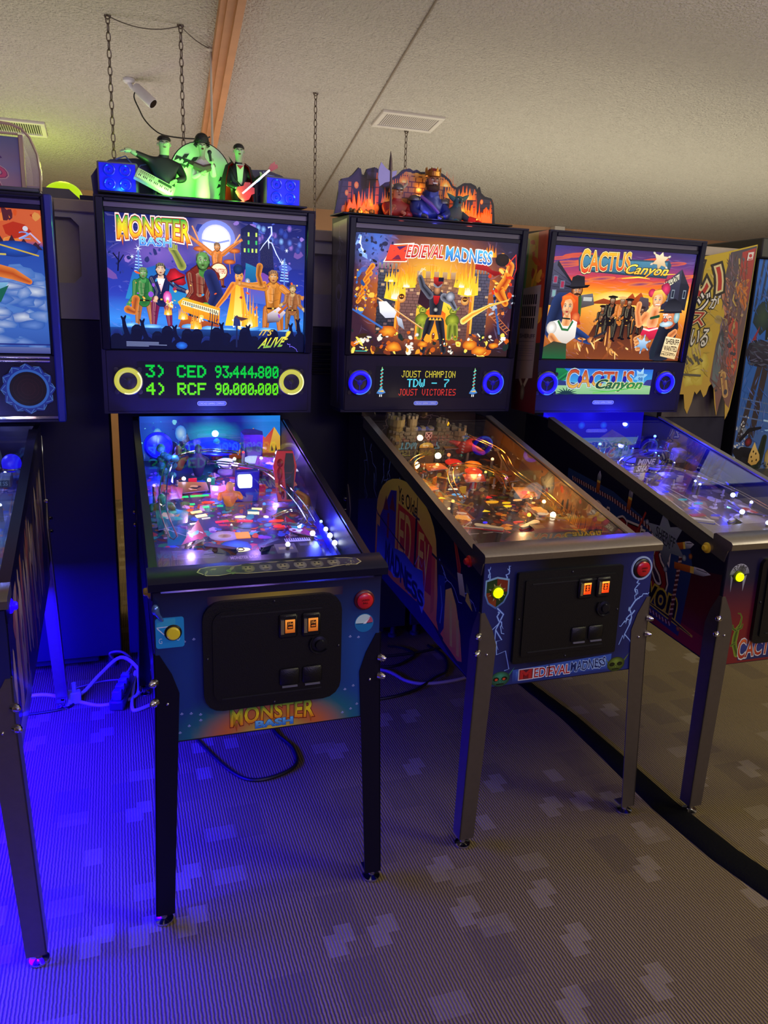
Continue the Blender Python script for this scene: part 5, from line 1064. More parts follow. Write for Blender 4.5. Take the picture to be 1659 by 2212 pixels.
# --- playfield
def pf_band(A):
    A.grid(16, 30, lambda u, v: mixc(mixc('#1c1848', '#5a3a78', max(0, 1 - abs(v - .4) * 2.5)), '#1c4a6a', max(0, .8 - math.hypot(u - .1, v - .45) * 2)))
    A.speckle(950, ['#c8542c', '#2a8a5a', '#8a4ab8', '#e8a038', '#3a6ad8', '#d83858', '#203078', '#c8a8d8', '#40b0a8', '#7a3424', '#101030'], 0, .12, 1, .82, .003, .020, 21, 1.9)
    A.blob(.41, .62, .09, .032, '#e8e0d8', '#a098b0', 16); A.blob(.41, .62, .04, .014, '#8a7040', '#c8b890', 10); A.blob(.46, .68, .09, .03, '#58a8ff', '#1c4ab0', 14, .3, .3); A.blob(.42, .735, .12, .035, '#f0f0f0', '#5a6a80', 14, .2, .5); A.line([(.30, .73), (.44, .755), (.56, .72)], .012, '#3a4a58')
    A.blob(.68, .70, .10, .05, '#9ad0d8', '#3a3a70', 12, .3, .5); A.blob(.62, .78, .08, .03, '#d8a8a0', '#5a2a38', 12, 0, .4)
    A.poly([(.10, .52), (.24, .58), (.18, .66), (.08, .66)], '#1cc8b0', '#1c7a98'); A.line([(.08, .55), (.22, .62)], .004, '#d8fff0')
    A.poly([(.08, .76), (.30, .76), (.28, .82), (.08, .82)], '#e8a818', '#5a7a18'); A.text('BASH', .09, .765, .29, .815, '#ffd838', off=.04); A.blob(.5, .745, .13, .03, '#2c2850', '#4a4068', 18); A.blob(.57, .56, .07, .02, '#2a50c0', '#101850', 12)
pf = playfield(K, pf_band)
for x, s, rx, ry, c, e, ro, sh in ((-.144, .716, .022, .006, '#20e878', 1.2, .1, 'r'), (-.085, .722, .03, .006, '#18d868', 1.4, .05, 'r'), (-.064, .664, .021, .008, '#ff2c18', 1.3, 0, 'o'), (-.115, .655, .008, .005, '#20e080', 1.3, 0, 'r'), (-.075, .628, .010, .006, '#28e898', 1.2, .1, 'r'), (-.03, .632, .010, .006, '#28d898', 1.0, -.1, 'r'), (-.109, .591, .017, .007, '#ffd890', 1.7, .25, 'r'), (-.097, .561, .017, .008, '#ffe8a8', 2.0, .25, 'r'), (-.085, .54, .013, .003, '#e8e0e0', 1.1, .2, 'r'), (-.125, .505, .012, .004, '#fff4ff', 1.8, .2, 'r'),
    (.083, .594, .017, .006, '#ffd890', 1.7, -.2, 'r'), (.066, .563, .018, .008, '#ffe8a8', 2.0, -.2, 'r'), (.020, .538, .017, .007, '#fff0a0', 2.2, 0, 'o'), (-.04, .51, .020, .006, '#ff2860', 1.2, .15, 'r'), (.03, .506, .024, .005, '#ff2850', 1.2, -.1, 'r'), (.10, .528, .008, .009, '#ffe8c0', 1.5, .5, 'o'), (.126, .494, .024, .007, '#ff3020', 1.6, .06, 'o'), (.135, .455, .026, .009, '#ff2018', 1.8, .06, 'o'), (.007, .405, .021, .020, '#ff9820', 1.15, 0, 'r'), (-.013, .309, .027, .012, '#fff0b8', 1.5, 0, 'o'), (-.205, .62, .012, .009, '#10c868', .9, .5, 'o'), (.02, .245, .02, .004, '#ff6028', 1.3, 0, 'r')):
    insert(K, x, s, rx, ry, c, e, ro, sh)
q = MB().torus((-.013, .309, .003), .009, .0018, n=18, k=5).build('insert_emblem', mat('emblem_dark', '#4a3a20', .5), pf)
for x, s, ca, e in ((.03, .93, '#b0a8ff', 2.2), (.13, .95, '#a8b8ff', 1.2), (.085, .84, '#c01c30', .4)): bumper(K, x, s, ca, e)
MB().bbox(.028, .072, .628, .655, .06, .10, .004).build('lit_monitor', glow('monitor', '#d8ecff', 2.4), pf)
MB().bbox(.022, .10, .655, .675, 0, .11, .004).build('monitor_housing', mat('blue_housing', '#1a1aa0', .35), pf)
def coffin():
    m1 = mat('red_gloss_toy', '#d82028', .3, coat=.5); m2 = mat('black_toy_panel', '#161420', .35); m3 = mat('dark_red_relief', '#8a1420', .4)
    R = Matrix.Translation((.175, .60, .02)) @ Matrix.Rotation(-.12, 4, 'Z') @ Matrix.Rotation(-.5, 4, 'X') 
    hexp = [(-.022, 0), (.022, 0), (.038, .115), (.026, .165), (-.026, .165), (-.038, .115)]
    q = MB(); q.M = R; q.prism(hexp, -.012, .022, 'y'); o = q.build('coffin_toy', m1, pf, smooth=0)
    q = MB(); q.M = R; q.prism([(x * .45 + .014, z * .92 + .006) for x, z in hexp], -.0135, -.0118, 'y'); q.build('coffin_lid_panel', m2, o, smooth=0)
    q = MB(); q.M = R
    for x, z, a, h in ((-.016, .125, .010, .014), (-.018, .09, .009, .022), (-.016, .05, .007, .03), (-.008, .02, .006, .014)): q.sph((x, -.013, z), (a, .006, h), 10, 6)
    q.build('carved_relief', m3, o)
    q = MB(); q.M = R; q.bbox(-.024, .024, -.012, .020, .165, .170, .002); q.build('coffin_cap', mat('brown_toy', '#5c4c38', .5), o)
coffin()
q = MB().tube(smooth([(.20, .55, .07), (.225, .52, .06), (.215, .48, .045)]), [.012] * 12 + [.006], 10).build('hooked_toy', mat('gold_toy', '#c88a3c', .3, .4), pf)
def small_figure(x, s, h, coat_, head, name):
    """hand-size cast figure standing on the playfield: torso, arms, head"""
    o = skin(name, [(x, s, .01, .016), (x, s, h * .35, .020), (x, s, h * .62, .024), (x, s, h * .74, .010), (x, s - .002, h * .88, .015), (x - .028, s, h * .60, .010), (x - .034, s - .018, h * .44, .008), (x + .028, s, h * .60, .010), (x + .036, s - .022, h * .50, .008)], [(0, 1), (1, 2), (2, 3), (3, 4), (2, 5), (5, 6), (2, 7), (7, 8)], mat('toy_' + coat_.lstrip('#'), coat_, .5), pf, 1)
    MB().sph((x, s - .003, h * .90), (.013, .014, .017), 10, 7).build('toy_head', mat('toyhead_' + head.lstrip('#'), head, .5), o)
small_figure(-.075, .86, .13, '#232a4c', '#23284a', 'dark_figure_toy'); small_figure(-.135, .93, .10, '#b06a48', '#8a5a48', 'tan_figure_toy'); small_figure(.005, 1.0, .10, '#8a2c38', '#3ac8a0', 'green_faced_toy'); small_figure(-.005, .60, .09, '#e0842c', '#e8b060', 'orange_gown_toy'); small_figure(-.215, .555, .075, '#1c7a48', '#2a9a58', 'green_toy')
q = MB(); rr_ = random.Random(12)
for k in range(16): q.sph((-.20 + .05 * rr_.random(), .80 + .09 * rr_.random(), .03 + .09 * rr_.random()), (.014, .014, .012), 8, 5)
q.build('teal_rock_toy', mat('teal_toy', '#2c8a80', .5, var=.5, scale=60), pf)
q = MB().lathe((0, 0, 0), [(.050, 0), (.050, .010), (.042, .014), (.040, .008), (.010, .006)], n=28)
for k in range(5):
    a = 2 * PI * k / 5 + .3; n0 = len(q.v); q.box(.006, .040, -.0035, .0035, .008, .013); q.v[n0:] = [(x * math.cos(a) - y * math.sin(a), x * math.sin(a) + y * math.cos(a), z) for x, y, z in q.v[n0:]]
q.build('spoked_wheel', mat('blue_wheel', '#2028c8', .3, .3), pf, Mx=Matrix.Translation((-.197, 1.02, .075)) @ Matrix.Rotation(PI / 2 - .15, 4, 'X'))
MB().prism([(.10, .99), (.17, .99), (.175, 1.03), (.15, 1.06), (.115, 1.06), (.095, 1.03)], .03, .12, 'z').build('purple_tower_toy', mat('purple_toy', '#5a28a8', .35, var=.4, scale=50), pf)
MB().bbox(.105, .165, .955, .99, .05, .075, .006).build('grey_chest_toy', mat('grey_toy', '#6a6478', .45), pf)
q = MB().lathe((-.01, .97, .085), [(.02, -.004), (.095, -.002), (.098, .003), (.02, .006)], n=26).build('blue_disc', mat('blue_disc', '#2424e0', .3), pf)
chute(K, [(-.16, .35, .05), (-.19, .55, .055), (-.19, .75, .07), (-.12, .92, .10), (0, .99, .11), (.12, .97, .10)], .05, .025)
chute(K, [(.20, .42, .05), (.215, .60, .06), (.20, .80, .08), (.12, .92, .10)], .045, .022)
wire(K, [(-.20, .30, .06), (-.215, .5, .075), (-.17, .8, .09), (-.06, .9, .095), (.06, .86, .10)]); wire(K, [(.205, .36, .055), (.19, .5, .07), (.14, .72, .08), (.02, .78, .09), (-.05, .80, .09)], gap=.022)
wire(K, [(.10, .42, .05), (.16, .45, .055), (.20, .42, .05), (.17, .37, .045), (.12, .38, .045)], gap=.012, name='wire_loop')
posts(K, [(-.21, .45), (-.19, .67), (-.15, .80), (.05, .78), (.10, .80), (.20, .72), (.225, .64), (-.02, .86), (.17, .88), (.0, .78)])
for x, s, c in ((-.10, .80, '#f02838'), (-.04, .80, '#30c860'), (.02, .74, '#e8d838'), (.12, .72, '#e83848')): target(K, x, s, .1, c)
plastic(K, [(-.23, .60), (-.15, .62), (-.14, .70), (-.20, .74), (-.235, .70)], .04, ('#e8702c', '#8a2c1c', '#ffd050', '#c82838', '#402010', '#f0a068'))
plastic(K, [(-.235, .40), (-.15, .44), (-.14, .52), (-.20, .56), (-.235, .54)], .036, ('#1ca898', '#0c5a78', '#e8e8c0', '#2ae0b8', '#c8a038'))
plastic(K, [(.10, .78), (.21, .80), (.22, .90), (.14, .93)], .06, ('#c84a8a', '#4a2480', '#ff90d0', '#3a3aa8', '#ffd0a0')); plastic(K, [(-.06, .62), (.02, .60), (.04, .70), (-.05, .73)], .035, ('#ff9ac8', '#a83a60', '#ffd050', '#ff6a2c', '#ffe8f0')); plastic(K, [(-.16, .66), (-.06, .68), (-.06, .75), (-.15, .76)], .038, ('#d8a038', '#6a3a14', '#ffe090', '#281408', '#f0c860'))
slingshot(K, -1, -.105, .42, ('#c82c40', '#702040', '#30d8c0', '#ffffff', '#a01838')); slingshot(K, 1, .135, .42, ('#e02438', '#802038', '#48d8c8', '#ffffff', '#901830'))
flipper(K, -.105, .315, -.45, '#28304c', '#1c2438'); flipper(K, .115, .315, PI + .45, '#28304c', '#1c2438')
def ap_band(A, P):
    A.poly(P, '#2a2050', '#241c44'); A.poly([(.03, .20), (.33, .24), (.36, .36), (.03, .36)], '#4a4270', '#3c3460')
    for k in range(6): A.line([(.10, .23 + .022 * k), (.28 + .03 * (k % 3), .235 + .022 * k)], .007, '#8a80b8')
    A.poly([(.41, .385), (.43, .345), (.58, .345), (.61, .365), (.61, .42), (.41, .43)], '#5a4a90', '#382c68'); A.text('MONSTER BASH', .43, .36, .595, .40, '#c8b8e8', off=.02)
    A.poly([(.70, .24), (.975, .035), (.985, .36), (.66, .36)], '#44304c', '#241c34'); A.blob(.94, .10, .035, .04, '#8a2c38', '#4a2034', 10); A.rect(.80, .13, .965, .185, '#e8e4f0')
    for k in range(11): A.rect(.806 + .0145 * k, .13, .812 + .0145 * k, .165, '#181424')
    A.rect(.72, .21, .85, .36, '#847c88', '#605a68'); A.rect(.88, .22, .965, .26, '#6a6478'); A.blob(.69, .34, .02, .03, '#1c6a58', '#123c3c', 8); A.rect(.74, .26, .83, .30, '#b8a880')
apron(K, .205, ap_band, '#1a1438')
for x, s, h, c, e, r_ in ((-.131, .770, .045, '#dcd8ff', 7, .0065), (-.051, .750, .045, '#dcdcff', 7, .0065), (.225, .875, .05, '#d8d0ff', 6, .006), (.205, .80, .05, '#e0d8ff', 6, .006), (.169, .364, .04, '#d0d8ff', 6, .006), (.197, .311, .04, '#d8e0ff', 8, .008), (.110, .249, .04, '#d8dcff', 7, .007), (.245, .400, .035, '#8ab0ff', 4, .005), (.246, .345, .035, '#d0e0ff', 6, .007), (.247, .300, .035, '#e0ecff', 8, .008), (.248, .25, .035, '#e8f0ff', 8, .008), (-.021, .442, .02, '#ffffff', 3, .003), (.10, .565, .03, '#2868ff', 3, .005), (.055, .905, .06, '#e8e8ff', 7, .006), (.15, .905, .06, '#d8e0ff', 6, .006), (.09, .93, .075, '#ff3040', 2, .005), (-.19, .865, .06, '#90b8ff', 4, .005), (.21, .93, .07, '#c0c8ff', 5, .006), (-.23, .68, .06, '#b890ff', 3, .005)):
    bulb(K, x, s, h, c, e, r_)
MB().bbox(.240, .2505, .17, .55, .0, .03, .002).build('lane_guide', mat('blue_lane', '#2830b8', .3), pf)
A = Art(.51, .165, -.255, .985)     # lit rear board
def rb(u, v):
    c = mixc('#0a1a9c', '#2c6cf0', max(0, 1 - abs(u - .12) * 5)); c = mixc(c, '#28e0f0', max(0, 1 - math.hypot((u - .50) * 3.4, (v - .42) * 2.2) * 1.3)); c = mixc(c, '#1c8af0', max(0, min(1, (u - .70) * 6))); return mixc(c, '#101460', max(0, (v - .75) * 3))
A.grid(24, 8, rb); A.speckle(40, ['#38c8ff', '#2a50e8', '#88e8ff', '#1424a0'], 0, .1, .3, .7, .01, .05, 3, .3)
A.poly([(.62, .9), (.80, .28), (.885, .62), (.885, .9)], '#ffc838', '#e89018'); A.poly([(.80, .28), (.885, .50), (.885, .80)], '#e03c18', '#f0781c'); A.poly([(.885, .9), (.885, .55), (.955, .26), (1.0, .48), (1, .9)], '#ffd040', '#e8a018'); A.poly([(.885, .52), (.955, .26), (.91, .85), (.885, .85)], '#d83c18', '#f0701c'); A.rect(.62, .86, 1, 1, '#a84820', '#6a2418')
for u in (.76, .93, .96): A.poly([(u, .82), (u + .006, .66), (u + .02, .82)], '#5a2418')
for k in range(7): A.poly([(.06 + .05 * k, .95), (.07 + .05 * k, .55 - .1 * (k % 3)), (.10 + .05 * k, .60), (.11 + .05 * k, .95)], '#0c1858', '#101040')
A.blob(.12, .40, .03, .14, '#d8f4ff', '#38a8ff', 12); A.blob(.28, .38, .04, .18, '#c8f0ff', '#2a8cf8', 12)
A.build('rear_board', art_mat('rear_board_lit', .85), K.root, Mx=frame((0, 1.16, 0), (1, 0, 0), (0, 0, 1)))
for i, (x, s, h, c, p) in enumerate(((-.20, .98, .10, (.05, .08, 1), 1.7), (.0, 1.0, .16, (.06, .16, 1), 1.3), (.03, .75, .10, (.36, .12, 1), 1.9), (-.13, .58, .10, (.85, .42, .80), .8), (.20, .86, .11, (.22, .12, 1), 1.6), (.215, .34, .06, (.04, .06, 1), 1.3), (.05, .42, .09, (.40, .20, 1), .8), (-.15, .33, .07, (.25, .18, 1), .6), (-.16, .80, .12, (.10, .12, 1), .9))):
    light('playfield_lamp', 'POINT', K.P @ Vector((x, s, h)), c, p * .95, .012, parent=K.root)
finish(K)

# ================================================================== machine with the burning castle
G1 = (.5532, .5046, .8864, 1.1466, 1.126, .7365, 1.1577, 1.8796, .0222, -.0206, -.0679)
K = machine('pinball_machine', 'pinball machine with steel legs, blue speaker rings and fiery castle backglass', (1.19788, 1.80697, .003), G1, black_side, darksteel, steel, steel, GRP)
M1 = K
speaker(K, -.297, .118, 'blue'); speaker(K, .278, .120, 'blue'); badge(K, -.012)
A = Art(.45, .125, -.232, .058)
A.rect(0, 0, 1, 1, '#0b0a1c'); 
def dline(t, v, c, pw, ph): A.dots(t, .5 - len(t) * 3 * pw, v, pw, ph, c, .08)
dline('JOUST CHAMPION', .14, '#d8c83c', .0062, .030); dline('TDW - 7', .40, '#58d8f0', .0098, .037); A.dots('TDW - 7', .5 - 7 * 3 * .0098 + .0032, .40, .0098, .037, '#58d8f0', .08); dline('JOUST VICTORIES', .72, '#d8342c', .0062, .030)
for u in (.055, .945):
    A.line([(u, .06), (u, .80)], [.025, .045], '#c84838')
    for k in range(6): A.line([(u - .012, .16 + .11 * k), (u + .012, .10 + .11 * k)], .04, '#4ac8c0')
    A.line([(u, .03), (u, .14)], [.012, .035], '#a8f0a0'); A.poly([(u - .04, .86), (u - .02, .74), (u + .012, .70), (u + .045, .84), (u, .90)], '#58a8e8', '#3868b8'); A.poly([(u - .03, .80), (u + .02, .76), (u + .03, .82)], '#f0c050'); A.rect(u - .012, .90, u - .004, .97, '#f0f0f0'); A.rect(u + .004, .90, u + .012, .97, '#f0f0f0')
A.build('score_display', SCREEN, K.panel, Mx=Matrix.Translation((0, 0, .0032)))
set_translite(K, scene_castle)
fd = Art(.55, .376, -.275, .508)
fd.grid(24, 16, lambda u, v: mixc(mixc('#07080f', '#1c2670', min(1, max(0, 1.15 - 3.2 * min(u, 1 - u)))), '#2c44a8', max(0, v - .84) * 4.5 * max(0, 1 - abs(u - .5) * 1.6)))
for a in ((.035, .15, .02, .06, 3), (.12, .15, .145, .05, 5), (.085, .37, .15, .88, 11), (.09, .40, .135, .58, 12)): fd.bolt(*a[:4], .020, '#3c58c8', a[4], .2); fd.bolt(*a[:4], .009, '#a8d0ff', a[4], .2)
for a in ((.925, .21, .915, .42, 21), (.915, .42, .84, .78, 22), (.915, .42, 1.0, .36, 23), (.92, .5, .83, .62, 24)): fd.bolt(*a[:4], .020, '#3c58c8', a[4], .22); fd.bolt(*a[:4], .010, '#a8d0ff', a[4], .22)
sh = [(.018, .16), (.075, .14), (.135, .16), (.135, .26), (.115, .32), (.075, .36), (.035, .32), (.018, .26)]
fd.poly([(.077 + (u - .077) * 1.14, .245 + (v - .245) * 1.14) for u, v in sh], '#8ab8e0', '#4a68b0'); fd.poly(sh, '#16381c'); fd.poly([(.075, .14), (.135, .16), (.135, .245), (.075, .245)], '#7a2a1c'); fd.poly([(.018, .245), (.075, .245), (.075, .36), (.035, .32), (.018, .26)], '#8a3a1c')
for k in range(8): a = k * PI / 4 + .4; fd.line([(.077 + .035 * math.cos(a), .245 + .05 * math.sin(a)), (.077 + .05 * math.cos(a), .245 + .072 * math.sin(a))], [.012, .002], '#b8a878')
fd.poly([(.20, .885), (.80, .85), (.80, .985), (.20, .995)], '#3a64c8', '#1c2c78'); fd.rect(.22, .90, .78, .975, '#4a78d0', '#28409c')
fd.rect(.235, .885, .325, .98, '#d8d0d8'); fd.rect(.24, .892, .32, .973, '#4a1430', '#7a1828'); fd.text('M', .25, .90, .31, .965, '#b82428', off=.05)
for o, c in ((.07, '#e8f0ff'), (.015, '#a81c28')): fd.text('EDIEVAL', .33, .895, .545, .97, c, off=o)
for o, c in ((.07, '#a8c8f8'), (.02, '#14286c')): fd.text('MADNESS', .55, .885, .765, .96, c, off=o, warp=lambda p, q: (p, q + .10 * math.sin(p * 28) + .12 * p))
fd.line([(.415, .875), (.415, .985)], .008, '#3a0c18'); fd.line([(.405, .90), (.425, .90)], .008, '#3a0c18')
for u, eye, g_ in ((.13, '#d85030', ('#3c9a78', '#1c3c2c')), (.835, '#182010', ('#7a9438', '#2c3a14'))):
    fd.poly([(u - .075, .88), (u - .05, .92), (u - .04, .96)], g_[0], g_[1]); fd.poly([(u + .08, .86), (u + .05, .91), (u + .04, .96)], g_[0], g_[1]); fd.blob(u, .945, .056, .062, g_[0], g_[1], 16, hl=(0, -.5))
    for s_ in (-1, 1): fd.blob(u + s_ * .024, .945, .018, .018, '#0c140c', None, 9); fd.blob(u + s_ * .022, .948, .009, .010, eye, None, 7)
    fd.blob(u, .968, .010, .012, g_[0], g_[1], 7); fd.line([(u - .022, .987), (u + .022, .987)], .010, '#0c140c')
fd.build('front_art', PRINT, K.root, Mx=FRONT())
coin_door(K, -.175, .166, .575, .846, .006, [(.040, .787), (.100, .787)], '', ('#ff5a10', '#d83408'), 1.5)
front_button(K, -.233, .793, .0145, '#d8f000', 2.2, 'start_button', '#7a8a00', '#c8e800')
q = MB().torus((.237, -.002, .827), .0335, .0035, 'y', 30, 6).build('button_halo_decal', mat('halo_pale', '#a8c0e8', .4), K.root)
front_button(K, .237, .827, .0225, '#c81424', name='launch_button', ring='#180a10')
A = Art(.03, .03, .222, .812); A.text('LAUNCH', .18, .28, .82, .46, '#500810', off=.03); A.text('BALL', .28, .56, .72, .74, '#500810', off=.03); A.build('button_lettering', PRINT, K.root, Mx=FRONT(.0164))
flip_button(K, -1, '#d82418', z=.858); flip_button(K, 1, '#d82418', z=.858)
# cabinet side: sign board with big lettering; art x runs from the rear (-1.2) to the front (0)
A = Art(1.18, .60, -1.19, .505)
def PX(y, z): return (( -y + 1.19) / 1.18, 1 - (z - .505) / .60)
def P_(*pts): return [PX(y, z) for y, z in pts]
A.poly(P_((1.15, 1.09), (.01, .84), (.01, .515), (1.15, .59)), '#0d0d2c', '#101038')
for i, (y0, z0_, y1, z1_) in enumerate(((1.0, 1.05, .92, .86), (.85, 1.02, .80, .86), (.78, 1.02, .80, .90), (.68, .98, .65, .93), (1.1, 1.06, 1.04, .80), (.50, .93, .44, .90), (.30, .80, .12, .72), (.14, .76, .03, .74))):
    a, b = PX(y0, z0_), PX(y1, z1_); A.bolt(*a, *b, .010, '#4a58c0', 30 + i, .25); A.bolt(*a, *b, .005, '#98b0f8', 30 + i, .25)
A.poly(P_((1.15, .80), (.90, .86), (.70, .80), (.4, .60), (.2, .53), (.01, .515), (.3, .525), (1.15, .59)), '#1c1868', '#241c88')
arch = [(.92, .61)] + [(.92 - .005, .80)] + [(.62 + .295 * math.cos(t), .815 + .165 * math.sin(t)) for t in [PI * k / 14 for k in range(1, 14)]] + [(.32, .80), (.30, .68), (.22, .66), (.16, .60), (.13, .56), (.16, .545), (.30, .575), (.45, .60), (.7, .595)]
A.poly(P_(*arch), '#ffd058', '#f0683c')
A.poly(P_((.88, .62), (.87, .80), (.76, .92), (.70, .93), (.70, .62)), '#3a2898', '#4a30b8')
A.poly(P_((.84, .83), (.81, .89), (.78, .84)), '#7a2438'); A.poly(P_((.77, .85), (.74, .91), (.71, .85)), '#7a2438'); A.rect(*PX(.79, .83), *PX(.77, .72), '#8a2430')
A.text('Ye Olde', *PX(.685, .945), *PX(.50, .895), '#1c0c14', off=.012, warp=lambda p, q: (p, q - .45 * (p - .3)))
A.poly(P_((.68, .89), (.50, .875), (.36, .82), (.345, .66), (.68, .66)), '#e03c30', '#c02c38')
for t, y0, y1, z1_, z0_ in (('E', .665, .615, .865, .715), ('D', .605, .545, .865, .695), ('I', .51, .495, .875, .69), ('E', .475, .43, .84, .70), ('V', .425, .385, .82, .69)): A.text(t, *PX(y0, z1_), *PX(y1, z0_), '#ffc860' if t != 'I' else '#3a2438', off=.01)
A.line(P_((.50, .95), (.505, .72)), .010, '#2a1c3c'); A.line(P_((.535, .885), (.475, .88)), .014, '#4a3c5c')
A.poly(P_((.90, .76), (.80, .74), (.70, .72), (.60, .73), (.50, .71), (.43, .72), (.40, .62), (.42, .575), (.48, .62), (.55, .60), (.60, .64), (.70, .61), (.78, .64), (.90, .62)), '#2830a0', '#6a7cff')
for k, t in enumerate('MADNESS'): y = .80 - .056 * k; A.text(t, *PX(y, .72 - .012 * k), *PX(y - .048, .635 - .006 * k), '#1c2890', off=.05); A.text(t, *PX(y, .72 - .012 * k), *PX(y - .048, .635 - .006 * k), '#0c1048')
A.line(P_((.50, .72), (.47, .76), (.44, .73), (.42, .76), (.405, .70), (.41, .64)), .006, '#8a98e8')
A.poly(P_((.36, .80), (.33, .79), (.325, .62), (.35, .60)), '#e85030', '#e06838'); A.poly(P_((.30, .75), (.25, .76), (.235, .60), (.27, .56), (.30, .60)), '#1c3a9c', '#181c60'); A.line(P_((.28, .72), (.26, .66), (.27, .60)), .012, '#5a70c8')
A.poly(P_((.24, .72), (.20, .74), (.16, .70), (.12, .62), (.10, .545), (.13, .535), (.24, .555)), '#ffd050', '#e0682c'); A.line(P_((.20, .70), (.18, .56)), .03, '#e8c850'); A.line(P_((.145, .66), (.13, .55)), .03, '#e0b848')
A.limb([(*PX(.20, .90), .010), (*PX(.155, .82), .022), (*PX(.15, .79), .012)], '#8a1c14', '#d84830'); A.line(P_((.36, .80), (.14, .775)), .014, '#38302c'); A.poly(P_((.165, .80), (.13, .805), (.10, .745), (.14, .74)), '#e8e0d0', '#a89880'); A.poly(P_((.09, .77), (.05, .72), (.10, .735)), '#d8c030'); A.poly(P_((.10, .79), (.07, .765), (.10, .76)), '#506048')
A.line(P_((.96, .85), (.90, .80), (.60, .74)), .010, '#241c58')
A.build('side_art', PRINT, K.root, Mx=side_frame(K, -1))
A = Art(.95, .40, .03, .555); side_dark(A); A.build('side_art', PRINT, K.root, Mx=side_frame(K, 1))
A = Art(.20, .70, -1.275, 1.17)    # backbox side: sword with lightning
A.rect(.02, 0, .98, 1, '#4a4652', '#2c2a3c')
A.poly([(.46, .42), (.60, .42), (.56, .97), (.50, .97)], '#3c3a50', '#343c7a'); A.line([(.53, .40), (.53, .95)], .010, '#5a5c80'); A.line([(.50, .12), (.50, .34)], .02, '#34323c'); A.blob(.50, .37, .22, .045, '#4a3c3c', '#6a6a8c', 14); A.blob(.50, .385, .12, .025, '#2c2426', None, 10)
for k, (a, b, c, d) in enumerate(((.5, .05, .35, .25), (.5, .08, .75, .12), (.45, .15, .30, .36), (.55, .15, .70, .34), (.42, .40, .28, .58), (.60, .42, .74, .56), (.5, .02, .52, .20))): A.bolt(a, b, c, d, .008, '#7a7c98', 60 + k, .22)
A.build('backbox_art', PRINT, K.root, Mx=frame((-.3685 - .0012, 0, 0), (0, -1, 0), (0, 0, 1)))
# --- playfield
def pf_castle(A):
    A.grid(16, 30, lambda u, v: mixc(mixc('#3a2c22', '#6a4a28', max(0, 1 - abs(v - .45) * 2.5)), '#20242c', max(0, .9 - math.hypot(u - .35, v - .62) * 2.4)))
    A.speckle(950, ['#c86a1c', '#e8a030', '#7a3018', '#d8c080', '#3a4048', '#8a5a38', '#d84820', '#241c1c', '#a89878', '#5a3a5a', '#1c1814'], 0, .10, 1, .82, .003, .018, 31, 1.9)
    for k in range(5): A.poly([(.28 + .05 * k - .09 * (k < 2), .46 + .02 * abs(k - 2)), (.32 + .05 * k - .09 * (k < 2), .46 + .02 * abs(k - 2)), (.40 + .02 * k, .62), (.37 + .02 * k, .62)], '#3a2c28', '#241c1c')
    A.poly([(.40, .44), (.50, .41), (.56, .47), (.55, .60), (.43, .60)], '#4a3c34', '#2c2420'); A.line([(.05, .83), (.3, .80), (.42, .82)], .02, '#d8d0c0'); A.line([(.07, .85), (.3, .83)], .014, '#b82820')
    A.blob(.14, .46, .13, .09, '#ffb020', '#d86a10', 14, .5, .3); A.blob(.30, .70, .12, .05, '#5a4a3c', '#2c2824', 12, 0, .4)
pf = playfield(K, pf_castle)
for x, s, rx, ry, c, e, ro, sh in ((-.121, .578, .017, .009, '#ffd820', 1.3, 0, 't'), (.061, .567, .015, .012, '#f02020', 1.1, 0, 't'), (.055, .524, .025, .010, '#ffae18', 1.0, 0, 'o'), (.105, .510, .017, .007, '#ffc818', 1.1, 0, 'o'), (.095, .482, .017, .007, '#ffd018', 1.3, 0, 'o'), (-.006, .449, .017, .010, '#ffd020', 1.2, 0, 't'), (-.051, .605, .018, .008, '#58b8f0', .9, .1, 'o'), (-.035, .585, .015, .006, '#a8d8f0', .7, .1, 'o'), (-.17, .56, .022, .008, '#ffa820', 1.2, 0, 'o'), (-.04, .655, .022, .006, '#fff0c8', 1.2, 0, 'o'), (-.10, .50, .016, .006, '#5a3a28', .2, .2, 'r'), (-.08, .47, .016, .006, '#5a3a28', .2, .2, 'r'), (.06, .475, .02, .006, '#4a443c', .2, 0, 'r'), (.06, .45, .018, .006, '#4a443c', .2, 0, 'r'), (.115, .56, .022, .008, '#5a5a20', .25, 0, 'o'), (.07, .35, .02, .005, '#e83020', 1.0, 0, 'o'), (.16, .53, .018, .006, '#ffb060', 1.3, 0, 'o'), (.20, .50, .016, .006, '#ffc060', 1.5, 0, 'o'), (-.05, .36, .008, .006, '#3828ff', 1.2, 0, 'o'), (-.10, .40, .008, .005, '#3828ff', 1.1, 0, 'o')):
    insert(K, x, s, rx, ry, c, e, ro, sh)
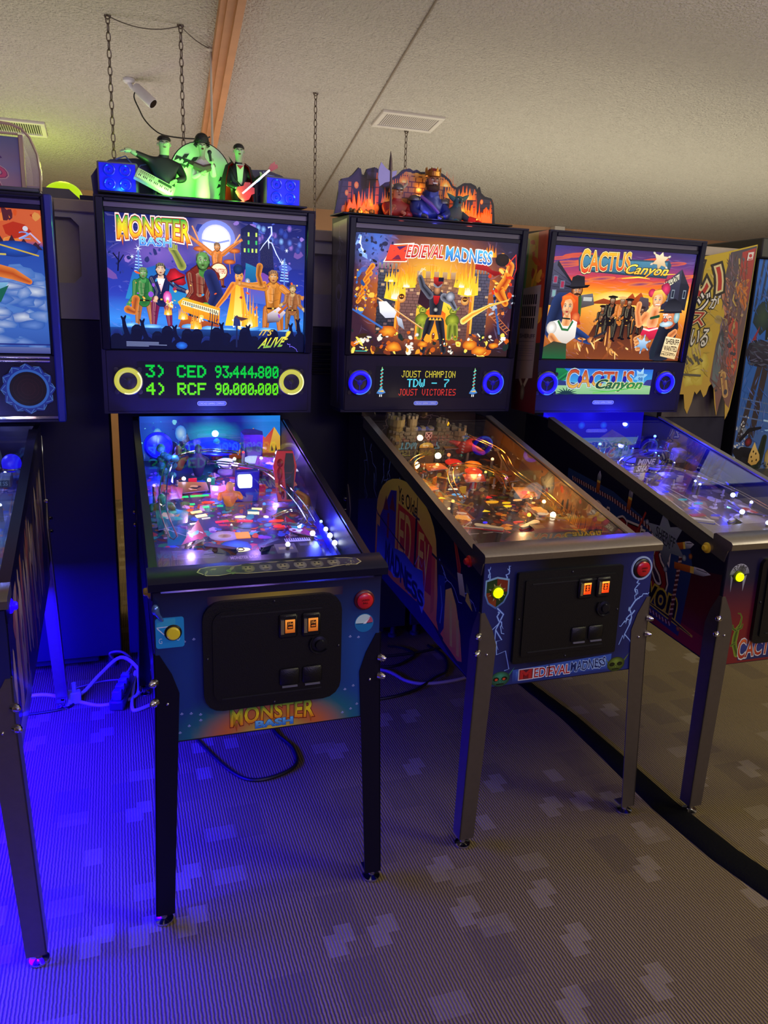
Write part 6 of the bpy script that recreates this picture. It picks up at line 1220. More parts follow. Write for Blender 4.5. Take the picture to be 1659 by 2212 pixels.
def castle():
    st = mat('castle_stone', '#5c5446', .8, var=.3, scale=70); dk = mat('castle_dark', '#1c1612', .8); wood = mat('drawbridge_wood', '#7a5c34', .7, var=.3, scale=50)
    body = MB(); cx, cy = -.085, .985
    # curtain wall with an arched gate
    arch = [(-.105, 0), (-.032, 0), (-.032, .045)] + [(.032 * -math.cos(PI * k / 8), .045 + .026 * math.sin(PI * k / 8)) for k in range(1, 8)] + [(.032, .045), (.032, 0), (.105, 0), (.105, .108), (-.105, .108)]
    body.prism([(cx + x, z) for x, z in arch], cy - .008, cy + .014, 'y')
    o = body.build('castle_toy', st, pf, smooth=0)
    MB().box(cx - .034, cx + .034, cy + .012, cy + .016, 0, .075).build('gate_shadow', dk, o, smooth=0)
    MB().box(cx - .026, cx + .026, cy - .016, cy - .011, 0, .052).build('drawbridge', wood, o, smooth=0)
    A = Art(.05, .02, cx - .025, .052); A.poly([(0, 1), (.05, .4), (.3, .05), (.7, .05), (.95, .4), (1, 1)], '#ffc850', '#e89020'); A.build('gate_glow', art_mat('gate_lit', .9), o, Mx=frame((0, cy - .006, 0), (1, 0, 0), (0, 0, 1)))
    r = random.Random(5); first = None; n = 0      # proud stones, row by row
    def stone(x, z, w_, h_, yy):
        nonlocal first, n
        if abs(x - cx) < .036 and z < .072: return
        q = MB().bbox(x - w_ / 2, x + w_ / 2, yy - .0035, yy + .001, z - h_ / 2, z + h_ / 2, .0012).build('stone', st, o, smooth=0); n += 1
    for j in range(9):
        for k in range(9):
            stone(cx - .098 + .0235 * k + (.010 if j % 2 else 0) , .007 + .0118 * j, .020 + .002 * r.random(), .0098, cy - .008 - .0015 * r.random())
    for k in range(8): MB().bbox(cx - .100 + .0275 * k - .007, cx - .100 + .0275 * k + .008, cy - .009, cy + .013, .108, .122, .0015).build('merlon', st, o, smooth=0)
    for (x, rad, h, c) in ((cx - .108, .024, .150, '#6a5c34'), (cx - .055, .015, .150, '#5c5038'), (cx + .05, .015, .135, '#4c4638'), (cx + .108, .026, .112, '#4e483c')):
        t = MB().lathe((x, cy + .006, 0), [(rad, 0), (rad * .94, h * .8), (rad * 1.14, h * .86), (rad * 1.14, h)], n=14); t.build('tower', mat('tower_' + c.lstrip('#'), c, .8, var=.3, scale=80), o, smooth=0)
        q = MB()
        for k in range(7): a = 2 * PI * k / 7; q.box(x + rad * math.cos(a) - .004, x + rad * math.cos(a) + .004, cy + .006 + rad * math.sin(a) - .004, cy + .006 + rad * math.sin(a) + .004, h, h + .010)
        for k in range(12): a = -PI + PI * r.random(); zz = .01 + h * .75 * r.random(); q.bbox(x + rad * math.cos(a) - .006, x + rad * math.cos(a) + .006, cy + .006 + rad * math.sin(a) - .003, cy + .006 + rad * math.sin(a) + .003, zz, zz + .009, .001)
        q.build('tower_stonework', st, o, smooth=0)['kind'] = 'stuff'
    A = Art(.024, .028, cx - .012, .080); A.poly([(0, 0), (1, 0), (.95, .6), (.5, 1), (.05, .6)], '#c8a8a8'); A.poly([(.1, .08), (.9, .08), (.86, .58), (.5, .9), (.14, .58)], '#4a1420'); A.line([(.15, .1), (.8, .75)], .12, '#c8a8a8'); A.line([(.85, .1), (.2, .75)], .12, '#c8a8a8'); A.build('gate_shield', PRINT, o, Mx=frame((0, cy - .0135, 0), (1, 0, 0), (0, 0, 1)))
castle()
for o_ in pf.children:
    if o_.name.startswith('castle_toy'): o_.matrix_local = Matrix.Translation((-.045, .945, 0)) @ Matrix.Scale(1.22, 4) @ Matrix.Translation((.085, -.985, 0))
MB().sph((.068, 1.02, .135), .011, 12, 8).build('flasher_dome', glow('amber_dome', '#ffb400', 1.6), pf); MB().cyl((.068, 1.02, 0), (.068, 1.02, .125), .004, n=8).build('flasher_post', postm, pf)
def dragon_toy():
    m1 = mat('dragon_red', '#9a2c28', .45, var=.3, scale=60)
    skin('winged_toy', [(.09, .93, .05, .020), (.11, .90, .075, .022), (.13, .86, .085, .013), (.155, .82, .075, .010), (.06, .93, .09, .008), (.02, .96, .085, .006), (.14, .93, .10, .008), (.19, .95, .09, .006), (.08, .97, .035, .010)], [(0, 1), (1, 2), (2, 3), (1, 4), (4, 5), (1, 6), (6, 7), (0, 8)], m1, pf, 1)
dragon_toy()
def troll(x, s, c):
    o = skin('troll_head_toy', [(x, s, .0, .016), (x, s, .022, .022), (x, s - .003, .045, .019), (x - .024, s, .04, .006), (x - .036, s, .048, .003), (x + .024, s, .04, .006), (x + .036, s, .048, .003)], [(0, 1), (1, 2), (1, 3), (3, 4), (1, 5), (5, 6)], mat('troll_' + c.lstrip('#'), c, .5), pf, 1)
    q = MB(); q.sph((x - .008, s - .019, .036), .004, 7, 5).sph((x + .008, s - .019, .036), .004, 7, 5); q.build('toy_eyes', mat('toy_eye', '#e8d040', .3, emit=.4), o)
troll(-.02, .70, '#8a8f98'); troll(.15, .72, '#6a7a38')
def catapult():
    m = mat('toy_timber', '#8a6438', .6, var=.3, scale=40); q = MB()
    for s_ in (-1, 1): q.box(.185 + s_ * .016 - .004, .185 + s_ * .016 + .004, .66, .76, .04, .048); q.tube([(.185 + s_ * .016, .70, .045), (.185 + s_ * .014, .71, .085)], .004, 6)
    q.tube([(.185, .68, .055), (.185, .78, .10)], .004, 6); q.sph((.185, .785, .103), (.012, .012, .007), 8, 5); q.build('catapult_toy', m, pf)
catapult()
for x, s, ca, e in ((.03, .83, '#c82818', .5), (.10, .80, '#e87818', .7), (.07, .73, '#d83818', .5)): bumper(K, x, s, ca, e, '#b8a890')
chute(K, [(.20, .42, .045), (.215, .60, .06), (.21, .80, .08), (.17, .98, .11), (.06, 1.05, .12)], .05, .024); chute(K, [(-.15, .50, .04), (-.17, .65, .05), (-.13, .80, .07), (-.05, .90, .09), (.05, .88, .09)], .045, .022)
gold = mat('gold_wire', '#e0a850', .2, 1.)
wire(K, [(-.10, .45, .05), (-.08, .60, .06), (-.02, .72, .07), (.06, .68, .08), (.12, .60, .07), (.10, .50, .06)], m=gold); wire(K, [(.215, .28, .05), (.21, .45, .065), (.18, .62, .08), (.20, .80, .10), (.10, .95, .12)], m=gold); wire(K, [(-.215, .3, .05), (-.215, .5, .06), (-.19, .72, .08), (-.10, .80, .09)], m=gold)
posts(K, [(-.19, .58), (-.12, .62), (-.14, .72), (-.05, .66), (.02, .62), (.12, .65), (.17, .60), (.19, .50), (-.20, .46), (.215, .72), (.0, .80), (-.16, .82)], .04)
for x, s, a_, c in ((-.10, .70, .6, '#e86a20'), (-.03, .60, .1, '#d8b030'), (.03, .64, 0, '#c83020'), (.13, .68, -.3, '#e8a030')): target(K, x, s, a_, c)
plastic(K, [(-.235, .52), (-.14, .56), (-.16, .66), (-.23, .70)], .045, ('#ffae20', '#c85a10', '#ffe090', '#7a2c10', '#ffd040')); plastic(K, [(-.02, .60), (.06, .60), (.08, .67), (.0, .68)], .05, ('#e84018', '#a82010', '#ffb030', '#ffe070', '#501008')); plastic(K, [(.11, .58), (.20, .60), (.21, .70), (.13, .70)], .05, ('#c86a28', '#5a2c18', '#ffc060', '#e8e0d0', '#3a2418')); plastic(K, [(-.12, .72), (-.03, .74), (-.04, .80), (-.12, .80)], .05, ('#f08a20', '#b84814', '#ffe080', '#d83818')); plastic(K, [(.02, .90), (.10, .91), (.10, .97), (.03, .97)], .07, ('#d8a050', '#6a4020', '#ffd890', '#a83018')); plastic(K, [(.12, .44), (.20, .46), (.21, .54), (.14, .55)], .045, ('#e8a028', '#a84a18', '#fff0a0', '#d83020'))
slingshot(K, -1, -.105, .40, ('#a84a20', '#5a2414', '#ffc060', '#d8d0c0')); slingshot(K, 1, .13, .40, ('#a84a20', '#5a2414', '#ffc060', '#d8d0c0'))
flipper(K, -.105, .305, -.45, '#d8c8a0', '#b82018'); flipper(K, .11, .305, PI + .45, '#d8c8a0', '#b82018')
def ap_castle(A, P):
    A.poly(P, '#1a1418', '#221a24'); A.line([(.02, .165), (.18, .19), (.33, .25)], [.010, .016, .008], '#d8d0c0'); A.line([(.03, .19), (.18, .215), (.34, .27)], [.008, .014, .008], '#b82820')
    A.line([(.16, .34), (.26, .335)], .010, '#a89c98'); A.line([(.29, .335), (.37, .33)], .010, '#a89c98'); A.rect(.70, .22, .93, .36, '#3a2c24', '#2c2220'); A.rect(.72, .25, .80, .31, '#6a5c3a')
apron(K, .205, ap_castle, '#16121a')
for x, s, h, c, e, r_ in ((.119, .896, .06, '#ffe0b8', 5, .006), (-.06, .78, .05, '#ffb060', 4, .007), (.062, .66, .05, '#ffd890', 5, .006), (.18, .80, .06, '#ffc878', 4, .006), (-.19, .63, .05, '#ffe090', 6, .006), (.20, .42, .04, '#ffd078', 7, .007), (.17, .46, .04, '#ffb858', 6, .006), (.18, .32, .035, '#ffe8c0', 9, .010), (.10, .34, .03, '#ffa828', 4, .007), (-.13, .46, .04, '#ff9a48', 3, .006), (.02, .86, .06, '#ff6838', 3, .007), (.10, .69, .05, '#ffb040', 5, .005), (-.17, .40, .04, '#ffb878', 3, .005), (.05, .94, .09, '#ffd0a0', 4, .005), (.14, .60, .06, '#f088c8', 2, .006)):
    bulb(K, x, s, h, c, e, r_)
def blade_crowd(A):
    A.grid(30, 5, lambda u, v: mixc(mixc('#4a2c1c', '#b87a30', max(0, 1 - abs(u - .45) * 2)), '#201410', max(0, .8 - v * 2) * .6))
    r = random.Random(6); A.blob(.50, .40, .05, .35, '#d8d8c0', '#4a4a40', 10, .2, .5); A.blob(.60, .45, .06, .4, '#d8904a', '#7a4420', 12)
    for k in range(14): u = .60 + .028 * k; A.limb([(u, 1, .10), (u + .004, .6, .07), (u + .01 * (r.random() - .3), .25 + .2 * r.random(), .03)], '#241c1c', '#4a3a30')
    for k in range(16): u = .56 + .027 * k; A.flame(u, 1.02, .05, .5 + .25 * r.random(), '#fff090', '#ffb828', '#c84818', k)
    A.poly([(.55, .95), (.95, .70), (.98, 1), (.55, 1)], '#e8a020', '#b82c14'); A.speckle(60, ['#ffb040', '#c84818', '#3a2418', '#e8d0a0'], .4, .1, 1, .95, .02, .09, 7, .13)
blade(K, 1, blade_crowd); blade(K, -1, lambda A: (A.grid(10, 3, lambda u, v: mixc('#1c1418', '#4a2c18', v)), A.speckle(40, ['#7a4a20', '#2c1c14', '#a86a28'], 0, .2, 1, 1, .02, .1, 8, .13)))
A = Art(.51, .165, -.255, .985)
A.grid(12, 6, lambda u, v: mixc('#1c1820', '#4a3828', v)); 
for k, (a, b, c, d) in enumerate(((.22, .1, .18, .5), (.42, .08, .36, .45), (.44, .1, .50, .6), (.50, .15, .72, .12), (.60, .1, .56, .4))): A.bolt(a, b, c, d, .02, '#9a8478', 80 + k, .2, 1)
A.build('rear_board', PRINT, K.root, Mx=frame((0, 1.205, 0), (1, 0, 0), (0, 0, 1)))
for (x, s, h, c, p) in ((-.02, .72, .12, (1, .55, .20), .55), (.14, .86, .13, (1, .48, .16), .45), (.17, .46, .10, (1, .60, .18), .65), (-.17, .56, .10, (1, .55, .15), .35), (.08, .33, .08, (1, .55, .25), .35), (-.10, .88, .16, (1, .75, .45), .28), (-.05, .80, .20, (1, .75, .45), .45), (-.12, .35, .09, (.8, .5, .5), .12)):
    light('playfield_lamp', 'POINT', K.P @ Vector((x, s, h)), c, p * .55, .012, parent=K.root)
finish(K)

# ================================================================== western machine
G2 = (.564, .5086, .8874, 1.1447, 1.1276, .7376, 1.1568, 1.8769, .0169, -.0022, -.0673)
K = machine('pinball_machine', 'pinball machine with red cabinet base and western street backglass', (1.97614, 1.74496, -.01998), G2, mat('cabinet_navy_black', '#15122c', .42, var=.1, scale=6), darksteel, steel, steel, GRP)
M2 = K
speaker(K, -.303, .124, 'blue'); speaker(K, .274, .132, 'blue'); badge(K, -.020, .045)
A = Art(.475, .108, -.268, .080)
A.grid(16, 8, lambda u, v: mixc('#2c6ce0', '#48b0e8', v / .6) if v < .62 else mixc('#a8d8a0', '#8cc888', (v - .62) * 2.5))
A.poly([(0, 0), (.08, 0), (.14, .18), (.12, .42), (.04, .55), (0, .5)], '#1c8a4c', '#12603c'); A.limb([(.02, .55, .10), (.10, .30, .10), (.18, .05, .08)], '#0e5030', '#2ca858'); A.poly([(0, .42), (.20, .56), (.26, .66), (0, .66)], '#2c3c80'); A.poly([(.9, .62), (.95, .42), (1, .40), (1, .66)], '#3a3c90')
for k in range(9): a = PI + PI * k / 8; A.line([(.13, .98), (.13 + .11 * math.cos(a), .98 + .26 * math.sin(a))], [.09, .01], '#1a3a3c')
ct = (.12, .06, .80, .74); wc = lambda p, q: (p, (q - .5) * (1.15 - .8 * p * (1.25 - p)) + .5)
for o, c in ((.055, '#e8f0ff'), (.03, '#20304c'), (.012, None)): A.text('CACTUS', *ct, c or (lambda p, q: mixc('#c83c20', '#f0b848', q)), off=o, warp=wc)
for k in range(5): A.blob(.25 + .115 * k, .42, .022, .16, '#3028a8', '#2018a0', 8)
A.poly(star_pts(.875, .30, .075, .38, 6, .5, -1.3), '#bfe8ff', '#5ab8f0'); A.text('SHERIFF', .845, .18, .91, .26, '#2c6cb8', off=.02); A.text('98', .855, .32, .90, .46, '#2c6cb8', off=.03)
for o, c in ((.075, '#d8f0a0'), (.03, '#0c1c18'), (.0, None)): A.text('Canyon', .42, .42, .90, .88, c or (lambda p, q: mixc('#1a3a2c', '#3aa848', p)), off=o, shear=.05)
A.line([(.36, .84), (.55, .90), (.82, .74), (.98, .66)], [.01, .05, .03, .01], '#5ac848'); A.line([(.40, .95), (.62, .88)], [.05, .01], '#7ad850')
A.build('lcd_screen', art_mat('lcd_screen', .95), K.panel, Mx=Matrix.Translation((0, 0, .0032)))
set_translite(K, scene_western)
fd = Art(.56, .376, -.280, .511)
fd.grid(12, 20, lambda u, v: mixc('#1a1638', '#7a1c24', max(0, min(1, (v - .28) * 2.6))))
def arc_badge(cx, cz, r0, r1, a0, a1, c0, c1):
    pts = [(cx + r1 * math.cos(a0 + (a1 - a0) * k / 10) / .56, cz - r1 * math.sin(a0 + (a1 - a0) * k / 10) / .376) for k in range(11)] + [(cx + r0 * math.cos(a1 + (a0 - a1) * k / 10) / .56, cz - r0 * math.sin(a1 + (a0 - a1) * k / 10) / .376) for k in range(11)]
    fd.poly(pts, c0, c1)
u0, v0 = (-.236 + .28) / .56, 1 - (.800 - .511) / .376
arc_badge(u0 + .01, v0, .020, .036, .1, PI - .1, '#b8b8c8', '#6a6a80'); fd.poly([(u0 - .045, v0), (u0 - .035, v0 + .14), (u0 - .03, v0 + .02)], '#9898a8'); fd.poly([(u0 + .06, v0), (u0 + .045, v0 + .14), (u0 + .035, v0 + .02)], '#9898a8'); fd.blob(u0 + .02, v0 - .03, .03, .05, '#2c2c30', '#707078', 9)
for k, t in enumerate('START'): a = 2.35 - .40 * k; cx, cz = u0 + .01 + .028 * math.cos(a) / .56, v0 - .028 * math.sin(a) / .376; fd.text(t, cx - .008, cz - .016, cx + .008, cz + .016, '#2c2c38', off=.02)
lz = [(.118, .56), (.135, .565), (.148, .60), (.143, .66), (.128, .70), (.122, .76), (.120, .82), (.135, .88), (.15, .92)]
fd.limb([(u, v, r) for (u, v), r in zip(lz, (.004, .005, .007, .012, .022, .028, .026, .022, .03))], '#28401c', '#88a030'); fd.limb([(.12, .71, .012), (.098, .69, .010), (.095, .66, .006)], '#28401c', '#7a9030'); fd.limb([(.13, .70, .012), (.155, .69, .010), (.16, .66, .006)], '#28401c', '#7a9030'); fd.limb([(.125, .82, .012), (.10, .84, .008)], '#28401c', '#7a9030')
fd.poly([(.15, .84), (.85, .84), (.85, .98), (.16, .98)], '#2c3c88', '#1c2458')
for o, c in ((.06, '#e0d8d0'), (.015, '#3a1a10'), (.005, None)): fd.text('CACTUS', .155, .80, .46, .96, c or (lambda p, q: mixc('#e86a30', '#a82820', q)), off=o, warp=wc)
for o, c in ((.06, '#e0c848'), (.015, '#181010')): fd.text('Canyon', .47, .84, .80, .98, c, off=o, shear=.03)
fd.build('front_art', PRINT, K.root, Mx=FRONT())
coin_door(K, -.158, .178, .575, .848, .02, [(.040, .787), (.100, .787)], '', ('#ff5a10', '#d83408'), 1.5)
front_button(K, -.236, .797, .0135, '#d8f000', 2.2, 'start_button', '#7a8a00', '#c8e800'); front_button(K, .237, .827, .0225, '#c81424', name='launch_button', ring='#180a10')
flip_button(K, -1, '#e8c428', z=.864); flip_button(K, 1, '#e8c428', z=.864)
A = Art(1.18, .60, -1.19, .505)
A.poly(P_((1.15, 1.09), (.01, .835), (.01, .515), (1.15, .59)), '#14112c', '#18122c'); A.poly(P_((1.15, .80), (.55, .74), (.25, .76), (.01, .80), (.01, .515), (1.15, .59)), '#3a1424', '#6a1820'); A.poly(P_((1.15, .66), (.01, .58), (.01, .515), (1.15, .59)), '#7a1a20', '#8a1c20')
A.poly(P_((.92, .96), (.60, .93), (.35, .86), (.16, .835), (.14, .78), (.165, .54), (.45, .575), (.92, .63)), '#2a3e6c', '#24306c'); A.poly(P_((.90, .88), (.58, .85), (.33, .80), (.20, .78), (.22, .60), (.45, .62), (.90, .67)), '#2c4470', '#283060')
A.poly(P_((.92, .80), (.30, .74), (.20, .60), (.45, .60), (.92, .66)), '#4a2a34', '#1c2450')
for k, t in enumerate('CACTUS'):
    y = .74 - .082 * k; z_ = .865 - .010 * k
    for o, c in ((.06, '#d8c8b8'), (.025, '#1c0c10'), (.005, '#8a1c20')): A.text(t, *PX(y, z_), *PX(y - .075, z_ - .13 - .008 * k), c, off=o)
for o, c in ((.075, '#c8b030'), (.02, '#0c0a10')): A.text('Canyon', *PX(.52, .715), *PX(.19, .585), c, off=o, shear=.012, warp=lambda p, q: (p, q - .22 * p))
A.line(P_((.36, .60), (.22, .585), (.10, .565)), [.012, .03, .012], '#c8b030'); A.line(P_((.35, .60), (.22, .585), (.11, .566)), [.004, .014, .004], '#0c0a10')
def rope(pts, wd):
    pts = [PX(*p) for p in pts]; A.line(pts, wd, '#5a1c24'); L = []
    for a, b in zip(pts, pts[1:]):
        n = max(2, int(math.hypot((b[0] - a[0]) * A.W, (b[1] - a[1]) * A.H) / .016)); L += [(a[0] + (b[0] - a[0]) * i / n, a[1] + (b[1] - a[1]) * i / n) for i in range(n)]
    for (u, v), (p, q) in zip(L, L[1:]):
        dx, dy = (p - u) * A.W, (q - v) * A.H; l = math.hypot(dx, dy) or 1; nx, ny = -dy / l * wd * A.H / 2, dx / l * wd * A.H / 2
        A.line([(u - (nx * 1 + dx * .25) / A.W, v - (ny + dy * .25) / A.H), (u + (nx + dx * .25) / A.W, v + (ny + dy * .25) / A.H)], .009, '#c8a8a0')
rope([(.88, .925), (.60, .90), (.42, .865), (.30, .83), (.26, .815)], .026); rope([(.20, .80), (.205, .72), (.212, .60), (.215, .565)], .026); rope([(.215, .565), (.35, .575), (.6, .60)], .020)
def bullet(y, z, a, L):
    c, s_ = math.cos(a), math.sin(a); f = lambda l, w_: PX(y - (l * c - w_ * s_), z + l * s_ + w_ * c)
    A.poly([f(0, -.011), (f(L * .55, -.011)), f(L * .55, .011), f(0, .011)], '#c86a20', '#8a3c18'); A.poly([f(L * .45, -.011), f(L * .55, -.011), f(L * .55, .011), f(L * .45, .011)], '#e8c050')
    A.poly([f(L * .55, -.012), f(L * .8, -.011), f(L, 0), f(L * .8, .011), f(L * .55, .012)], '#d8d8e0', '#5a5a70'); A.line([f(L * .62, .006), f(L * .9, .003)], .004, '#2c2c3c')
bullet(.70, .905, PI / 2 - .05, .085); bullet(.50, .885, PI / 2 - .1, .085); bullet(.235, .825, .35, .095); bullet(.225, .765, .12, .17); A.line(P_((.44, .815), (.40, .90)), .014, '#a83428')
A.poly([(PX(.285, .835)[0] + .092 * math.cos(t) * r_, PX(.285, .835)[1] + .165 * math.sin(t) * r_) for t, r_ in [(-1.75 + PI * k / 6, 1 if k % 2 == 0 else .50) for k in range(12)]], '#9aa0ac', '#4a505c')
for k in range(6): t = -1.75 + PI * k / 3; A.blob(PX(.285, .835)[0] + .092 * math.cos(t), PX(.285, .835)[1] + .165 * math.sin(t), .009, .018, '#b8bcc8', '#5a606c', 8)
A.text('SHERIFF', *PX(.335, .868), *PX(.235, .835), '#3a3e48', off=.02, warp=lambda p, q: (p, q - .5 * p)); A.line(P_((.315, .83), (.300, .845), (.290, .82), (.275, .815), (.265, .83), (.258, .81)), .008, '#3a3e48')
for y, z in ((.155, .815), (.17, .565)): A.blob(*PX(y, z), .008, .016, '#c8783c', '#6a3018', 10)
A.build('side_art', PRINT, K.root, Mx=side_frame(K, -1))
A = Art(.22, .72, -1.29, 1.157)
A.rect(.0, 0, .98, 1, '#c8a820', '#4a2c1c'); A.poly([(.62, 0), (.98, 0), (.98, 1), (.55, 1), (.70, .4)], '#b8401c', '#5c1418'); A.limb([(.20, .05, .03), (.14, .35, .03), (.36, .52, .025), (.30, .75, .02)], '#1c5a2c', '#48a038'); A.speckle(30, ['#c8541c', '#a83818', '#e0a82c'], .35, .05, .9, .5, .02, .06, 3, 1.5); A.poly([(0, .62), (.98, .60), (.98, 1), (0, 1)], '#2c3428', '#5a1420')
A.line([(.25, .80), (.42, .86), (.40, .93)], .022, '#a89c88'); A.line([(.60, .80), (.45, .86)], .022, '#a89c88'); A.blob(.43, .89, .09, .05, '#8a8274', '#4a4438', 9)
pz = [(.18, .30), (.86, .285), (.78, .80), (.10, .82)]; A.poly(pz, '#a89c88', '#8a7c74')
for j, (v, h_) in enumerate(((.335, .055), (.40, .055), (.465, .06))):
    for k in range(7): u = .20 + .08 * k - .02 * j; A.poly([(u, v), (u + .055, v), (u + .05, v + h_), (u - .005, v + h_)], '#18141c')
A.text('SHERIFF', .16, .555, .76, .578, '#1c1820', off=.02); A.line([(.15, .60), (.76, .595), (.74, .70), (.13, .71), (.15, .60)], .003, '#4a444c')
for k in range(5): A.line([(.17, .625 + .014 * k), (.72, .62 + .014 * k)], .003, '#6a6268')
A.build('backbox_art', PRINT, K.root, Mx=frame((-.3690 - .0012, 0, 0), (0, -1, 0), (0, 0, 1)))
def pf_west(A):
    A.grid(12, 24, lambda u, v: mixc('#8a7458', '#5c4a48', v)); A.speckle(260, ['#b09878', '#5a4438', '#c8b8a0', '#7a5a6a', '#48506a', '#a8705a', '#e0d8d0'], 0, .1, 1, .82, .006, .03, 41, 1.9)
    for k in range(4): A.line([(.2 + .15 * k, .80), (.42 + .05 * k, .40)], .006, '#c8b898')
pf = playfield(K, pf_west)
for x, s, rx, ry, c, e, ro, sh in ((.02, .50, .02, .008, '#48c0d8', .5, 0, 'o'), (.06, .46, .02, .008, '#48c0d8', .5, 0, 'o'), (-.02, .36, .03, .010, '#c83028', .4, 0, 'r'), (.165, .414, .012, .008, '#a0e8ff', 2.0, 0, 'o'), (.0, .58, .015, .008, '#2838ff', 1, 0, 'o'), (.0, .42, .015, .008, '#2838ff', 1, 0, 'o'), (.05, .35, .02, .008, '#3a30d8', .8, 0, 'o')): insert(K, x, s, rx, ry, c, e, ro, sh)
wd = mat('toy_shack_wood', '#6a5846', .7, var=.3, scale=40)
q = MB().bbox(-.03, .06, .93, 1.01, .0, .075, .003).prism([(-.04, .072), (.015, .11), (.07, .072)], .92, 1.02, 'y'); o = q.build('saloon_toy', wd, pf, smooth=0)
A = Art(.075, .05, -.022, .02)
A.rect(0, 0, 1, 1, '#a89884', '#7a6c60'); A.rect(.05, .08, .30, .5, '#2c2838'); A.rect(.68, .08, .93, .5, '#2c2838'); A.rect(.38, .2, .60, 1, '#3a2c24'); A.build('shop_front_print', PRINT, o, Mx=frame((0, .9292, 0), (1, 0, 0), (0, 0, 1)))
q = MB().bbox(-.045, .055, .735, .742, .02, .085, .002); o = q.build('hand_painted_sign', wd, pf, smooth=0)
A = Art(.10, .065, -.045, .02); A.rect(0, 0, 1, 1, '#4a4058'); A.text('MINE', .12, .10, .88, .46, '#e8e0e8', off=.03, shear=.05); A.text('SHAFT', .12, .54, .88, .9, '#e8e0e8', off=.03, shear=.05); A.build('sign_print', PRINT, o, Mx=frame((0, .7347, 0), (1, 0, 0), (0, 0, 1)))
bt = mat('train_iron', '#3c3a44', .4, .6); q = MB().cyl((.12, .90, .05), (.22, .88, .05), .022, n=16).cyl((.135, .897, .05), (.135, .897, .10), .008, .012, 12).bbox(.19, .24, .86, .91, .03, .10, .004)
for k in range(3): q.lathe((.14 + .04 * k, .868, .02), [(.018, -.003), (.018, .003)], 'y', 14)
q.build('locomotive_toy', bt, pf); MB().bbox(.20, .25, .80, .85, .03, .085, .006).build('tan_crate_toy', mat('tan_toy', '#8a8268', .6), pf)
for x, s in ((.05, .95 - .2), (.10, .82), (.0, .84)): bumper(K, x, s, '#4a4ae8', .8, '#9a98b8')
chute(K, [(.20, .40, .045), (.215, .60, .06), (.18, .80, .08), (.06, .92, .09)], .05, .024); chute(K, [(-.18, .40, .04), (-.19, .6, .055), (-.14, .78, .08), (-.02, .88, .09)], .05, .024); wire(K, [(-.21, .25, .05), (-.2, .5, .06), (-.14, .7, .08), (.05, .8, .09)]); wire(K, [(.215, .25, .05), (.19, .45, .06), (.1, .62, .07), (-.04, .66, .08)])
posts(K, [(-.2, .5), (-.14, .62), (-.05, .64), (.06, .62), (.16, .6), (.2, .5), (.10, .42), (-.10, .45)], .035)
for x, s, a_ in ((-.1, .68, .3), (-.03, .7, .1), (.04, .69, 0), (.12, .66, -.3)): target(K, x, s, a_, '#d0c8b8')
plastic(K, [(-.23, .5), (-.15, .53), (-.15, .62), (-.23, .66)], .04, ('#a8907a', '#6a5a58', '#d8d0c8', '#5a3a30', '#8a6a50')); plastic(K, [(.13, .55), (.21, .57), (.21, .68), (.14, .66)], .045, ('#98847a', '#5a4c58', '#d8d0c8', '#8a3a30', '#c8b090')); plastic(K, [(.0, .60), (.07, .61), (.08, .66), (.0, .66)], .05, ('#7a7288', '#4a4468', '#c8c8d8', '#3a3a8a'))
slingshot(K, -1, -.105, .38, ('#8a7a7a', '#4a4058', '#d8d0c8', '#c83028')); slingshot(K, 1, .13, .38, ('#8a7a7a', '#4a4058', '#d8d0c8', '#c83028')); flipper(K, -.105, .30, -.45, '#d8d0c8', '#2c2ca8'); flipper(K, .11, .30, PI + .45, '#d8d0c8', '#2c2ca8')
def ap_west(A, P): A.poly(P, '#8a7c70', '#6a5e60'); A.rect(.05, .22, .30, .36, '#a89c90'); A.rect(.70, .20, .93, .36, '#a89c90')
apron(K, .205, ap_west, '#5a5058')
for x, s, h, r_ in ((.119, .571, .045, .005), (.115, .538, .045, .005), (.165, .414, .05, .009), (.093, .278, .045, .009), (.188, .343, .05, .006), (.130, .191, .04, .008), (.02, .86, .08, .003), (.09, .80, .08, .004), (.10, .79, .07, .003), (.16, .76, .05, .003), (-.10, .92, .08, .006), (-.12, .88, .06, .005), (.21, .98, .09, .006)): bulb(K, x, s, h, '#b0c0ff' if h < .06 else '#5a90ff', 7, r_)
A = Art(.51, .165, -.255, .985); A.grid(16, 8, lambda u, v: mixc('#1408c8', '#0a04a0', v))
for u in (.10, .38, .60, .83): A.blob(u, .36, .035, .10, '#1c68ff', '#1810e0', 14)
A.build('rear_board', art_mat('rear_board_blue', 1.0), K.root, Mx=frame((0, 1.205, 0), (1, 0, 0), (0, 0, 1)))
for (x, s, h, p) in ((-.14, 1.0, .12, 1.6), (.06, 1.0, .15, 1.6), (.16, .82, .12, 1.1), (-.10, .76, .10, 1.0), (.13, .55, .05, .10), (.10, .34, .05, .12), (.17, .42, .05, .10), (.18, .2, .05, .08)): light('playfield_lamp', 'POINT', K.P @ Vector((x, s, h)), (.016, .016, 1), p * 2.0, .012, parent=K.root)

finish(K)

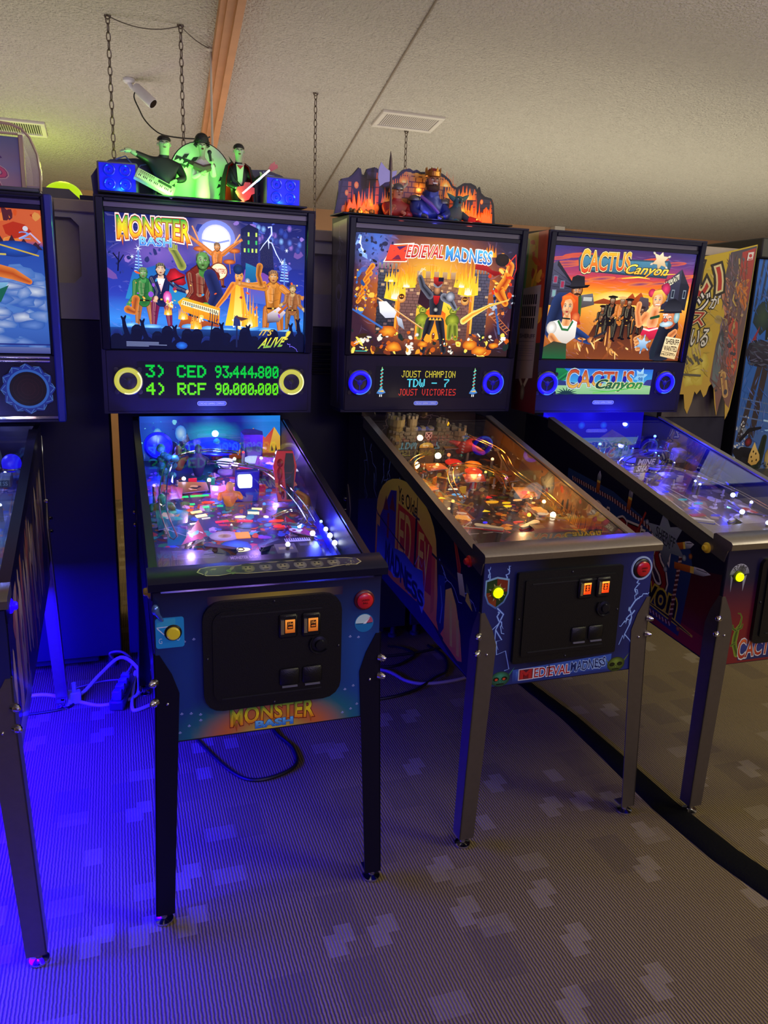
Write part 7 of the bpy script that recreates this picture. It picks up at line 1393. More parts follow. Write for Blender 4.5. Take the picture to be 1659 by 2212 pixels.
# ================================================================== machine cut by the left edge of the photograph
G3 = (.5552, .5099, .9011, 1.1255, 1.1247, .7402, 1.1434, 1.8578, .0209, -.0225, -.0547)
K = machine('pinball_machine', 'pinball machine lit blue underneath with rough brown bark pattern on its side', (-.523, 1.69852, .0136), G3, mat('cabinet_blue_black', '#14123a', .4, var=.1, scale=6), darksteel, blackp, mat('lockbar_pewter', '#8a8278', .3, .8), GRP)
M3 = K
MB().bbox(.3705 - .022, .3705 + .003, 0, K.FL, -.03, .010, .004).build('corner_moulding', mat('blue_moulding', '#20288c', .35, coat=.3), K.root, Mx=K.B)
def scene_sky(A):
    def bg(u, v):
        c = mixc('#d8481c', '#e86a3a', u) if v < .24 else mixc('#2a50b8', '#4a7ad8', (v - .24) * 1.4)
        return mixc(c, '#24409c', max(0, (v - .8) * 4))
    A.grid(30, 24, bg); r = random.Random(9)
    A.speckle(60, ['#e8581c', '#c83418', '#ff8a38', '#5a2430', '#f0a050'], 0, 0, 1, .24, .01, .05, 5)
    for k in range(20): u = .02 + .05 * k; A.poly([(u - .03, .26), (u, .17 + .05 * r.random()), (u + .03, .27)], '#4a2430', '#2c2444')
    for k in range(130): u, v = r.random(), .42 + .56 * r.random(); A.blob(u, v, .03 + .05 * r.random(), .02 + .035 * r.random(), mixc('#e8f0ff', '#5a8ae0', r.random()), mixc('#5a8ad8', '#3060c0', r.random()), 9, 0, .5, rnd=r)
    A.blob(.72, .265, .09, .055, '#2c6cf8', '#1838b0', 18); A.blob(.88, .27, .10, .055, '#2a60d0', '#1c3a90', 16); A.line([(.70, .20), (.98, .31)], .010, '#e8c040'); A.line([(.64, .31), (.84, .31)], .012, '#e8d060')
    A.limb([(.60, .45, .03), (.74, .40, .045), (.86, .44, .04), (.93, .49, .02)], '#c8501c', '#ff9040'); A.limb([(.50, .46, .03), (.78, .46, .02)], '#5a2c9c', '#e8b040'); A.poly([(.40, .66), (.66, .52), (.84, .50), (.80, .60), (.70, .68)], '#8ac8f0', '#1c5a80'); A.poly([(.70, .62), (.84, .52), (.80, .64)], '#1c6a58'); A.line([(.45, .52), (.66, .50)], .018, '#ffb080'); A.line([(.48, .60), (.62, .60)], .012, '#ffb890')
    A.blob(.93, .13, .012, .018, '#e8e8f8', None, 8); A.line([(.90, .20), (.95, .16), (.99, .22)], .012, '#d8c8f8'); A.text('2', .90, .15, .95, .20, '#8ab0ff'); A.rect(0, .955, 1, 1, '#6a78b8', '#4a509c')
    A.line([(0, .935), (1, .935)], .010, '#24308c')
set_translite(K, scene_sky, art_mat('backlit_sky', .8))
for y in (.214, .202): MB().cyl((-.34, y, .004), (.335, y, .004), .0042, n=10).build('chrome_trim', chrome, K.root, Mx=K.B)
MB().box(-.36, .348, .012, .020, .0, .006).build('chrome_trim', chrome, K.root, Mx=K.B)
o = MB().lathe((.263, .112, .002), [(.080, 0), (.080, .003), (.074, .0045)], n=36).build('speaker_bezel', blackm, K.panel)
A = Art(.17, .17, .178, .027)
n = 12
A.poly([(.5 + (.49 if k % 2 == 0 else .43) * math.cos(PI * k / n), .5 + (.49 if k % 2 == 0 else .43) * math.sin(PI * k / n)) for k in range(2 * n)], '#2438a8', '#2838a0')
for k in range(12):
    a = 2 * PI * k / 12; f = lambda r_, d: (.5 + r_ * math.cos(a + d), .5 + r_ * math.sin(a + d)); A.line([f(.40, -.20), f(.47, -.05), f(.44, .04), f(.40, .18)], .012, '#5a8ae0'); A.line([f(.485, -.03), f(.44, -.26)], .010, '#5a8ae0')
A.line([(.5 + .355 * math.cos(2 * PI * k / 40), .5 + .355 * math.sin(2 * PI * k / 40)) for k in range(41)], .045, '#3c70d8'); A.blob(.5, .5, .33, .33, '#2a1420', '#181020', 28)
for r_ in (.12, .19, .26): A.line([(.5 + r_ * math.cos(2 * PI * k / 30), .5 + r_ * math.sin(2 * PI * k / 30)) for k in range(31)], .008, '#3a1c28')
A.build('speaker_ornament', art_mat('ornament_glow', .55), o, Mx=Matrix.Translation((0, 0, .0072)))
coin_door(K, -.17, .17, .58, .85, .02, [(.040, .787), (.100, .787)], '', ('#ff5a10', '#d83408'), 1.0)
A = Art(.555, .377, -.277, .512); A.grid(8, 8, lambda u, v: mixc('#141858', '#1c2080', v)); A.rect(.93, .50, .985, .86, '#3a6a78', '#20485a'); A.rect(.75, .90, .99, .98, '#3a5a78', '#20485a'); A.build('front_art', PRINT, K.root, Mx=FRONT())
flip_button(K, 1, '#2000ff', 1.0, y=.075, z=.872); flip_button(K, -1, '#2000ff', 1.0, y=.075, z=.872)
def bark(A):
    A.poly([(0, .985), (0, .32), (.45, .22), (1, .0), (1, .90)], '#1a1630', '#221a3c'); r = random.Random(14)
    for k in range(70):
        u = .04 + .90 * r.random(); v0 = .30 + .25 * r.random() - .16 * u; L = .15 + .45 * r.random(); w_ = .02 + .04 * r.random(); c = r.choice(['#c89878', '#8a6a60', '#d8b8a0', '#5c444c', '#9a88a8', '#a86048', '#e8ccb8'])
        v1 = min(v0 + L, .96 - .07 * u); A.poly([(u, v0), (u + .012 * r.random(), v0 + .02), (u + .025, (v0 + v1) / 2 + .05 * (r.random() - .5)), (u + .014, v1), (u - .006, v1 - .03), (u - .018, (v0 + v1) / 2), (u - .01, v0 + .06)], c, mixc(c, '#1c1428', .35))
    for k in range(26): u = .05 + .88 * r.random(); v = .35 + .4 * r.random(); A.poly([(u, v), (u + .006, v + .03), (u + .002, v + .09), (u - .005, v + .05)], '#14101c')
    A.poly([(0, .97), (0, .88), (.3, .86), (.30, .96)], '#8a7aa8', '#5a4c80')
A = Art(1.2, .60, .02, .50)
bark(A); A.build('side_art', PRINT, K.root, Mx=side_frame(K, 1))
pf = playfield(K, lambda A: (A.grid(10, 20, lambda u, v: mixc('#5a6a98', '#7a6a70', v)), A.speckle(240, ['#a8b8d8', '#c86a3c', '#4a5ac8', '#d8d0c8', '#6a88b8', '#8a5a48'], 0, .05, 1, .8, .006, .03, 51, 1.9)))
def ball_toy():
    o = MB().sph((.205, .94, .06), .030, 18, 12).build('blue_ball_toy', glow('ball_blue', '#1808f8', .9), pf); MB().torus((.205, .94, .048), .032, .004, 'z', 24, 6).build('ball_collar', chrome, o)
    q = MB(); q.sph((.11, 1.02, .05), (.06, .06, .07), 16, 10); q.sph((.08, 1.05, .10), (.045, .04, .05), 14, 9); q.build('pale_mountain_toy', mat('pale_toy', '#8a9a94', .6, var=.2, scale=30), pf)
    q = MB().bbox(.12, .215, .80, .86, .03, .06, .004); o = q.build('sign_block', mat('grey_block', '#6a7a8c', .5), pf, smooth=0); A = Art(.08, .022, .128, .034); A.rect(0, 0, 1, 1, '#2a4a58'); A.text('FORTRESS', .05, .2, .95, .8, '#8ab0b8'); A.build('block_print', PRINT, o, Mx=frame((0, .7992, 0), (1, 0, 0), (0, 0, 1)))
ball_toy()
chute(K, [(.15, .30, .05), (.16, .55, .06), (.17, .78, .08)], .045, .024); chute(K, [(.215, .25, .05), (.22, .55, .06), (.215, .8, .07)], .035, .03); wire(K, [(.10, .2, .05), (.12, .45, .06), (.10, .75, .08)]); posts(K, [(.08, .4), (.20, .5), (.18, .68), (.10, .6), (.20, .22)], .04)
plastic(K, [(.10, .12), (.20, .14), (.20, .22), (.12, .22)], .045, ('#a86a48', '#5a4a50', '#d8a878', '#8a5a3a')); plastic(K, [(.12, .36), (.20, .37), (.20, .45), (.12, .46)], .045, ('#5a7ac8', '#3a4a98', '#8ab0f0', '#c8d8f0'))
for x, s, h in ((.19, .88, .05), (.14, .70, .05), (.20, .62, .05), (.12, .50, .05)): bulb(K, x, s, h, '#c0d0ff', 4, .005)
apron(K, .235, lambda A, P: (A.poly(P, '#3a3a58', '#2c2c48'), A.poly([(.80, .22), (.98, .12), (.96, .34), (.82, .33)], '#e86a3c', '#a83c28'), A.line([(.70, .33), (.85, .24), (.97, .20)], .02, '#e8e0f0')), '#2a2a48')
def blade_reflections(A):  # reflections in this mirror blade, painted as colour bands
    cs = ['#1c2048', '#3a4a90', '#8a98c8', '#d86a48', '#e8a078', '#5a2ac8', '#2c4ae0', '#88c0e8', '#f0a050', '#3a8ae0', '#d87038', '#c86a40', '#2c2448']
    for k, c in enumerate(cs): A.rect(k / 13, 0, (k + 1) / 13, 1, c)
    A.speckle(30, cs, 0, .2, 1, 1, .02, .09, 8, .14)
blade(K, 1, blade_reflections)
for (x, s, h, c, p) in ((.13, .98, .14, (.16, .20, 1), 1.6), (.10, .72, .14, (.45, .52, 1), 1.6), (.15, .40, .12, (.55, .55, 1), 1.2), (.18, .16, .09, (.9, .6, .6), .5)): light('playfield_lamp', 'POINT', K.P @ Vector((x, s, h)), c, p * .6, .012, parent=K.root)
for s_ in (-1, 1):
    MB().bbox(s_ * .2 - .006, s_ * .2 + .006, .10, 1.15, .50, .508, .002).build('led_strip', glow('uv_strip', '#1c00ff', 2.0), K.root, Mx=Matrix(((1, 0, 0, 0), (0, 1, 0, 0), (0, .068, 1, -.004), (0, 0, 0, 1))))
MB().bbox(.29, .294, 1.10, 1.104, .88, 1.10, .001).bbox(.286, .30, 1.096, 1.108, .872, .882, .002).build('hanging_keys', chrome, K.root)
light('underglow', 'AREA', (0, .72, .50), (.006, .0, 1), 195, .42, 1.0, (0, 0, 0), parent=K.root)
light('underglow_front', 'AREA', (0, .03, .49), (.006, .0, 1), 80, .5, .06, (-.5, 0, 0), parent=K.root)
finish(K)

# ================================================================== toppers standing on the backboxes
def on_machine(K, name, label, cat, x, y, z):
    p = K.root.matrix_basis @ Vector((x, y, z)); t = thing(name, label, cat, p, K.root.rotation_euler.z); t.rotation_euler.x = .05; return t
def bust(name, parent, body, edges, skinm, cloth, is_skin, feat=None):
    """cast figure: one grown body; polygons for which is_skin(centre) holds take the skin paint"""
    o = skin(name, body, edges, [cloth, skinm], parent, 2); me = o.data
    for p in me.polygons:
        if is_skin(p.center): p.material_index = 1
    return o
def head_features(o, c, s, brow, mouth='#5a1418', open_=0.3):
    """nose, ears, eyes, brows and mouth on a head of radius s centred at c, facing -y"""
    q = MB(); q.sph((c[0] - .36 * s, c[1] - .86 * s, c[2] + .08 * s), (.15 * s, .09 * s, .09 * s), 8, 5).sph((c[0] + .36 * s, c[1] - .86 * s, c[2] + .08 * s), (.15 * s, .09 * s, .09 * s), 8, 5); q.build('eyes', mat('statue_eye', '#e8e4d8', .3), o)
    q = MB(); q.sph((c[0] - .36 * s, c[1] - .95 * s, c[2] + .08 * s), .055 * s, 6, 4).sph((c[0] + .36 * s, c[1] - .95 * s, c[2] + .08 * s), .055 * s, 6, 4)
    for sd in (-1, 1): q.tube([(c[0] + sd * .14 * s, c[1] - .95 * s, c[2] + .22 * s), (c[0] + sd * .40 * s, c[1] - .92 * s, c[2] + .33 * s), (c[0] + sd * .62 * s, c[1] - .75 * s, c[2] + .24 * s)], [.05 * s, .07 * s, .03 * s], 6)
    q.build('brows', mat('brow_' + brow.lstrip('#'), brow, .6), o)
    q = MB().sph((c[0], c[1] - .86 * s, c[2] - .50 * s), (.26 * s, .10 * s, (.05 + .3 * open_) * s), 10, 6); q.build('mouth', mat('mouth_' + mouth.lstrip('#'), mouth, .4), o)
def nose_ears(c, s):
    return [(c[0], c[1] + .06 * s, c[2] + .62 * s, .80 * s)]
def head_sides(o, c, s, m):
    MB().tube([(c[0], c[1] - .88 * s, c[2] + .20 * s), (c[0], c[1] - 1.08 * s, c[2] - .12 * s), (c[0], c[1] - .98 * s, c[2] - .24 * s)], [.08 * s, .17 * s, .13 * s], 8).build('nose', m, o)
    for sd in (-1, 1): MB().sph((c[0] + sd * .98 * s, c[1] + .05 * s, c[2] - .02 * s), (.10 * s, .20 * s, .27 * s), 8, 6).build('ear', m, o)
def hand(parent, p, d, up, L, m, curl=.5, thumb=1):
    """palm with four unequal bent fingers and a side thumb; d = pointing direction, up = back of the hand"""
    p = Vector(p); d = Vector(d).normalized(); up = Vector(up); sd = d.cross(up).normalized(); up = sd.cross(d).normalized()
    q = MB(); q.tube([p - d * L * .1, p + d * L * .2, p + d * L * .42], [L * .16, L * .22, L * .19], 8)
    for k, l in enumerate((.44, .52, .48, .36)):
        b = p + d * L * .36 + sd * L * (.20 - .135 * k); e1 = b + d * L * l * .5; e2 = e1 + (d * (1 - curl) - up * curl).normalized() * L * l * .5
        q.tube([b, e1, e2], [L * .075, L * .07, L * .045], 6)
    b = p + d * L * .08 + sd * thumb * L * .18; q.tube([b, b + (d * .6 + sd * thumb * .8) * L * .26, b + (d * .9 + sd * thumb * .6 - up * .2) * L * .42], [L * .085, L * .075, L * .05], 6)
    return q.build('hand', m, parent)
def musician_topper():
    K = M0; t = on_machine(K, 'musician_topper', 'topper with three green-lit musician figures between blue speaker boxes', 'topper', -.01, 1.15, 1.8875)
    blk = mat('topper_black', '#12121a', .4); MB().bbox(-.345, .345, -.075, .10, 0, .006, .0025).build('base_tray', blk, t)
    # rear cut-out with wings and a lit disc
    wing = [(-.36, .0), (-.365, .06), (-.34, .095), (-.30, .118), (-.22, .128), (-.15, .124), (-.10, .09), (.11, .09), (.16, .125), (.23, .130), (.285, .115), (.33, .085), (.345, .0)]
    q = MB().prism(wing, .078, .084, 'y').build('wing_panel', mat('wing_navy', '#12163c', .4), t, smooth=0)
    for x0_, bl in ((-.37, ((.24, .15, .80, .45, 1), (.68, .2, .95, .6, 2))), (.0, ((.60, .12, .84, .4, 4), (.70, .3, .55, .7, 5)))):
        A = Art(.36, .14, x0_, 0); A.line([(.2, .95), (.8, .95)], .01, '#14183e')
        for a in bl: A.bolt(*a[:4], .035, '#4a68a8', 90 + a[4], .25, 1)
        A.build('wing_print', PRINT, q, Mx=frame((0, .0765, 0), (1, 0, 0), (0, 0, 1)))
    disc = [(-.108, 0), (.100, 0)] + [(-.004 + .104 * math.cos(a), .085 + .112 * math.sin(a)) for a in [PI * k / 20 for k in range(21)]]
    q = MB().prism(disc, .066, .072, 'y').build('lit_disc', mat('disc_pale', '#d4e8c4', .5), t, smooth=0)
    MB().tube([(x * 1.01, .069, z) for x, z in disc[2:]], .0032, 6).build('disc_edge', blk, q)
    def bat(u, v, s_):
        pts = [(u, v), (u + .03 * s_, v - .04 * s_), (u + .09 * s_, v - .05 * s_), (u + .05 * s_, v + .01 * s_), (u + .04 * s_, v + .0 * s_), (u + .02 * s_, v + .04 * s_), (u, v + .02 * s_), (u - .03 * s_, v + .05 * s_), (u - .04 * s_, v + .02 * s_), (u - .10 * s_, v + .05 * s_), (u - .07 * s_, v - .02 * s_)]
        MB().prism([(-.108 + .21 * a_, .2 - .2 * b_) for a_, b_ in pts], .0645, .0665, 'y').build('bat_cutout', mat('bat_black', '#10180c', .6), q, smooth=0)
    for u, v, s_ in ((.20, .28, 1.3), (.34, .32, 1.4), (.26, .40, 1.2), (.90, .56, 1.2), (.86, .68, 1.1), (.94, .66, 1.0), (.88, .80, 1.0)): bat(u, v, s_)
    for sx_, x, w_, h, rz in ((-1, -.280, .114, .094, -.10), (1, .268, .118, .094, .10)):
        R = Matrix.Translation((x, .0, .006)) @ Matrix.Rotation(rz, 4, 'Z')
        b = MB().bbox(-w_ / 2 - .006, w_ / 2 + .006, -.018, .05, 0, h, .003).build('speaker_box', mat('box_grey', '#6a6a7c', .45), t, Mx=R)
        MB().bbox(-w_ / 2, w_ / 2, -.0205, -.017, .005, h - .005, .001).build('lit_front', mat('speaker_front_blue', '#0818c0', .35, emit=.42, ecol='#0808ff'), b)
        for i in (-1, 1):
            for j in (-1, 1):
                cx, cz = i * w_ * .215, h / 2 + j * h * .225
                q = MB().torus((cx, -.0215, cz), .0165, .0035, 'y', 24, 7).lathe((cx, -.0195, cz), [(.015, .0), (.012, -.006 + .007), (.006, .0005), (.005, .003), (.001, .006)], 'y', 20); q.build('speaker_driver', mat('driver_blue', '#1018b8', .25, emit=.30, ecol='#0838ff', coat=.4), b)
        light('speaker_box_lamp', 'POINT', (x, -.055, .012), (.015, .30, 1), .34, .01, parent=t)
    pale = mat('pale_statue_skin', '#b4c49a', .5); jacket = mat('black_statue_coat', '#1a1c20', .45); gown = mat('white_gown', '#dcdcd0', .5); dkhair = mat('dark_statue_hair', '#14140f', .4, bump=.4, bscale=300); red = mat('red_lining', '#b01810', .45)
    # keyboard player
    c, s = (-.128, .018, .172), .0215
    body = [(-.128, .030, -.004, (.030, .034)), (-.128, .028, .05, (.034, .040)), (-.128, .024, .098, (.036, .050)), (-.128, .020, .130, .017), (c[0], c[1], c[2] - .014, .0165), (c[0], c[1] - .002, c[2] + .002, .0215),
            (-.176, .020, .118, .016), (-.205, .004, .128, .0125), (-.240, -.010, .140, .008), (-.082, .018, .104, .017), (-.066, .000, .066, .0135), (-.096, -.022, .058, .009)] + nose_ears(c, s)
    o = bust('keyboard_player', t, body, [(0, 1), (1, 2), (2, 3), (3, 4), (4, 5), (2, 6), (6, 7), (7, 8), (2, 9), (9, 10), (10, 11), (5, 12)], pale, jacket, lambda p: (p.z > .140 and abs(p.x + .128) < .03) or p.x < -.218)
    head_sides(o, c, s, pale); head_features(o, c, s, '#1a1c14', open_=.05); MB().sph((c[0], c[1] + .004, c[2] + .013), (.0225, .0225, .016), 14, 8, -.1, 1).build('hair', dkhair, o)
    hand(o, (-.240, -.010, .140), (-1, -.3, -.12), (0, -.2, 1), .038, pale, .35, 1); hand(o, (-.096, -.022, .058), (-.8, -.3, -.5), (0, -.4, .8), .030, pale, .5, -1)
    q = MB().prism([(-.030, .105), (-.006, .112), (-.022, .09)], -.018, -.014, 'z'); 
    R = Matrix.Translation((-.165, -.040, .042)) @ Matrix.Rotation(.42, 4, 'Y') @ Matrix.Rotation(.75, 4, 'X')
    kb = MB().bbox(-.066, .066, -.026, .026, -.007, .007, .002).build('keyboard', mat('keyboard_cream', '#c8c8b4', .4), t, Mx=R)
    A = Art(.124, .048, -.062, -.024); A.rect(.02, .50, .98, .96, '#f0f0e4')
    for k in range(23): A.line([(.02 + .0417 * k, .52), (.02 + .0417 * k, .96)], .014, '#606058')
    for k in range(22):
        if k % 7 not in (2, 6): A.rect(.048 + .0417 * k, .52, .071 + .0417 * k, .76, '#14140f')
    for k in range(8): A.rect(.06 + .05 * k, .12, .09 + .05 * k, .24, '#6a6a5c'); A.rect(.06 + .05 * k, .30, .09 + .05 * k, .38, '#8a8a78')
    A.rect(.55, .10, .92, .38, '#3a4a3a'); A.build('keyboard_keys', PRINT, kb, Mx=Matrix.Translation((0, 0, .0072)))
    MB().cyl((-.165, -.03, .004), (-.165, -.035, .036), .006, n=8).build('keyboard_stand', blk, kb.parent)
    # singer
    c, s = (-.004, .012, .176), .0165
    body = [(-.004, .020, -.004, (.034, .030)), (-.004, .020, .045, (.025, .024)), (-.004, .018, .082, (.021, .020)), (-.004, .018, .112, (.022, .030)), (-.004, .016, .143, .0085), (c[0], c[1], c[2] - .012, .0115), (c[0], c[1] - .002, c[2] + .002, .0165),
            (-.032, .016, .112, .011), (-.036, .0, .074, .0095), (-.012, -.018, .088, .0065), (.024, .016, .112, .011), (.034, -.002, .082, .0095), (.026, -.016, .122, .0065)] + nose_ears(c, s)
    o = bust('singer', t, body, [(0, 1), (1, 2), (2, 3), (3, 4), (4, 5), (5, 6), (3, 7), (7, 8), (8, 9), (3, 10), (10, 11), (11, 12), (6, 13)], pale, gown, lambda p: p.z > .135)
    head_sides(o, c, s, pale); head_features(o, c, s, '#1a1c14', open_=.5); q = MB(); q.sph((c[0], c[1] + .006, c[2] + .020), (.024, .022, .024), 16, 10, -.35, 1)
    for k in range(9): a = -PI * .05 + PI * 1.1 * k / 8; q.tube([(c[0] - .015 * math.cos(a), c[1] + .010, c[2] + .004 + .018 * math.sin(a)), (c[0] - .026 * math.cos(a), c[1] + .008, c[2] + .012 + .024 * math.sin(a))], [.006, .005], 6)
    q.build('hair', dkhair, o); q = MB().prism([(-.040, .122), (.032, .122), (.026, .092), (-.004, .080), (-.034, .094)], -.010, .046, 'y'); 
    q = MB(); q.tube([(-.040, .02, .120), (-.03, -.006, .112), (-.004, -.010, .102), (.022, -.006, .112), (.032, .02, .120)], [.010, .012, .014, .012, .010], 8); q.build('shawl', mat('brown_shawl', '#5a4a44', .6), o)
    hand(o, (-.012, -.018, .088), (.75, -.25, .45), (0, -1, .2), .024, pale, .3, 1); hand(o, (.026, -.016, .122), (-.1, -.25, .95), (0, -1, .2), .022, pale, .7, -1)
    mc = MB().tube([(.020, -.026, .128), (.016, -.030, .150)], [.004, .005], 8).sph((.0155, -.0305, .155), .0075, 10, 7).build('microphone', blk, t)
    # guitarist in a cape
    c, s = (.120, .010, .172), .0185
    body = [(.118, .024, -.004, (.026, .030)), (.118, .024, .045, (.026, .030)), (.118, .020, .098, (.026, .038)), (.119, .014, .132, .0115), (c[0], c[1], c[2] - .012, .0135), (c[0], c[1] - .002, c[2] + .002, .0185),
            (.082, .016, .102, .013), (.078, -.006, .066, .011), (.104, -.032, .050, .008), (.152, .016, .104, .013), (.172, -.008, .080, .010), (.190, -.034, .094, .007)] + nose_ears(c, s)
    o = bust('guitar_player', t, body, [(0, 1), (1, 2), (2, 3), (3, 4), (4, 5), (2, 6), (6, 7), (7, 8), (2, 9), (9, 10), (10, 11), (5, 12)], pale, jacket, lambda p: p.z > .138)
    head_sides(o, c, s, pale); head_features(o, c, s, '#14140f', open_=.25); MB().sph((c[0], c[1] + .005, c[2] + .010), (.0195, .0185, .0165), 14, 8, -.05, 1).build('hair', dkhair, o)
    q = MB(); vs = []; n = 11
    for j, (z, r_, f_) in enumerate(((.134, .026, .9), (.122, .045, .75), (.08, .058, .7), (.04, .062, .75), (-.002, .066, .8))):
        for k in range(n): a = PI * (-.22 + 1.44 * k / (n - 1)); vs.append((.116 - r_ * math.cos(a), .012 + r_ * f_ * math.sin(a), z + .003 * math.sin(k * 2.2)))
    q.add(vs, [(j * n + k, j * n + k + 1, (j + 1) * n + k + 1, (j + 1) * n + k) for j in range(4) for k in range(n - 1)]); cp = q.build('cape', mat('black_cape', '#141418', .6), o)
    q = MB(); q.add([(x + (.119 - x) * .06, y + .003 - .004, z) for x, y, z in vs], [(j * n + k, j * n + k + 1, (j + 1) * n + k + 1, (j + 1) * n + k) for j in range(4) for k in range(n - 1)]); q.build('cape_lining', red, o)
    for sd in (-1, 1): MB().add([(.119 + sd * .016, .006, .132), (.119 + sd * .034, .018, .156), (.119 + sd * .024, .034, .140), (.119 + sd * .012, .02, .128)], [(0, 1, 2, 3)]).build('cape_collar', mat('black_cape', '#141418', .6), o)
    q = MB().prism([(.106, .128), (.132, .128), (.126, .07), (.119, .055), (.112, .07)], -.022, -.017, 'y'); q.build('shirt_front', mat('ivory_shirt', '#c8ccb0', .5), o, smooth=0)
    MB().prism([(.108, .124), (.130, .124), (.119, .112)], -.026, -.021, 'y').build('bow_tie', red, o)
    gp = [(-.030, .0), (-.026, -.020), (-.006, -.028), (.012, -.022), (.022, -.026), (.034, -.012), (.028, -.003), (.034, .010), (.020, .022), (.008, .016), (-.010, .026), (-.027, .018)]
    R = Matrix.Translation((.130, -.046, .040)) @ Matrix.Rotation(-.72, 4, 'Y') @ Matrix.Rotation(PI / 2, 4, 'X')
    g_ = MB().prism(gp, -.005, .005, 'z').build('guitar', mat('red_guitar', '#b01408', .35, coat=.2), t, Mx=R)
    MB().box(.02, .115, -.004, .004, .003, .008).build('guitar_neck', mat('neck_brown', '#5a3a24', .4), g_, smooth=0); MB().prism([(.113, -.006), (.140, -.012), (.146, -.004), (.140, .004), (.146, .010), (.128, .012), (.113, .006)], .002, .008, 'z').build('guitar_headstock', mat('red_guitar', '#c8281c', .25), g_, smooth=0)
    for k in range(4): MB().tube([(-.012, -.003 + .002 * k, .0095), (.113, -.003 + .002 * k, .0095)], .0005, 4).build('guitar_string', chrome, g_)
    hand(o, (.104, -.032, .050), (.8, -.5, -.3), (0, -.6, .7), .026, pale, .5, -1); hand(o, (.190, -.034, .094), (-.1, -.7, .5), (.4, -.6, .6), .024, pale, .8, 1)
    MB().tube([(.088, .0, .122), (.10, -.03, .08), (.118, -.045, .058)], .0022, 6).build('guitar_strap', blk, g_.parent)
    light('topper_lamp', 'POINT', (-.010, -.060, .014), (.14, 1, .08), .9, .012, parent=t); light('topper_lamp', 'POINT', (-.13, -.095, .020), (.16, 1, .10), .95, .012, parent=t); light('topper_lamp', 'POINT', (.122, -.070, .010), (1, .30, .10), .24, .01, parent=t); light('topper_lamp', 'POINT', (.10, -.090, .030), (.14, 1, .08), .45, .012, parent=t); light('topper_lamp', 'POINT', (.07, .02, .06), (.14, 1, .08), .26, .012, parent=t); light('topper_lamp', 'POINT', (-.065, .04, .10), (.14, 1, .08), .26, .012, parent=t)
musician_topper()
def castle_topper():
    K = M1; t = on_machine(K, 'castle_topper', 'topper shaped as burning castle with crowned king, axe bearer and goblin', 'topper', -.045, 1.15, 1.888)
    blk = mat('topper_black', '#12121a', .4); MB().bbox(-.345, .345, -.085, .10, 0, .006, .0025).build('base_tray', blk, t)
    out = [(-.34, 0), (-.322, .10), (-.315, .132), (-.285, .140), (-.27, .152), (-.248, .178), (-.242, .155), (-.225, .150), (-.215, .175), (-.185, .184), (-.165, .172), (-.14, .166), (-.12, .150), (-.09, .165), (-.07, .185), (-.045, .192), (-.03, .184), (-.015, .190), (.0, .183), (.05, .188), (.07, .193), (.10, .182), (.125, .166), (.14, .145), (.16, .138), (.19, .158), (.22, .160), (.24, .152), (.25, .135), (.258, .150), (.266, .128), (.285, .115), (.315, .110), (.325, .09), (.34, 0)]
    q = MB().prism(out, .060, .074, 'y'); pn = q.build('castle_panel', mat('panel_edge_black', '#101018', .5), t, smooth=0)
    A = Art(.68, .194, -.34, 0); U = lambda x, z: ((x + .34) / .68, 1 - z / .194)
    A.poly([U(x * .985, z * .975) for x, z in out], '#2c1c28', '#181a30')
    A.poly([U(x, z) for x, z in ((-.08, .02), (-.085, .15), (-.06, .18), (-.03, .175), (.0, .18), (.06, .18), (.10, .17), (.12, .15), (.125, .02))], '#c88a38', '#7a3424')
    for j in range(7):
        z = .165 - .02 * j; A.line([U(-.08, z), U(.12, z)], .02, '#5a2c20')
        for k in range(7): x = -.075 + .029 * k + (.014 if j % 2 else 0); A.line([U(x, z), U(x, z - .02)], .02, '#5a2c20')
    for k in range(5): A.rect(*U(-.05 + .03 * k, .178), *U(-.036 + .03 * k, .160), '#d8a850', '#a86a34')
    for x0, x1, h in ((-.325, -.275, .125), (-.215, -.165, .165), (.10, .145, .15), (.20, .245, .14), (.262, .32, .105)):
        A.poly([U(x0, .0), U(x0, h), U(x1, h), U(x1, .0)], '#3a3448', '#241c28'); A.poly([U(x1 - .016, .0), U(x1 - .012, h), U(x1, h), U(x1, 0)], '#c8642c', '#d84818')
        for k in range(6): A.line([U(x0, h * k / 6), U(x1, h * k / 6 + .004)], .016, '#241a24')
    for x, z, s_ in ((-.292, .085, 1), (-.255, .115, 1.2), (.292, .065, 1), (.27, .095, .9), (-.20, .06, 1), (.22, .05, .9), (-.30, .025, 1.6), (.31, .022, 1.5), (.29, .02, 1.4), (-.17, .04, 1.2)): A.blob(*U(x, z), .011 * s_, .055 * s_, '#ffc860', '#f07820', 10)
    for x, z, w_, h_, sd in ((-.245, .0, .11, .10, 1), (-.205, .02, .07, .10, 2), (-.285, .0, .06, .07, 3), (.225, .0, .10, .10, 4), (.26, .0, .07, .09, 5), (.19, .03, .06, .10, 6), (-.10, .10, .05, .08, 7), (-.065, .14, .04, .05, 8), (.13, .10, .05, .08, 9), (.11, .14, .05, .05, 10), (.20, .10, .08, .055, 11), (-.13, .06, .05, .06, 12), (.09, .03, .05, .12, 13)): A.flame(*U(x, z), w_ / .68, h_ / .194, '#fff0a0', '#ff9a20', '#d84010', sd)
    for (x, z), (x2, z2) in zip(out, out[1:]): A.line([U(x * .985, z * .975), U(x2 * .985, z2 * .975)], .045, '#14101c')
    A.build('castle_print', PRINT, pn, Mx=frame((0, .0585, 0), (1, 0, 0), (0, 0, 1)))
    # rubble mound and relief flames in front of the panel
    fm = mat('amber_flame_plastic', '#f0701c', .3, emit=.55, ecol='#ff5a08')
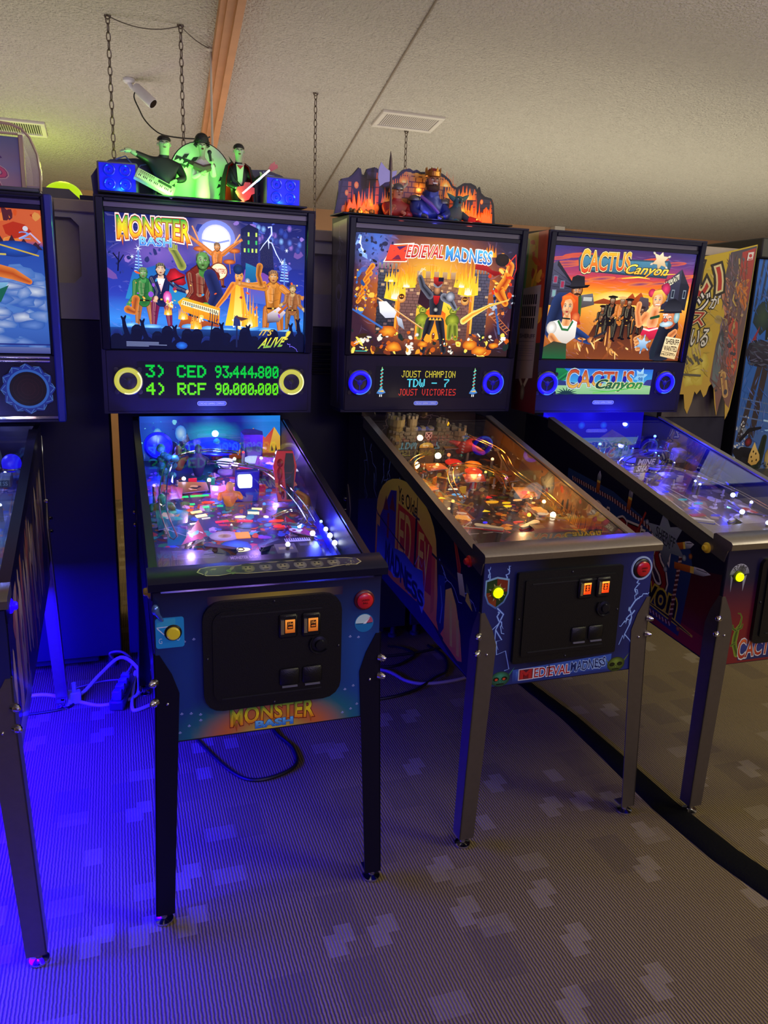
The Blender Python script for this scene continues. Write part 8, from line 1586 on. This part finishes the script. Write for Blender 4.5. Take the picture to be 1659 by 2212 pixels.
    for x, w_, sd in ((-.245, .11, 5), (.225, .085, 8), (.285, .05, 9)):
        r = random.Random(sd); pts = [(x - w_ / 2, 0)]
        for k in range(6): u = x - w_ / 2 + w_ * (k + .5) / 6; pts += [(u - .004, .025 + .02 * r.random()), (u + .004 * r.random(), .05 + .045 * r.random() * math.sin(PI * (k + .5) / 6))]
        pts.append((x + w_ / 2, 0)); MB().prism(pts, .030, .040, 'y').build('flame_relief', fm, t, smooth=0)
    r = random.Random(2); q = MB()
    for k in range(60): q.sph((-.245 + .09 * (r.random() - .5), -.005 + .05 * r.random(), .008 + .018 * r.random()), .007, 6, 4)
    o = q.build('rubble_mound', mat('rubble_brown', '#7a5a34', .7), t); o['kind'] = 'stuff'
    sk = mat('statue_flesh', '#a8745c', .45); steelp = mat('statue_steel', '#6a6a74', .3, .7); redp = mat('statue_red', '#8a1c20', .45); bluep = mat('statue_blue_mail', '#2c3888', .3, .4); gold = mat('statue_gold', '#a8702c', .3, .7); grn = mat('goblin_green', '#3c6a68', .5); grey = mat('statue_dark', '#2c2834', .5)
    # axe bearer in a horned helmet
    c, s = (-.105, .010, .098), .021
    body = [(-.105, .022, -.004, (.040, .036)), (-.105, .020, .040, (.040, .048)), (-.105, .014, .068, .018), (c[0], c[1], c[2] - .012, .0165), (c[0], c[1] - .002, c[2] + .002, .021), (-.150, .012, .044, .019), (-.152, -.020, .014, .015), (-.140, -.040, .030, .012), (-.062, .012, .042, .019), (-.060, -.020, .014, .015), (-.088, -.036, .020, .012)] + nose_ears(c, s)
    o = bust('axe_bearer', t, body, [(0, 1), (1, 2), (2, 3), (3, 4), (1, 5), (5, 6), (6, 7), (1, 8), (8, 9), (9, 10), (4, 11)], sk, redp, lambda p: p.z > .076)
    head_sides(o, c, s, sk); head_features(o, c, s, '#2a1c18', open_=.1); h_ = MB().sph((c[0], c[1] + .003, c[2] + .010), (.0245, .0245, .022), 16, 9, -.05, 1)
    h_.build('helmet', steelp, o); q = MB()
    for sd in (-1, 1): q.tube([(c[0] + sd * .021, c[1], c[2] + .018), (c[0] + sd * .034, c[1] - .004, c[2] + .030), (c[0] + sd * .034, c[1] - .006, c[2] + .046)], [.006, .004, .001], 7)
    q.build('helmet_horn', mat('horn_bone', '#b8ac94', .5), o); hand(o, (-.140, -.040, .030), (.2, -.4, .9), (-.6, -.8, 0), .028, sk, .9, 1); hand(o, (-.088, -.036, .020), (-.8, -.4, .3), (0, -.8, .5), .026, sk, .8, -1)
    ax = MB().tube([(-.150, -.052, .002), (-.158, -.048, .19)], .005, 8).tube([(-.158, -.048, .165), (-.1585, -.048, .20), (-.160, -.048, .228)], [.0075, .0055, .0008], 10).build('poleaxe', mat('axe_shaft', '#5a4a48', .4, .4), t)
    MB().prism([(-.160, .125), (-.178, .120), (-.198, .105), (-.206, .135), (-.204, .165), (-.196, .188), (-.178, .170), (-.160, .160)], -.051, -.045, 'y').prism([(-.156, .135), (-.136, .150), (-.134, .165), (-.156, .158)], -.051, -.045, 'y').build('axe_blade', mat('axe_steel', '#9a98b4', .3, .4), ax, smooth=0)
    # king
    c, s = (.028, -.008, .146), .0255
    body = [(.022, .014, -.004, (.046, .042)), (.022, .012, .045, (.048, .052)), (.024, .004, .092, .022), (c[0], c[1], c[2] - .014, .020), (c[0], c[1] - .002, c[2] + .002, .0255), (-.034, .006, .062, .027), (-.052, -.020, .028, .020), (-.022, -.048, .018, .014), (.078, .004, .060, .025), (.088, -.026, .028, .019), (.060, -.050, .016, .014)] + nose_ears(c, s)
    o = bust('laughing_king', t, body, [(0, 1), (1, 2), (2, 3), (3, 4), (1, 5), (5, 6), (6, 7), (1, 8), (8, 9), (9, 10), (4, 11)], sk, bluep, lambda p: p.z > .112)
    head_sides(o, c, s, sk); head_features(o, c, s, '#3a2418', '#3a0c10', .75)
    q = MB(); q.sph((c[0], c[1] - .006, c[2] - .026), (.026, .020, .016), 14, 8); q.sph((c[0] - .021, c[1] + .004, c[2] - .008), (.007, .012, .016), 9, 6); q.sph((c[0] + .021, c[1] + .004, c[2] - .008), (.007, .012, .016), 9, 6); q.build('beard', mat('beard_brown', '#3a2018', .7, bump=.4, bscale=300), o)
    MB().prism([(c[0] - .010, c[2] - .008), (c[0] + .010, c[2] - .008), (c[0] + .008, c[2] - .012), (c[0] - .008, c[2] - .012)], c[1] - .0275, c[1] - .023, 'y').build('teeth', mat('teeth_white', '#d8d4d0', .3), o, smooth=0)
    q = MB().lathe((c[0], c[1] + .002, c[2] + .016), [(.026, 0), (.0285, .004), (.027, .008), (.029, .016), (.030, .016), (.031, .0), (.026, -.002)], n=24)
    for k in range(8): a = 2 * PI * k / 8 + .2; q.prism([(-.006, 0), (.006, 0), (0, .017)], -.0015, .0015, 'y'); n0 = len(q.v) - 6; q.v[n0:] = [(c[0] + .029 * math.cos(a) - x * math.sin(a) + y * math.cos(a), c[1] + .002 + .029 * math.sin(a) + x * math.cos(a) + y * math.sin(a), c[2] + .030 + z) for x, y, z in q.v[n0:]]
    q.build('crown', gold, o, smooth=0); MB().sph((c[0], c[1] + .002, c[2] + .030), (.024, .024, .016), 14, 7, 0, 1).build('crown_cap', redp, o)
    MB().sph((-.036, .004, .076), (.027, .024, .018), 14, 8, -.2, 1).sph((.080, .002, .072), (.024, .022, .016), 14, 8, -.2, 1).build('shoulder_plate', steelp, o); MB().tube([(-.022, -.020, .088), (.012, -.043, .06), (.045, -.046, .03)], [.006, .008, .006], 8).build('sash', mat('violet_sash', '#6a4a9c', .4), o)
    hand(o, (-.022, -.048, .018), (.8, -.5, -.1), (0, -.6, .8), .032, steelp, .7, -1); hand(o, (.060, -.050, .016), (-.8, -.5, -.1), (0, -.6, .8), .032, steelp, .7, 1)
    MB().sph((-.062, .030, .030), (.020, .012, .030), 12, 8).build('red_cloak', redp, o)
    # goblin
    c, s = (.140, -.006, .088), .022
    body = [(.130, .010, -.004, (.034, .032)), (.130, .008, .034, (.034, .040)), (.136, .0, .060, .015), (c[0], c[1], c[2] - .012, .0165), (c[0], c[1] - .002, c[2] + .002, .022), (.098, .004, .036, .016), (.092, -.024, .014, .013), (.112, -.044, .010, .009), (.166, .004, .034, .016), (.182, -.024, .014, .013), (.205, -.044, .010, .009)] + nose_ears(c, s)
    o = bust('goblin', t, body, [(0, 1), (1, 2), (2, 3), (3, 4), (1, 5), (5, 6), (6, 7), (1, 8), (8, 9), (9, 10), (4, 11)], grn, mat('goblin_rags', '#3a4a50', .6), lambda p: p.z > .062)
    head_features(o, c, s, '#1c3030', open_=.4)
    for sd in (-1, 1): MB().tube([(c[0] + sd * .016, c[1], c[2]), (c[0] + sd * .032, c[1] + .004, c[2] + .010), (c[0] + sd * .046, c[1] + .006, c[2] + .022)], [.010, .008, .001], 8).build('pointed_ear', grn, o)
    MB().tube([(c[0], c[1] - .018, c[2] + .004), (c[0], c[1] - .034, c[2] - .008), (c[0], c[1] - .032, c[2] - .014)], [.004, .006, .003], 8).build('hooked_nose', grn, o)
    hand(o, (.112, -.044, .010), (.7, -.6, 0), (0, -.3, 1), .028, grn, .6, -1); hand(o, (.205, -.044, .010), (.6, -.7, 0), (0, -.3, 1), .030, mat('red_glove', '#c02018', .45), .5, 1)
    MB().tube([(.182, -.026, .016), (.205, -.044, .010)], [.0145, .013], 9).build('red_sleeve', mat('red_glove', '#c02018', .45), o)
    for x, y, z, c_, p in ((-.245, -.02, .012, (1, .36, .05), .28), (-.20, .03, .05, (1, .36, .05), .10), (.235, -.02, .012, (1, .30, .04), .26), (.20, .03, .06, (1, .32, .05), .08), (.02, -.10, .012, (.12, .12, 1), .16), (-.12, -.09, .012, (1, .12, .10), .05), (.17, -.09, .010, (1, .12, .08), .09), (.0, .05, .12, (1, .5, .15), .08)): light('topper_lamp', 'POINT', (x, y, z), c_, p * .8, .01, parent=t)
castle_topper()
def clear_topper():
    K = M3; t = on_machine(K, 'art_topper', 'topper with painted panel under a bent clear plastic cover', 'topper', .10, 1.12, 1.8645)
    MB().bbox(-.40, .24, -.03, .10, 0, .012, .003).build('base_tray', mat('tray_grey', '#4a4a58', .4), t)
    fr = MB()
    for a in ((-.40, -.388, .0, .168), (.186, .200, .0, .168), (-.388, .186, .157, .168)): fr.bbox(a[0], a[1], .018, .030, a[2] + .012, a[3], .002)
    f = fr.build('panel_frame', mat('frame_cream', '#c8a888', .45), t)
    MB().box(-.39, .19, .026, .030, .012, .160).build('panel_board', mat('board_grey', '#5a5a5c', .6), t, smooth=0)
    A = Art(.576, .147, -.388, .012); A.grid(16, 8, lambda u, v: mixc(mixc('#5c6a68', '#b08878', v), '#7a8498', max(0, .6 - abs(v - .6) * 3)))
    A.poly([(.62, .12), (.84, .10), (.91, .42), (.88, .46), (.80, .36), (.74, .44)], '#5a2030', '#4a2438'); A.blob(.885, .17, .012, .05, '#d89060', '#a85a38', 8); A.limb([(.55, .60, .08), (.75, .72, .06), (.85, .80, .03)], '#7a3a6a', '#c888a8')
    for o, c in ((.05, '#d8a888'), (.02, '#7a1c18'), (.0, '#d8483c')): A.text('A', .74, .66, .83, 1.0, c, off=o, shear=-.05); A.text('P', .85, .58, .935, .99, c, off=o, shear=-.05)
    A.build('panel_print', PRINT, t, Mx=frame((0, .0255, 0), (1, 0, 0), (0, 0, 1)))
    cv = MB(); pr = [(.244, .004), (.246, .06), (.240, .11), (.222, .155), (.200, .178), (.170, .188), (.10, .192), (-.40, .192)]; vs = []
    for x, z in pr: vs += [(x, -.028, z), (x - (.010 if z < .16 else 0), .045, z + (.004 if x < .2 else 0)), (x - (.03 if z < .16 else 0), .095, z)]
    cv.add(vs, [(i * 3 + k, i * 3 + k + 1, i * 3 + 4 + k, i * 3 + 3 + k) for i in range(len(pr) - 1) for k in range(2)])
    lip = MB(); lip.tube([(x, -.029, z) for x, z in pr], .0045, 6); 
    milky = bpy.data.materials.new('milky_clear_plastic'); nt, b = nodes(milky); b.inputs['Base Color'].default_value = (*lin('#d8c0a4'), 1); b.inputs['Roughness'].default_value = .2; b.inputs['Alpha'].default_value = .34; b.inputs['Coat Weight'].default_value = .6
    cv.build('clear_cover', milky, t, smooth=60); lip.build('cover_lip', mat('clear_edge', '#b89c80', .2, coat=.5), t)
    m = MB(); m.add([(.205, -.027, .012), (.243, -.027, .012), (.243, -.027, .11), (.224, -.027, .15), (.200, -.027, .172), (.205, -.027, .1)], [(0, 1, 2, 3, 4, 5)]).build('cover_side_flange', milky, t)
clear_topper()

# ================================================================== rear row seen from behind
greyp = mat('grey_back_laminate', '#a8a2a4', .6, var=.06, scale=12); recm = mat('recess_beige', '#c8bca8', .7); topm = mat('beige_top_band', '#a89888', .6); blk2 = mat('black_back_panel', '#1c1930', .5); grille = mat('louvre_metal', '#3c3a48', .4, .4)
YB = 3.30
def back_cabinet(x0, x1, top, label, recess, louv=None, topbox=None, zsplit=1.48, cat='arcade cabinet', greyp=greyp):
    t = thing('arcade_cabinet', label, cat, ((x0 + x1) / 2, YB + .35, 0), 0, 'cabinets of the rear row seen from behind'); ox, oy = -(x0 + x1) / 2, -(YB + .35)
    def B(name, m, a, b=.004, par=t, flat=False):
        return MB().bbox(a[0] + ox, a[1] + ox, a[2] + oy, a[3] + oy, a[4], a[5], b).build(name, m, par, smooth=30)
    B('lower_cabinet', blk2, (x0 + .005, x1 - .005, YB + .006, YB + .75, .07, zsplit))
    u = MB()
    if recess:
        rx0, rx1, rz0, rz1 = recess; c = .028
        fr = [(x0, zsplit), (x1, zsplit), (x1, top - .045), (x0, top - .045)]
        hole = [(rx0, rz0), (rx1 - c, rz0), (rx1, rz0 + c), (rx1, rz1 - c), (rx1 - c, rz1), (rx0, rz1)]
        u.prism([(x0 + ox, zsplit), (x1 + ox, zsplit), (x1 + ox, rz0), (x0 + ox, rz0)], YB + oy, YB + .02 + oy, 'y'); u.prism([(x0 + ox, rz1), (x1 + ox, rz1), (x1 + ox, top - .045), (x0 + ox, top - .045)], YB + oy, YB + .02 + oy, 'y')
        u.prism([(x0 + ox, rz0), (rx0 + ox, rz0), (rx0 + ox, rz1), (x0 + ox, rz1)], YB + oy, YB + .02 + oy, 'y'); u.prism([(rx1 + ox, rz0), (x1 + ox, rz0), (x1 + ox, rz1), (rx1 + ox, rz1)], YB + oy, YB + .02 + oy, 'y')
        for za, zb_ in ((rz0, rz0 + c), (rz1, rz1 - c)): u.prism([(rx1 - c + ox, za), (rx1 + ox, za), (rx1 + ox, zb_)], YB + oy, YB + .02 + oy, 'y')
        B('recessed_panel', recm, (rx0 - .01, rx1 + .01, YB + .055, YB + .07, rz0 - .01, rz1 + .01), .002)
        u.box(x0 + ox, x1 + ox, YB + .075 + oy, YB + .72 + oy, zsplit, top - .045)
    else: u.box(x0 + ox, x1 + ox, YB + oy, YB + .72 + oy, zsplit, top - .045)
    u.build('upper_cabinet', greyp, t, smooth=0)
    B('top_band', topm, (x0 - .004, x1 + .004, YB - .012, YB + .73, top - .045, top))
    if topbox:
        a, b, h = topbox; MB().prism([(a + ox, top), (b + ox, top), (b + ox, top + .012), (b - .035 + ox, top + h), (a + ox, top + h)], YB + .05 + oy, YB + .5 + oy, 'y').build('top_box', mat('top_box_grey', '#5c5a60', .5), t, smooth=0)
        MB().bbox(b + .002 + ox, b + .06 + ox, YB + .03 + oy, YB + .2 + oy, top, top + .022, .002).build('cable_clip', blk2, t)
    if louv:
        lx0, lx1, lz0, lz1, n = louv
        for k in range(n):
            z = lz0 + (lz1 - lz0) * k / (n - 1); q = MB().prism([(YB + .006 + oy, z + .007), (YB - .010 + oy, z - .004), (YB - .008 + oy, z - .006), (YB + .006 + oy, z + .003)], lx0 + ox, lx1 + ox); q.build('louvre_slat', grille, t, smooth=0)
    for x in (x0 + .05, x1 - .05):
        for y in (YB + .06, YB + .66): MB().lathe((x + ox, y + oy, 0), [(.022, 0), (.022, .012), (.012, .018), (.012, .075)], n=12).build('levelling_foot', mat('foot_grey', '#5a5a6c', .4, .6), t)
    B('kick_panel', blk2, (x0 + .10, x1 - .10, YB + .05, YB + .7, .03, .075))
    return t
back_cabinet(-.80, -.027, 1.914, 'dark cabinet back with chamfered grey top box beneath the glowing dome', (-.5, -.105, 1.613, 1.85), None, (-.62, -.10, .042))
back_cabinet(-.004, .60, 1.905, 'plain dark cabinet back behind the machine with the green score text', None)
back_cabinet(.615, 1.285, 1.868, 'dark cabinet back with louvred vents between the two middle machines', (.70, .98, 1.612, 1.775), (.80, .905, 1.285, 1.405, 7))
back_cabinet(1.30, 1.97, 1.86, 'dark cabinet back almost hidden behind the castle machine', None)
back_cabinet(2.0, 2.62, 1.86, 'dark cabinet back hidden behind the western machine', None)
back_cabinet(2.635, 3.055, 1.92, 'dark cabinet back on which the yellow fanged banner hangs', None, None, None, 1.08, greyp=mat('dark_brown_back', '#4a4044', .6))
o = MB().lathe((-.165, 3.56, 1.952), [(.075, 0), (.075, .006)] + [(.072 * math.cos(a), .006 + .052 * math.sin(a)) for a in [PI / 2 * k / 8 for k in range(8)]] + [(.002, .058)], n=28).build('beacon_dome', glow('acid_dome', '#b8e000', 1.0))
tag(o, 'glowing yellow-green dome light on top of the rear cabinet', 'lamp'); light('dome_lamp', 'POINT', (-.165, 3.70, 2.08), (.70, 1, .05), 1.5, .03); light('dome_glow_fill', 'POINT', (-.42, 5.55, 2.12), (.66, 1, .05), 7, .05)  # second point light is an added fill for green glow on the ceiling

# banner and painted cabinet at the right edge
def banner():
    t = thing('hanging_banner', 'yellow cloth banner with red lettering and fang-shaped lower edge', 'banner', (2.87, YB - .045, 1.4)); ox, oz = -2.87, -1.4
    out = [(2.56, 1.835), (2.69, 1.856), (2.86, 1.893), (3.058, 1.942), (3.05, 1.55), (3.035, 1.26), (3.02, 1.12), (3.0, 1.07), (2.985, 1.16), (2.96, 1.21), (2.94, 1.09), (2.92, 1.15), (2.90, 1.24), (2.885, 1.255), (2.87, 1.24), (2.86, 1.20), (2.845, 1.185), (2.835, 1.20), (2.82, 1.225), (2.80, 1.20), (2.785, 1.215), (2.775, 1.16), (2.755, 1.10), (2.735, 1.13), (2.72, 1.2), (2.56, 1.2)]
    MB().prism([(x + ox, z + oz) for x, z in out], -.0005, .003, 'y').build('banner_cloth', mat('banner_cloth_back', '#8a7a3c', .8), t, smooth=0)
    x0, x1, z0, z1 = 2.56, 3.06, 1.06, 1.945; A = Art(x1 - x0, z1 - z0, x0 + ox, z0 + oz); U = lambda x, z: ((x - x0) / (x1 - x0), 1 - (z - z0) / (z1 - z0))
    A.poly([U(*p) for p in out], '#c0a428', '#b8923c')
    inside = lambda pts: [U(*p) for p in pts]
    r = random.Random(3)
    for k in range(26): x, z = 2.62 + .22 * r.random(), 1.27 + .50 * r.random(); A.blob(*U(x, z), .05 + .05 * r.random(), .03 + .03 * r.random(), mixc('#d8c860', '#a88a28', r.random()), '#bba436', 9, 0, .5, rnd=r)
    A.poly(inside([(2.90, 1.895), (3.055, 1.935), (3.048, 1.55), (3.033, 1.27), (3.015, 1.13), (2.99, 1.15), (2.96, 1.20), (2.94, 1.10), (2.91, 1.22), (2.87, 1.27), (2.88, 1.45), (2.91, 1.60), (2.87, 1.70), (2.885, 1.80)]), '#4c4650', '#7a5248')
    A.poly(inside([(2.97, 1.90), (3.05, 1.925), (3.045, 1.66), (3.0, 1.70), (2.97, 1.78)]), '#a83838', '#8a4438'); A.poly(inside([(2.94, 1.60), (3.0, 1.56), (3.03, 1.34), (3.0, 1.25), (2.96, 1.36)]), '#a84438', '#b8503a')
    for k in range(5): A.limb([(*U(2.965, 1.73), .012), (*U(3.01 + .004 * k, 1.755 - .028 * k), .016), (*U(3.03, 1.77 - .036 * k), .006)], '#a8562c', '#c88038')
    A.line(inside([(2.955, 1.87), (2.965, 1.82), (2.955, 1.72), (2.95, 1.67), (2.985, 1.63), (2.975, 1.54), (2.965, 1.50)]), .010, '#b89a50')
    A.limb([(*U(2.89, 1.75), .03), (*U(2.905, 1.66), .02), (*U(2.93, 1.60), .02)], '#8a4a38', '#c88a68'); A.blob(*U(2.935, 1.575), .05, .035, '#8a4440', '#4a2428', 11); A.limb([(*U(2.87, 1.575), .022), (*U(2.92, 1.56), .02)], '#8a7440', '#a8925a')
    A.poly(inside([(2.90, 1.54), (2.925, 1.50), (2.935, 1.42), (2.928, 1.34), (2.918, 1.25), (2.90, 1.23), (2.885, 1.27), (2.878, 1.36), (2.885, 1.46)]), '#33323c', '#6a7478'); A.poly(inside([(2.905, 1.50), (2.92, 1.44), (2.912, 1.32), (2.90, 1.36), (2.898, 1.44)]), '#7a8488', '#5a6468');
    bf = lambda u, v: mixc('#5a4a4c', '#8a5a44', (u - .6) * 2) if u > .64 else mixc('#c8b04a', '#a08428', v)
    brush(A, 170, bf, .66, .08, .92, .80, .035, .010, 3, 1.3, .7); brush(A, 60, bf, .26, .12, .56, .74, .04, .012, 5, .6, 1.2); A.limb([(*U(2.95, 1.30), .02), (*U(2.98, 1.20), .02)], '#8a5a3c', '#c8a060'); A.speckle(70, ['#6a4a44', '#8a5a48', '#3c3844', '#a88a60', '#5a5c64'], .70, .08, .92, .85, .004, .014, 8, 1.4)
    def kana(t, x, z, x2, z2, c0, off=.06, o2='#2c2420', mid='#d8c890'):
        for o, c in ((off + .06, o2), (off, mid), (.012, c0)): A.text(t, *U(x, z), *U(x2, z2), c, off=o, shear=.03)
    kana('い', 2.70, 1.83, 2.87, 1.68, '#b02c24'); kana('レジ', 2.66, 1.70, 2.80, 1.60, '#e8e4dc', .02, '#1c1818', '#1c1818'); kana('が', 2.815, 1.69, 2.865, 1.625, '#e0dcd0', .02, '#2c2824', '#2c2824'); kana('ス', 2.70, 1.605, 2.79, 1.54, '#a83028'); kana('ている', 2.66, 1.525, 2.825, 1.44, '#d8d4c4', .02, '#3a362c', '#3a362c')
    for k in range(6): A.line(inside([(2.69 + .02 * k, 1.40 - .01 * (k % 3)), (2.72 + .018 * k, 1.35 + .015 * (k % 2))]), .012, '#5a5444')
    A.line(inside([(2.69, 1.30), (2.81, 1.295)]), .012, '#5a5448'); A.poly(inside([(3.005, 1.90), (3.040, 1.906), (3.036, 1.868), (3.002, 1.862)]), '#d8d0c8'); A.blob(*U(3.021, 1.886), .020, .010, '#b83838', None, 10); A.line(inside([(3.01, 1.868), (3.033, 1.872)]), .006, '#b83838')
    A.build('banner_print', art_mat('matt_cloth_print', 0, .75), t, Mx=frame((0, -.0012, 0), (1, 0, 0), (0, 0, 1)))
banner()
def painted_cabinet():
    x0, x1 = 3.085, 3.75; t = thing('arcade_cabinet', 'tall arcade cabinet with blue pirate-ship artwork at the right edge', 'arcade cabinet', (3.4, 3.6, 0)); ox, oy = -3.4, -3.6
    MB().bbox(x0 + ox, x1 + ox, 3.262 + oy, 4.0 + oy, .06, 1.88, .004).build('cabinet', mat('cabinet_blue_black2', '#15161c', .5), t); MB().bbox(x0 - .01 + ox, x1 + ox, 3.24 + oy, 4.0 + oy, 1.88, 1.975, .006).build('top_cap', mat('cap_charcoal', '#2c2c2a', .6), t)
    A = Art(.62, 1.16, x0 + .004 + ox, .715); A.clip = True
    A.grid(10, 20, lambda u, v: mixc(mixc('#2c64b8', '#3a5a9c', v), '#6a7a98', max(0, v - .6)))
    for u in (.03, .08, .13, .24): A.line([(u + .02, 0), (u - .01, .22)], .012, '#2c3a58')
    A.line([(.18, .40), (.04, .80)], .03, '#3c3438'); A.line([(.24, .36), (.17, .78)], .035, '#3a3236'); A.line([(.16, .0), (.20, .34)], .03, '#2c3028'); A.line([(.06, .22), (.40, .14)], .03, '#4a5a4c'); A.blob(.12, .24, .10, .07, '#3a4c40', '#28343c', 10, .3, .4); A.poly([(.02, .36), (.10, .28), (.06, .40)], '#8a3440'); A.blob(.14, .40, .16, .06, '#33303c', '#2c2a38', 14, .2)
    for v in (.60, .64, .68): A.line([(.02, v), (.36, v + .03)], .006, '#5a6c98')
    for k in range(7): A.line([(.26 + .02 * k, .48), (.25 + .02 * k, .66)], .004, '#4a5a7a')
    A.line([(.20, .30), (.34, .31)], .010, '#c8dce8'); A.line([(.20, .33), (.32, .335)], .012, '#b8d0e0'); A.line([(.28, .70), (.5, .72)], .008, '#9ac0e8'); A.line([(.28, .75), (.5, .74)], .008, '#8ab8e8')
    A.speckle(60, ['#9aa0b0', '#6a7488', '#c8c8cc', '#4a5068'], .0, .68, .12, .92, .004, .012, 4, 1.6)
    cf = lambda u, v: mixc(mixc('#2c64b8', '#3a5a9c', v), '#3a4048', .5 * (1 if .10 < u < .28 and v < .5 else 0))
    brush(A, 150, cf, .01, .01, .40, .95, .03, .006, 6, 1.2, .9)
    A.poly([(.02, .40), (.06, .36), (.14, .345), (.24, .36), (.30, .39), (.28, .43), (.16, .455), (.06, .44)], '#3a3644', '#2a2836'); brush(A, 40, lambda u, v: lin('#38404c'), .03, .35, .29, .45, .02, .008, 8, .2, .5)
    A.limb([(.06, .79, .008), (.14, .745, .010), (.26, .735, .006)], '#1c1c24'); A.blob(.15, .80, .04, .022, '#8a2c34', '#2a1c24', 10); A.limb([(.10, .86, .04), (.20, .88, .05), (.16, .96, .07)], '#14141c', '#22222c'); A.limb([(.02, .84, .015), (.07, .86, .02)], '#1c1c24'); A.limb([(.32, .78, .014), (.30, .86, .02), (.26, .93, .03)], '#1c241c', '#2a342c')
    A.poly([(.22, .80), (.245, .825), (.29, .86), (.30, .885), (.27, .905), (.22, .91), (.175, .895), (.18, .86)], '#d8b870', '#b89048')
    for u, v in ((.22, .845), (.25, .855), (.205, .87), (.265, .885), (.22, .89)): A.blob(u, v, .008, .006, '#2a2014', None, 6)
    A.blob(.42, .88, .08, .05, '#c8b074', '#8a7440', 12, 0, .5); A.poly([(.36, .70), (.5, .69), (.5, .84), (.38, .83)], '#2c5c44', '#24443a'); A.blob(.02, .93, .03, .02, '#b89848', '#8a6c30', 8); A.speckle(30, ['#5a6474', '#8a94a4', '#2c3440'], .24, .90, .42, 1, .005, .014, 6, 1.5)
    A.build('cabinet_art', PRINT, t, Mx=frame((0, 3.2605 + oy, 0), (1, 0, 0), (0, 0, 1)))
    MB().prism([(3.10 + oy - .16, .74), (3.262 + oy, .80), (3.262 + oy, .66), (3.10 + oy - .16, .66)], 3.23 + ox, x1 + ox).build('control_panel', mat('panel_black', '#17161c', .4), t, smooth=0)
    A = Art(.3, .16, 3.3 + ox, 0)
    for k in range(5): A.line([(.1 + .05 * k + .08 * math.cos(a), .4 + .25 * math.sin(a) * (1 - .12 * k)) for a in (0, .7, 1.4, 2.1, 2.8, 3.5)], .05, '#8a8a94')
    A.build('panel_scrollwork', PRINT, t, Mx=frame((0, 3.10 + oy - .16, .7415), (1, 0, 0), (0, .322, .06)))
painted_cabinet()
# cables on the carpet
def cable(pts, r, m, label, n=7):
    P = smooth(pts, n); P = [Vector((p.x, p.y, max(p.z, r))) for p in P]; o = MB().tube(P, r, 7).build('power_cable', m); return tag(o, label, 'cable')
cable([(-.55, 3.10, .006), (-.36, 3.13, .006), (-.25, 3.08, .006), (-.19, 3.09, .012), (-.12, 3.17, .05), (-.04, 3.24, .085), (.02, 3.20, .06), (.06, 3.12, .006)], .0075, whitec_m, 'thick pale cord arching up from the floor beside the left rear leg')
cable([(-.20, 3.03, .006), (-.12, 2.975, .006), (-.03, 2.99, .006), (.02, 3.03, .006), (.03, 3.12, .02), (.02, 3.18, .04), (.005, 3.05, .01), (.0, 2.92, .006), (.02, 2.90, .006), (.10, 2.95, .006)], .0070, whitec_m, 'pale cord looping on blue-lit carpet towards the black-legged machine')
cable([(-.6, 2.98, .004), (-.30, 2.98, .004), (-.22, 3.02, .004), (-.24, 3.12, .004), (-.30, 3.2, .004)], .0045, blackw_m, 'thin black cord curling behind the left rear machine leg')
cable([(-.22, 3.16, .004), (-.10, 3.20, .004), (.02, 3.19, .004), (.10, 3.20, .05), (.14, 3.24, .12)], .0035, greyc_m, 'thin grey wire lying flat beneath the arching pale cord')
cable([(-.06, 3.29, .05), (-.08, 3.26, .10), (-.03, 3.25, .105), (.01, 3.26, .05), (-.02, 3.24, .004)], .005, greyc_m, 'short grey wire hooped in front of the rear cabinets')
cable([(.16, 2.85, .006), (.217, 2.619, .006), (.309, 2.375, .006), (.39, 2.30, .006), (.518, 2.345, .006), (.54, 2.46, .006), (.50, 2.60, .006), (.50, 2.8, .006)], .0065, blackw_m, 'black cable looping on the carpet under the black-legged machine')
cable([(.80, 3.06, .006), (1.051, 2.996, .006), (1.127, 2.858, .006), (1.216, 2.812, .006), (1.38, 2.823, .006), (1.5, 2.9, .006)], .0075, greyc_m, 'pale tan cord lying in a shallow curve between two machines')
cable([(.80, 3.15, .005), (1.103, 3.13, .005), (1.275, 3.132, .005), (1.42, 3.16, .005)], .006, blackw_m, 'upper black cord running straight between two machines')
cable([(.82, 3.06, .005), (1.02, 3.03, .005), (1.12, 3.02, .005), (1.20, 3.06, .005), (1.26, 3.12, .005), (1.23, 3.2, .005), (1.17, 3.24, .005)], .006, blackw_m, 'black cord hooking back towards the louvred cabinet')
cable([(.80, 2.76, .005), (.971, 2.739, .005), (1.114, 2.768, .005), (1.252, 2.848, .014), (1.338, 2.92, .005), (1.386, 3.06, .005), (1.36, 3.2, .005)], .006, blackw_m, 'lower black cord crossing over the pale tan cord')
def power_strip():
    t = thing('power_strip', 'dark power strip with tiny red light beside the pale cords', 'power strip', (-.03, 3.05, 0), 1.35)
    MB().bbox(-.13, .13, -.028, .028, .0, .038, .005).build('strip_housing', mat('strip_dark', '#3a3a48', .4), t)
    for k in range(4):
        o = MB().bbox(-.115 + .05 * k, -.085 + .05 * k, -.018, .018, .036, .075, .004).build('plug', mat('plug_grey', '#5a5a74', .45), t)
    MB().bbox(.088, .104, -.008, .008, .037, .042, .002).build('switch', glow('switch_red', '#ff2018', 1.2), t)
power_strip()
o = MB().bbox(-.245, -.19, 3.02, 3.06, .0, .05, .005); o.tube([(-.215, 3.04, .05), (-.215, 3.04, .085)], .009, 8); tag(o.build('plug_adapter', mat('plug_pale', '#b0b0c8', .45)), 'pale plug adapter standing at the left rear machine leg', 'plug')
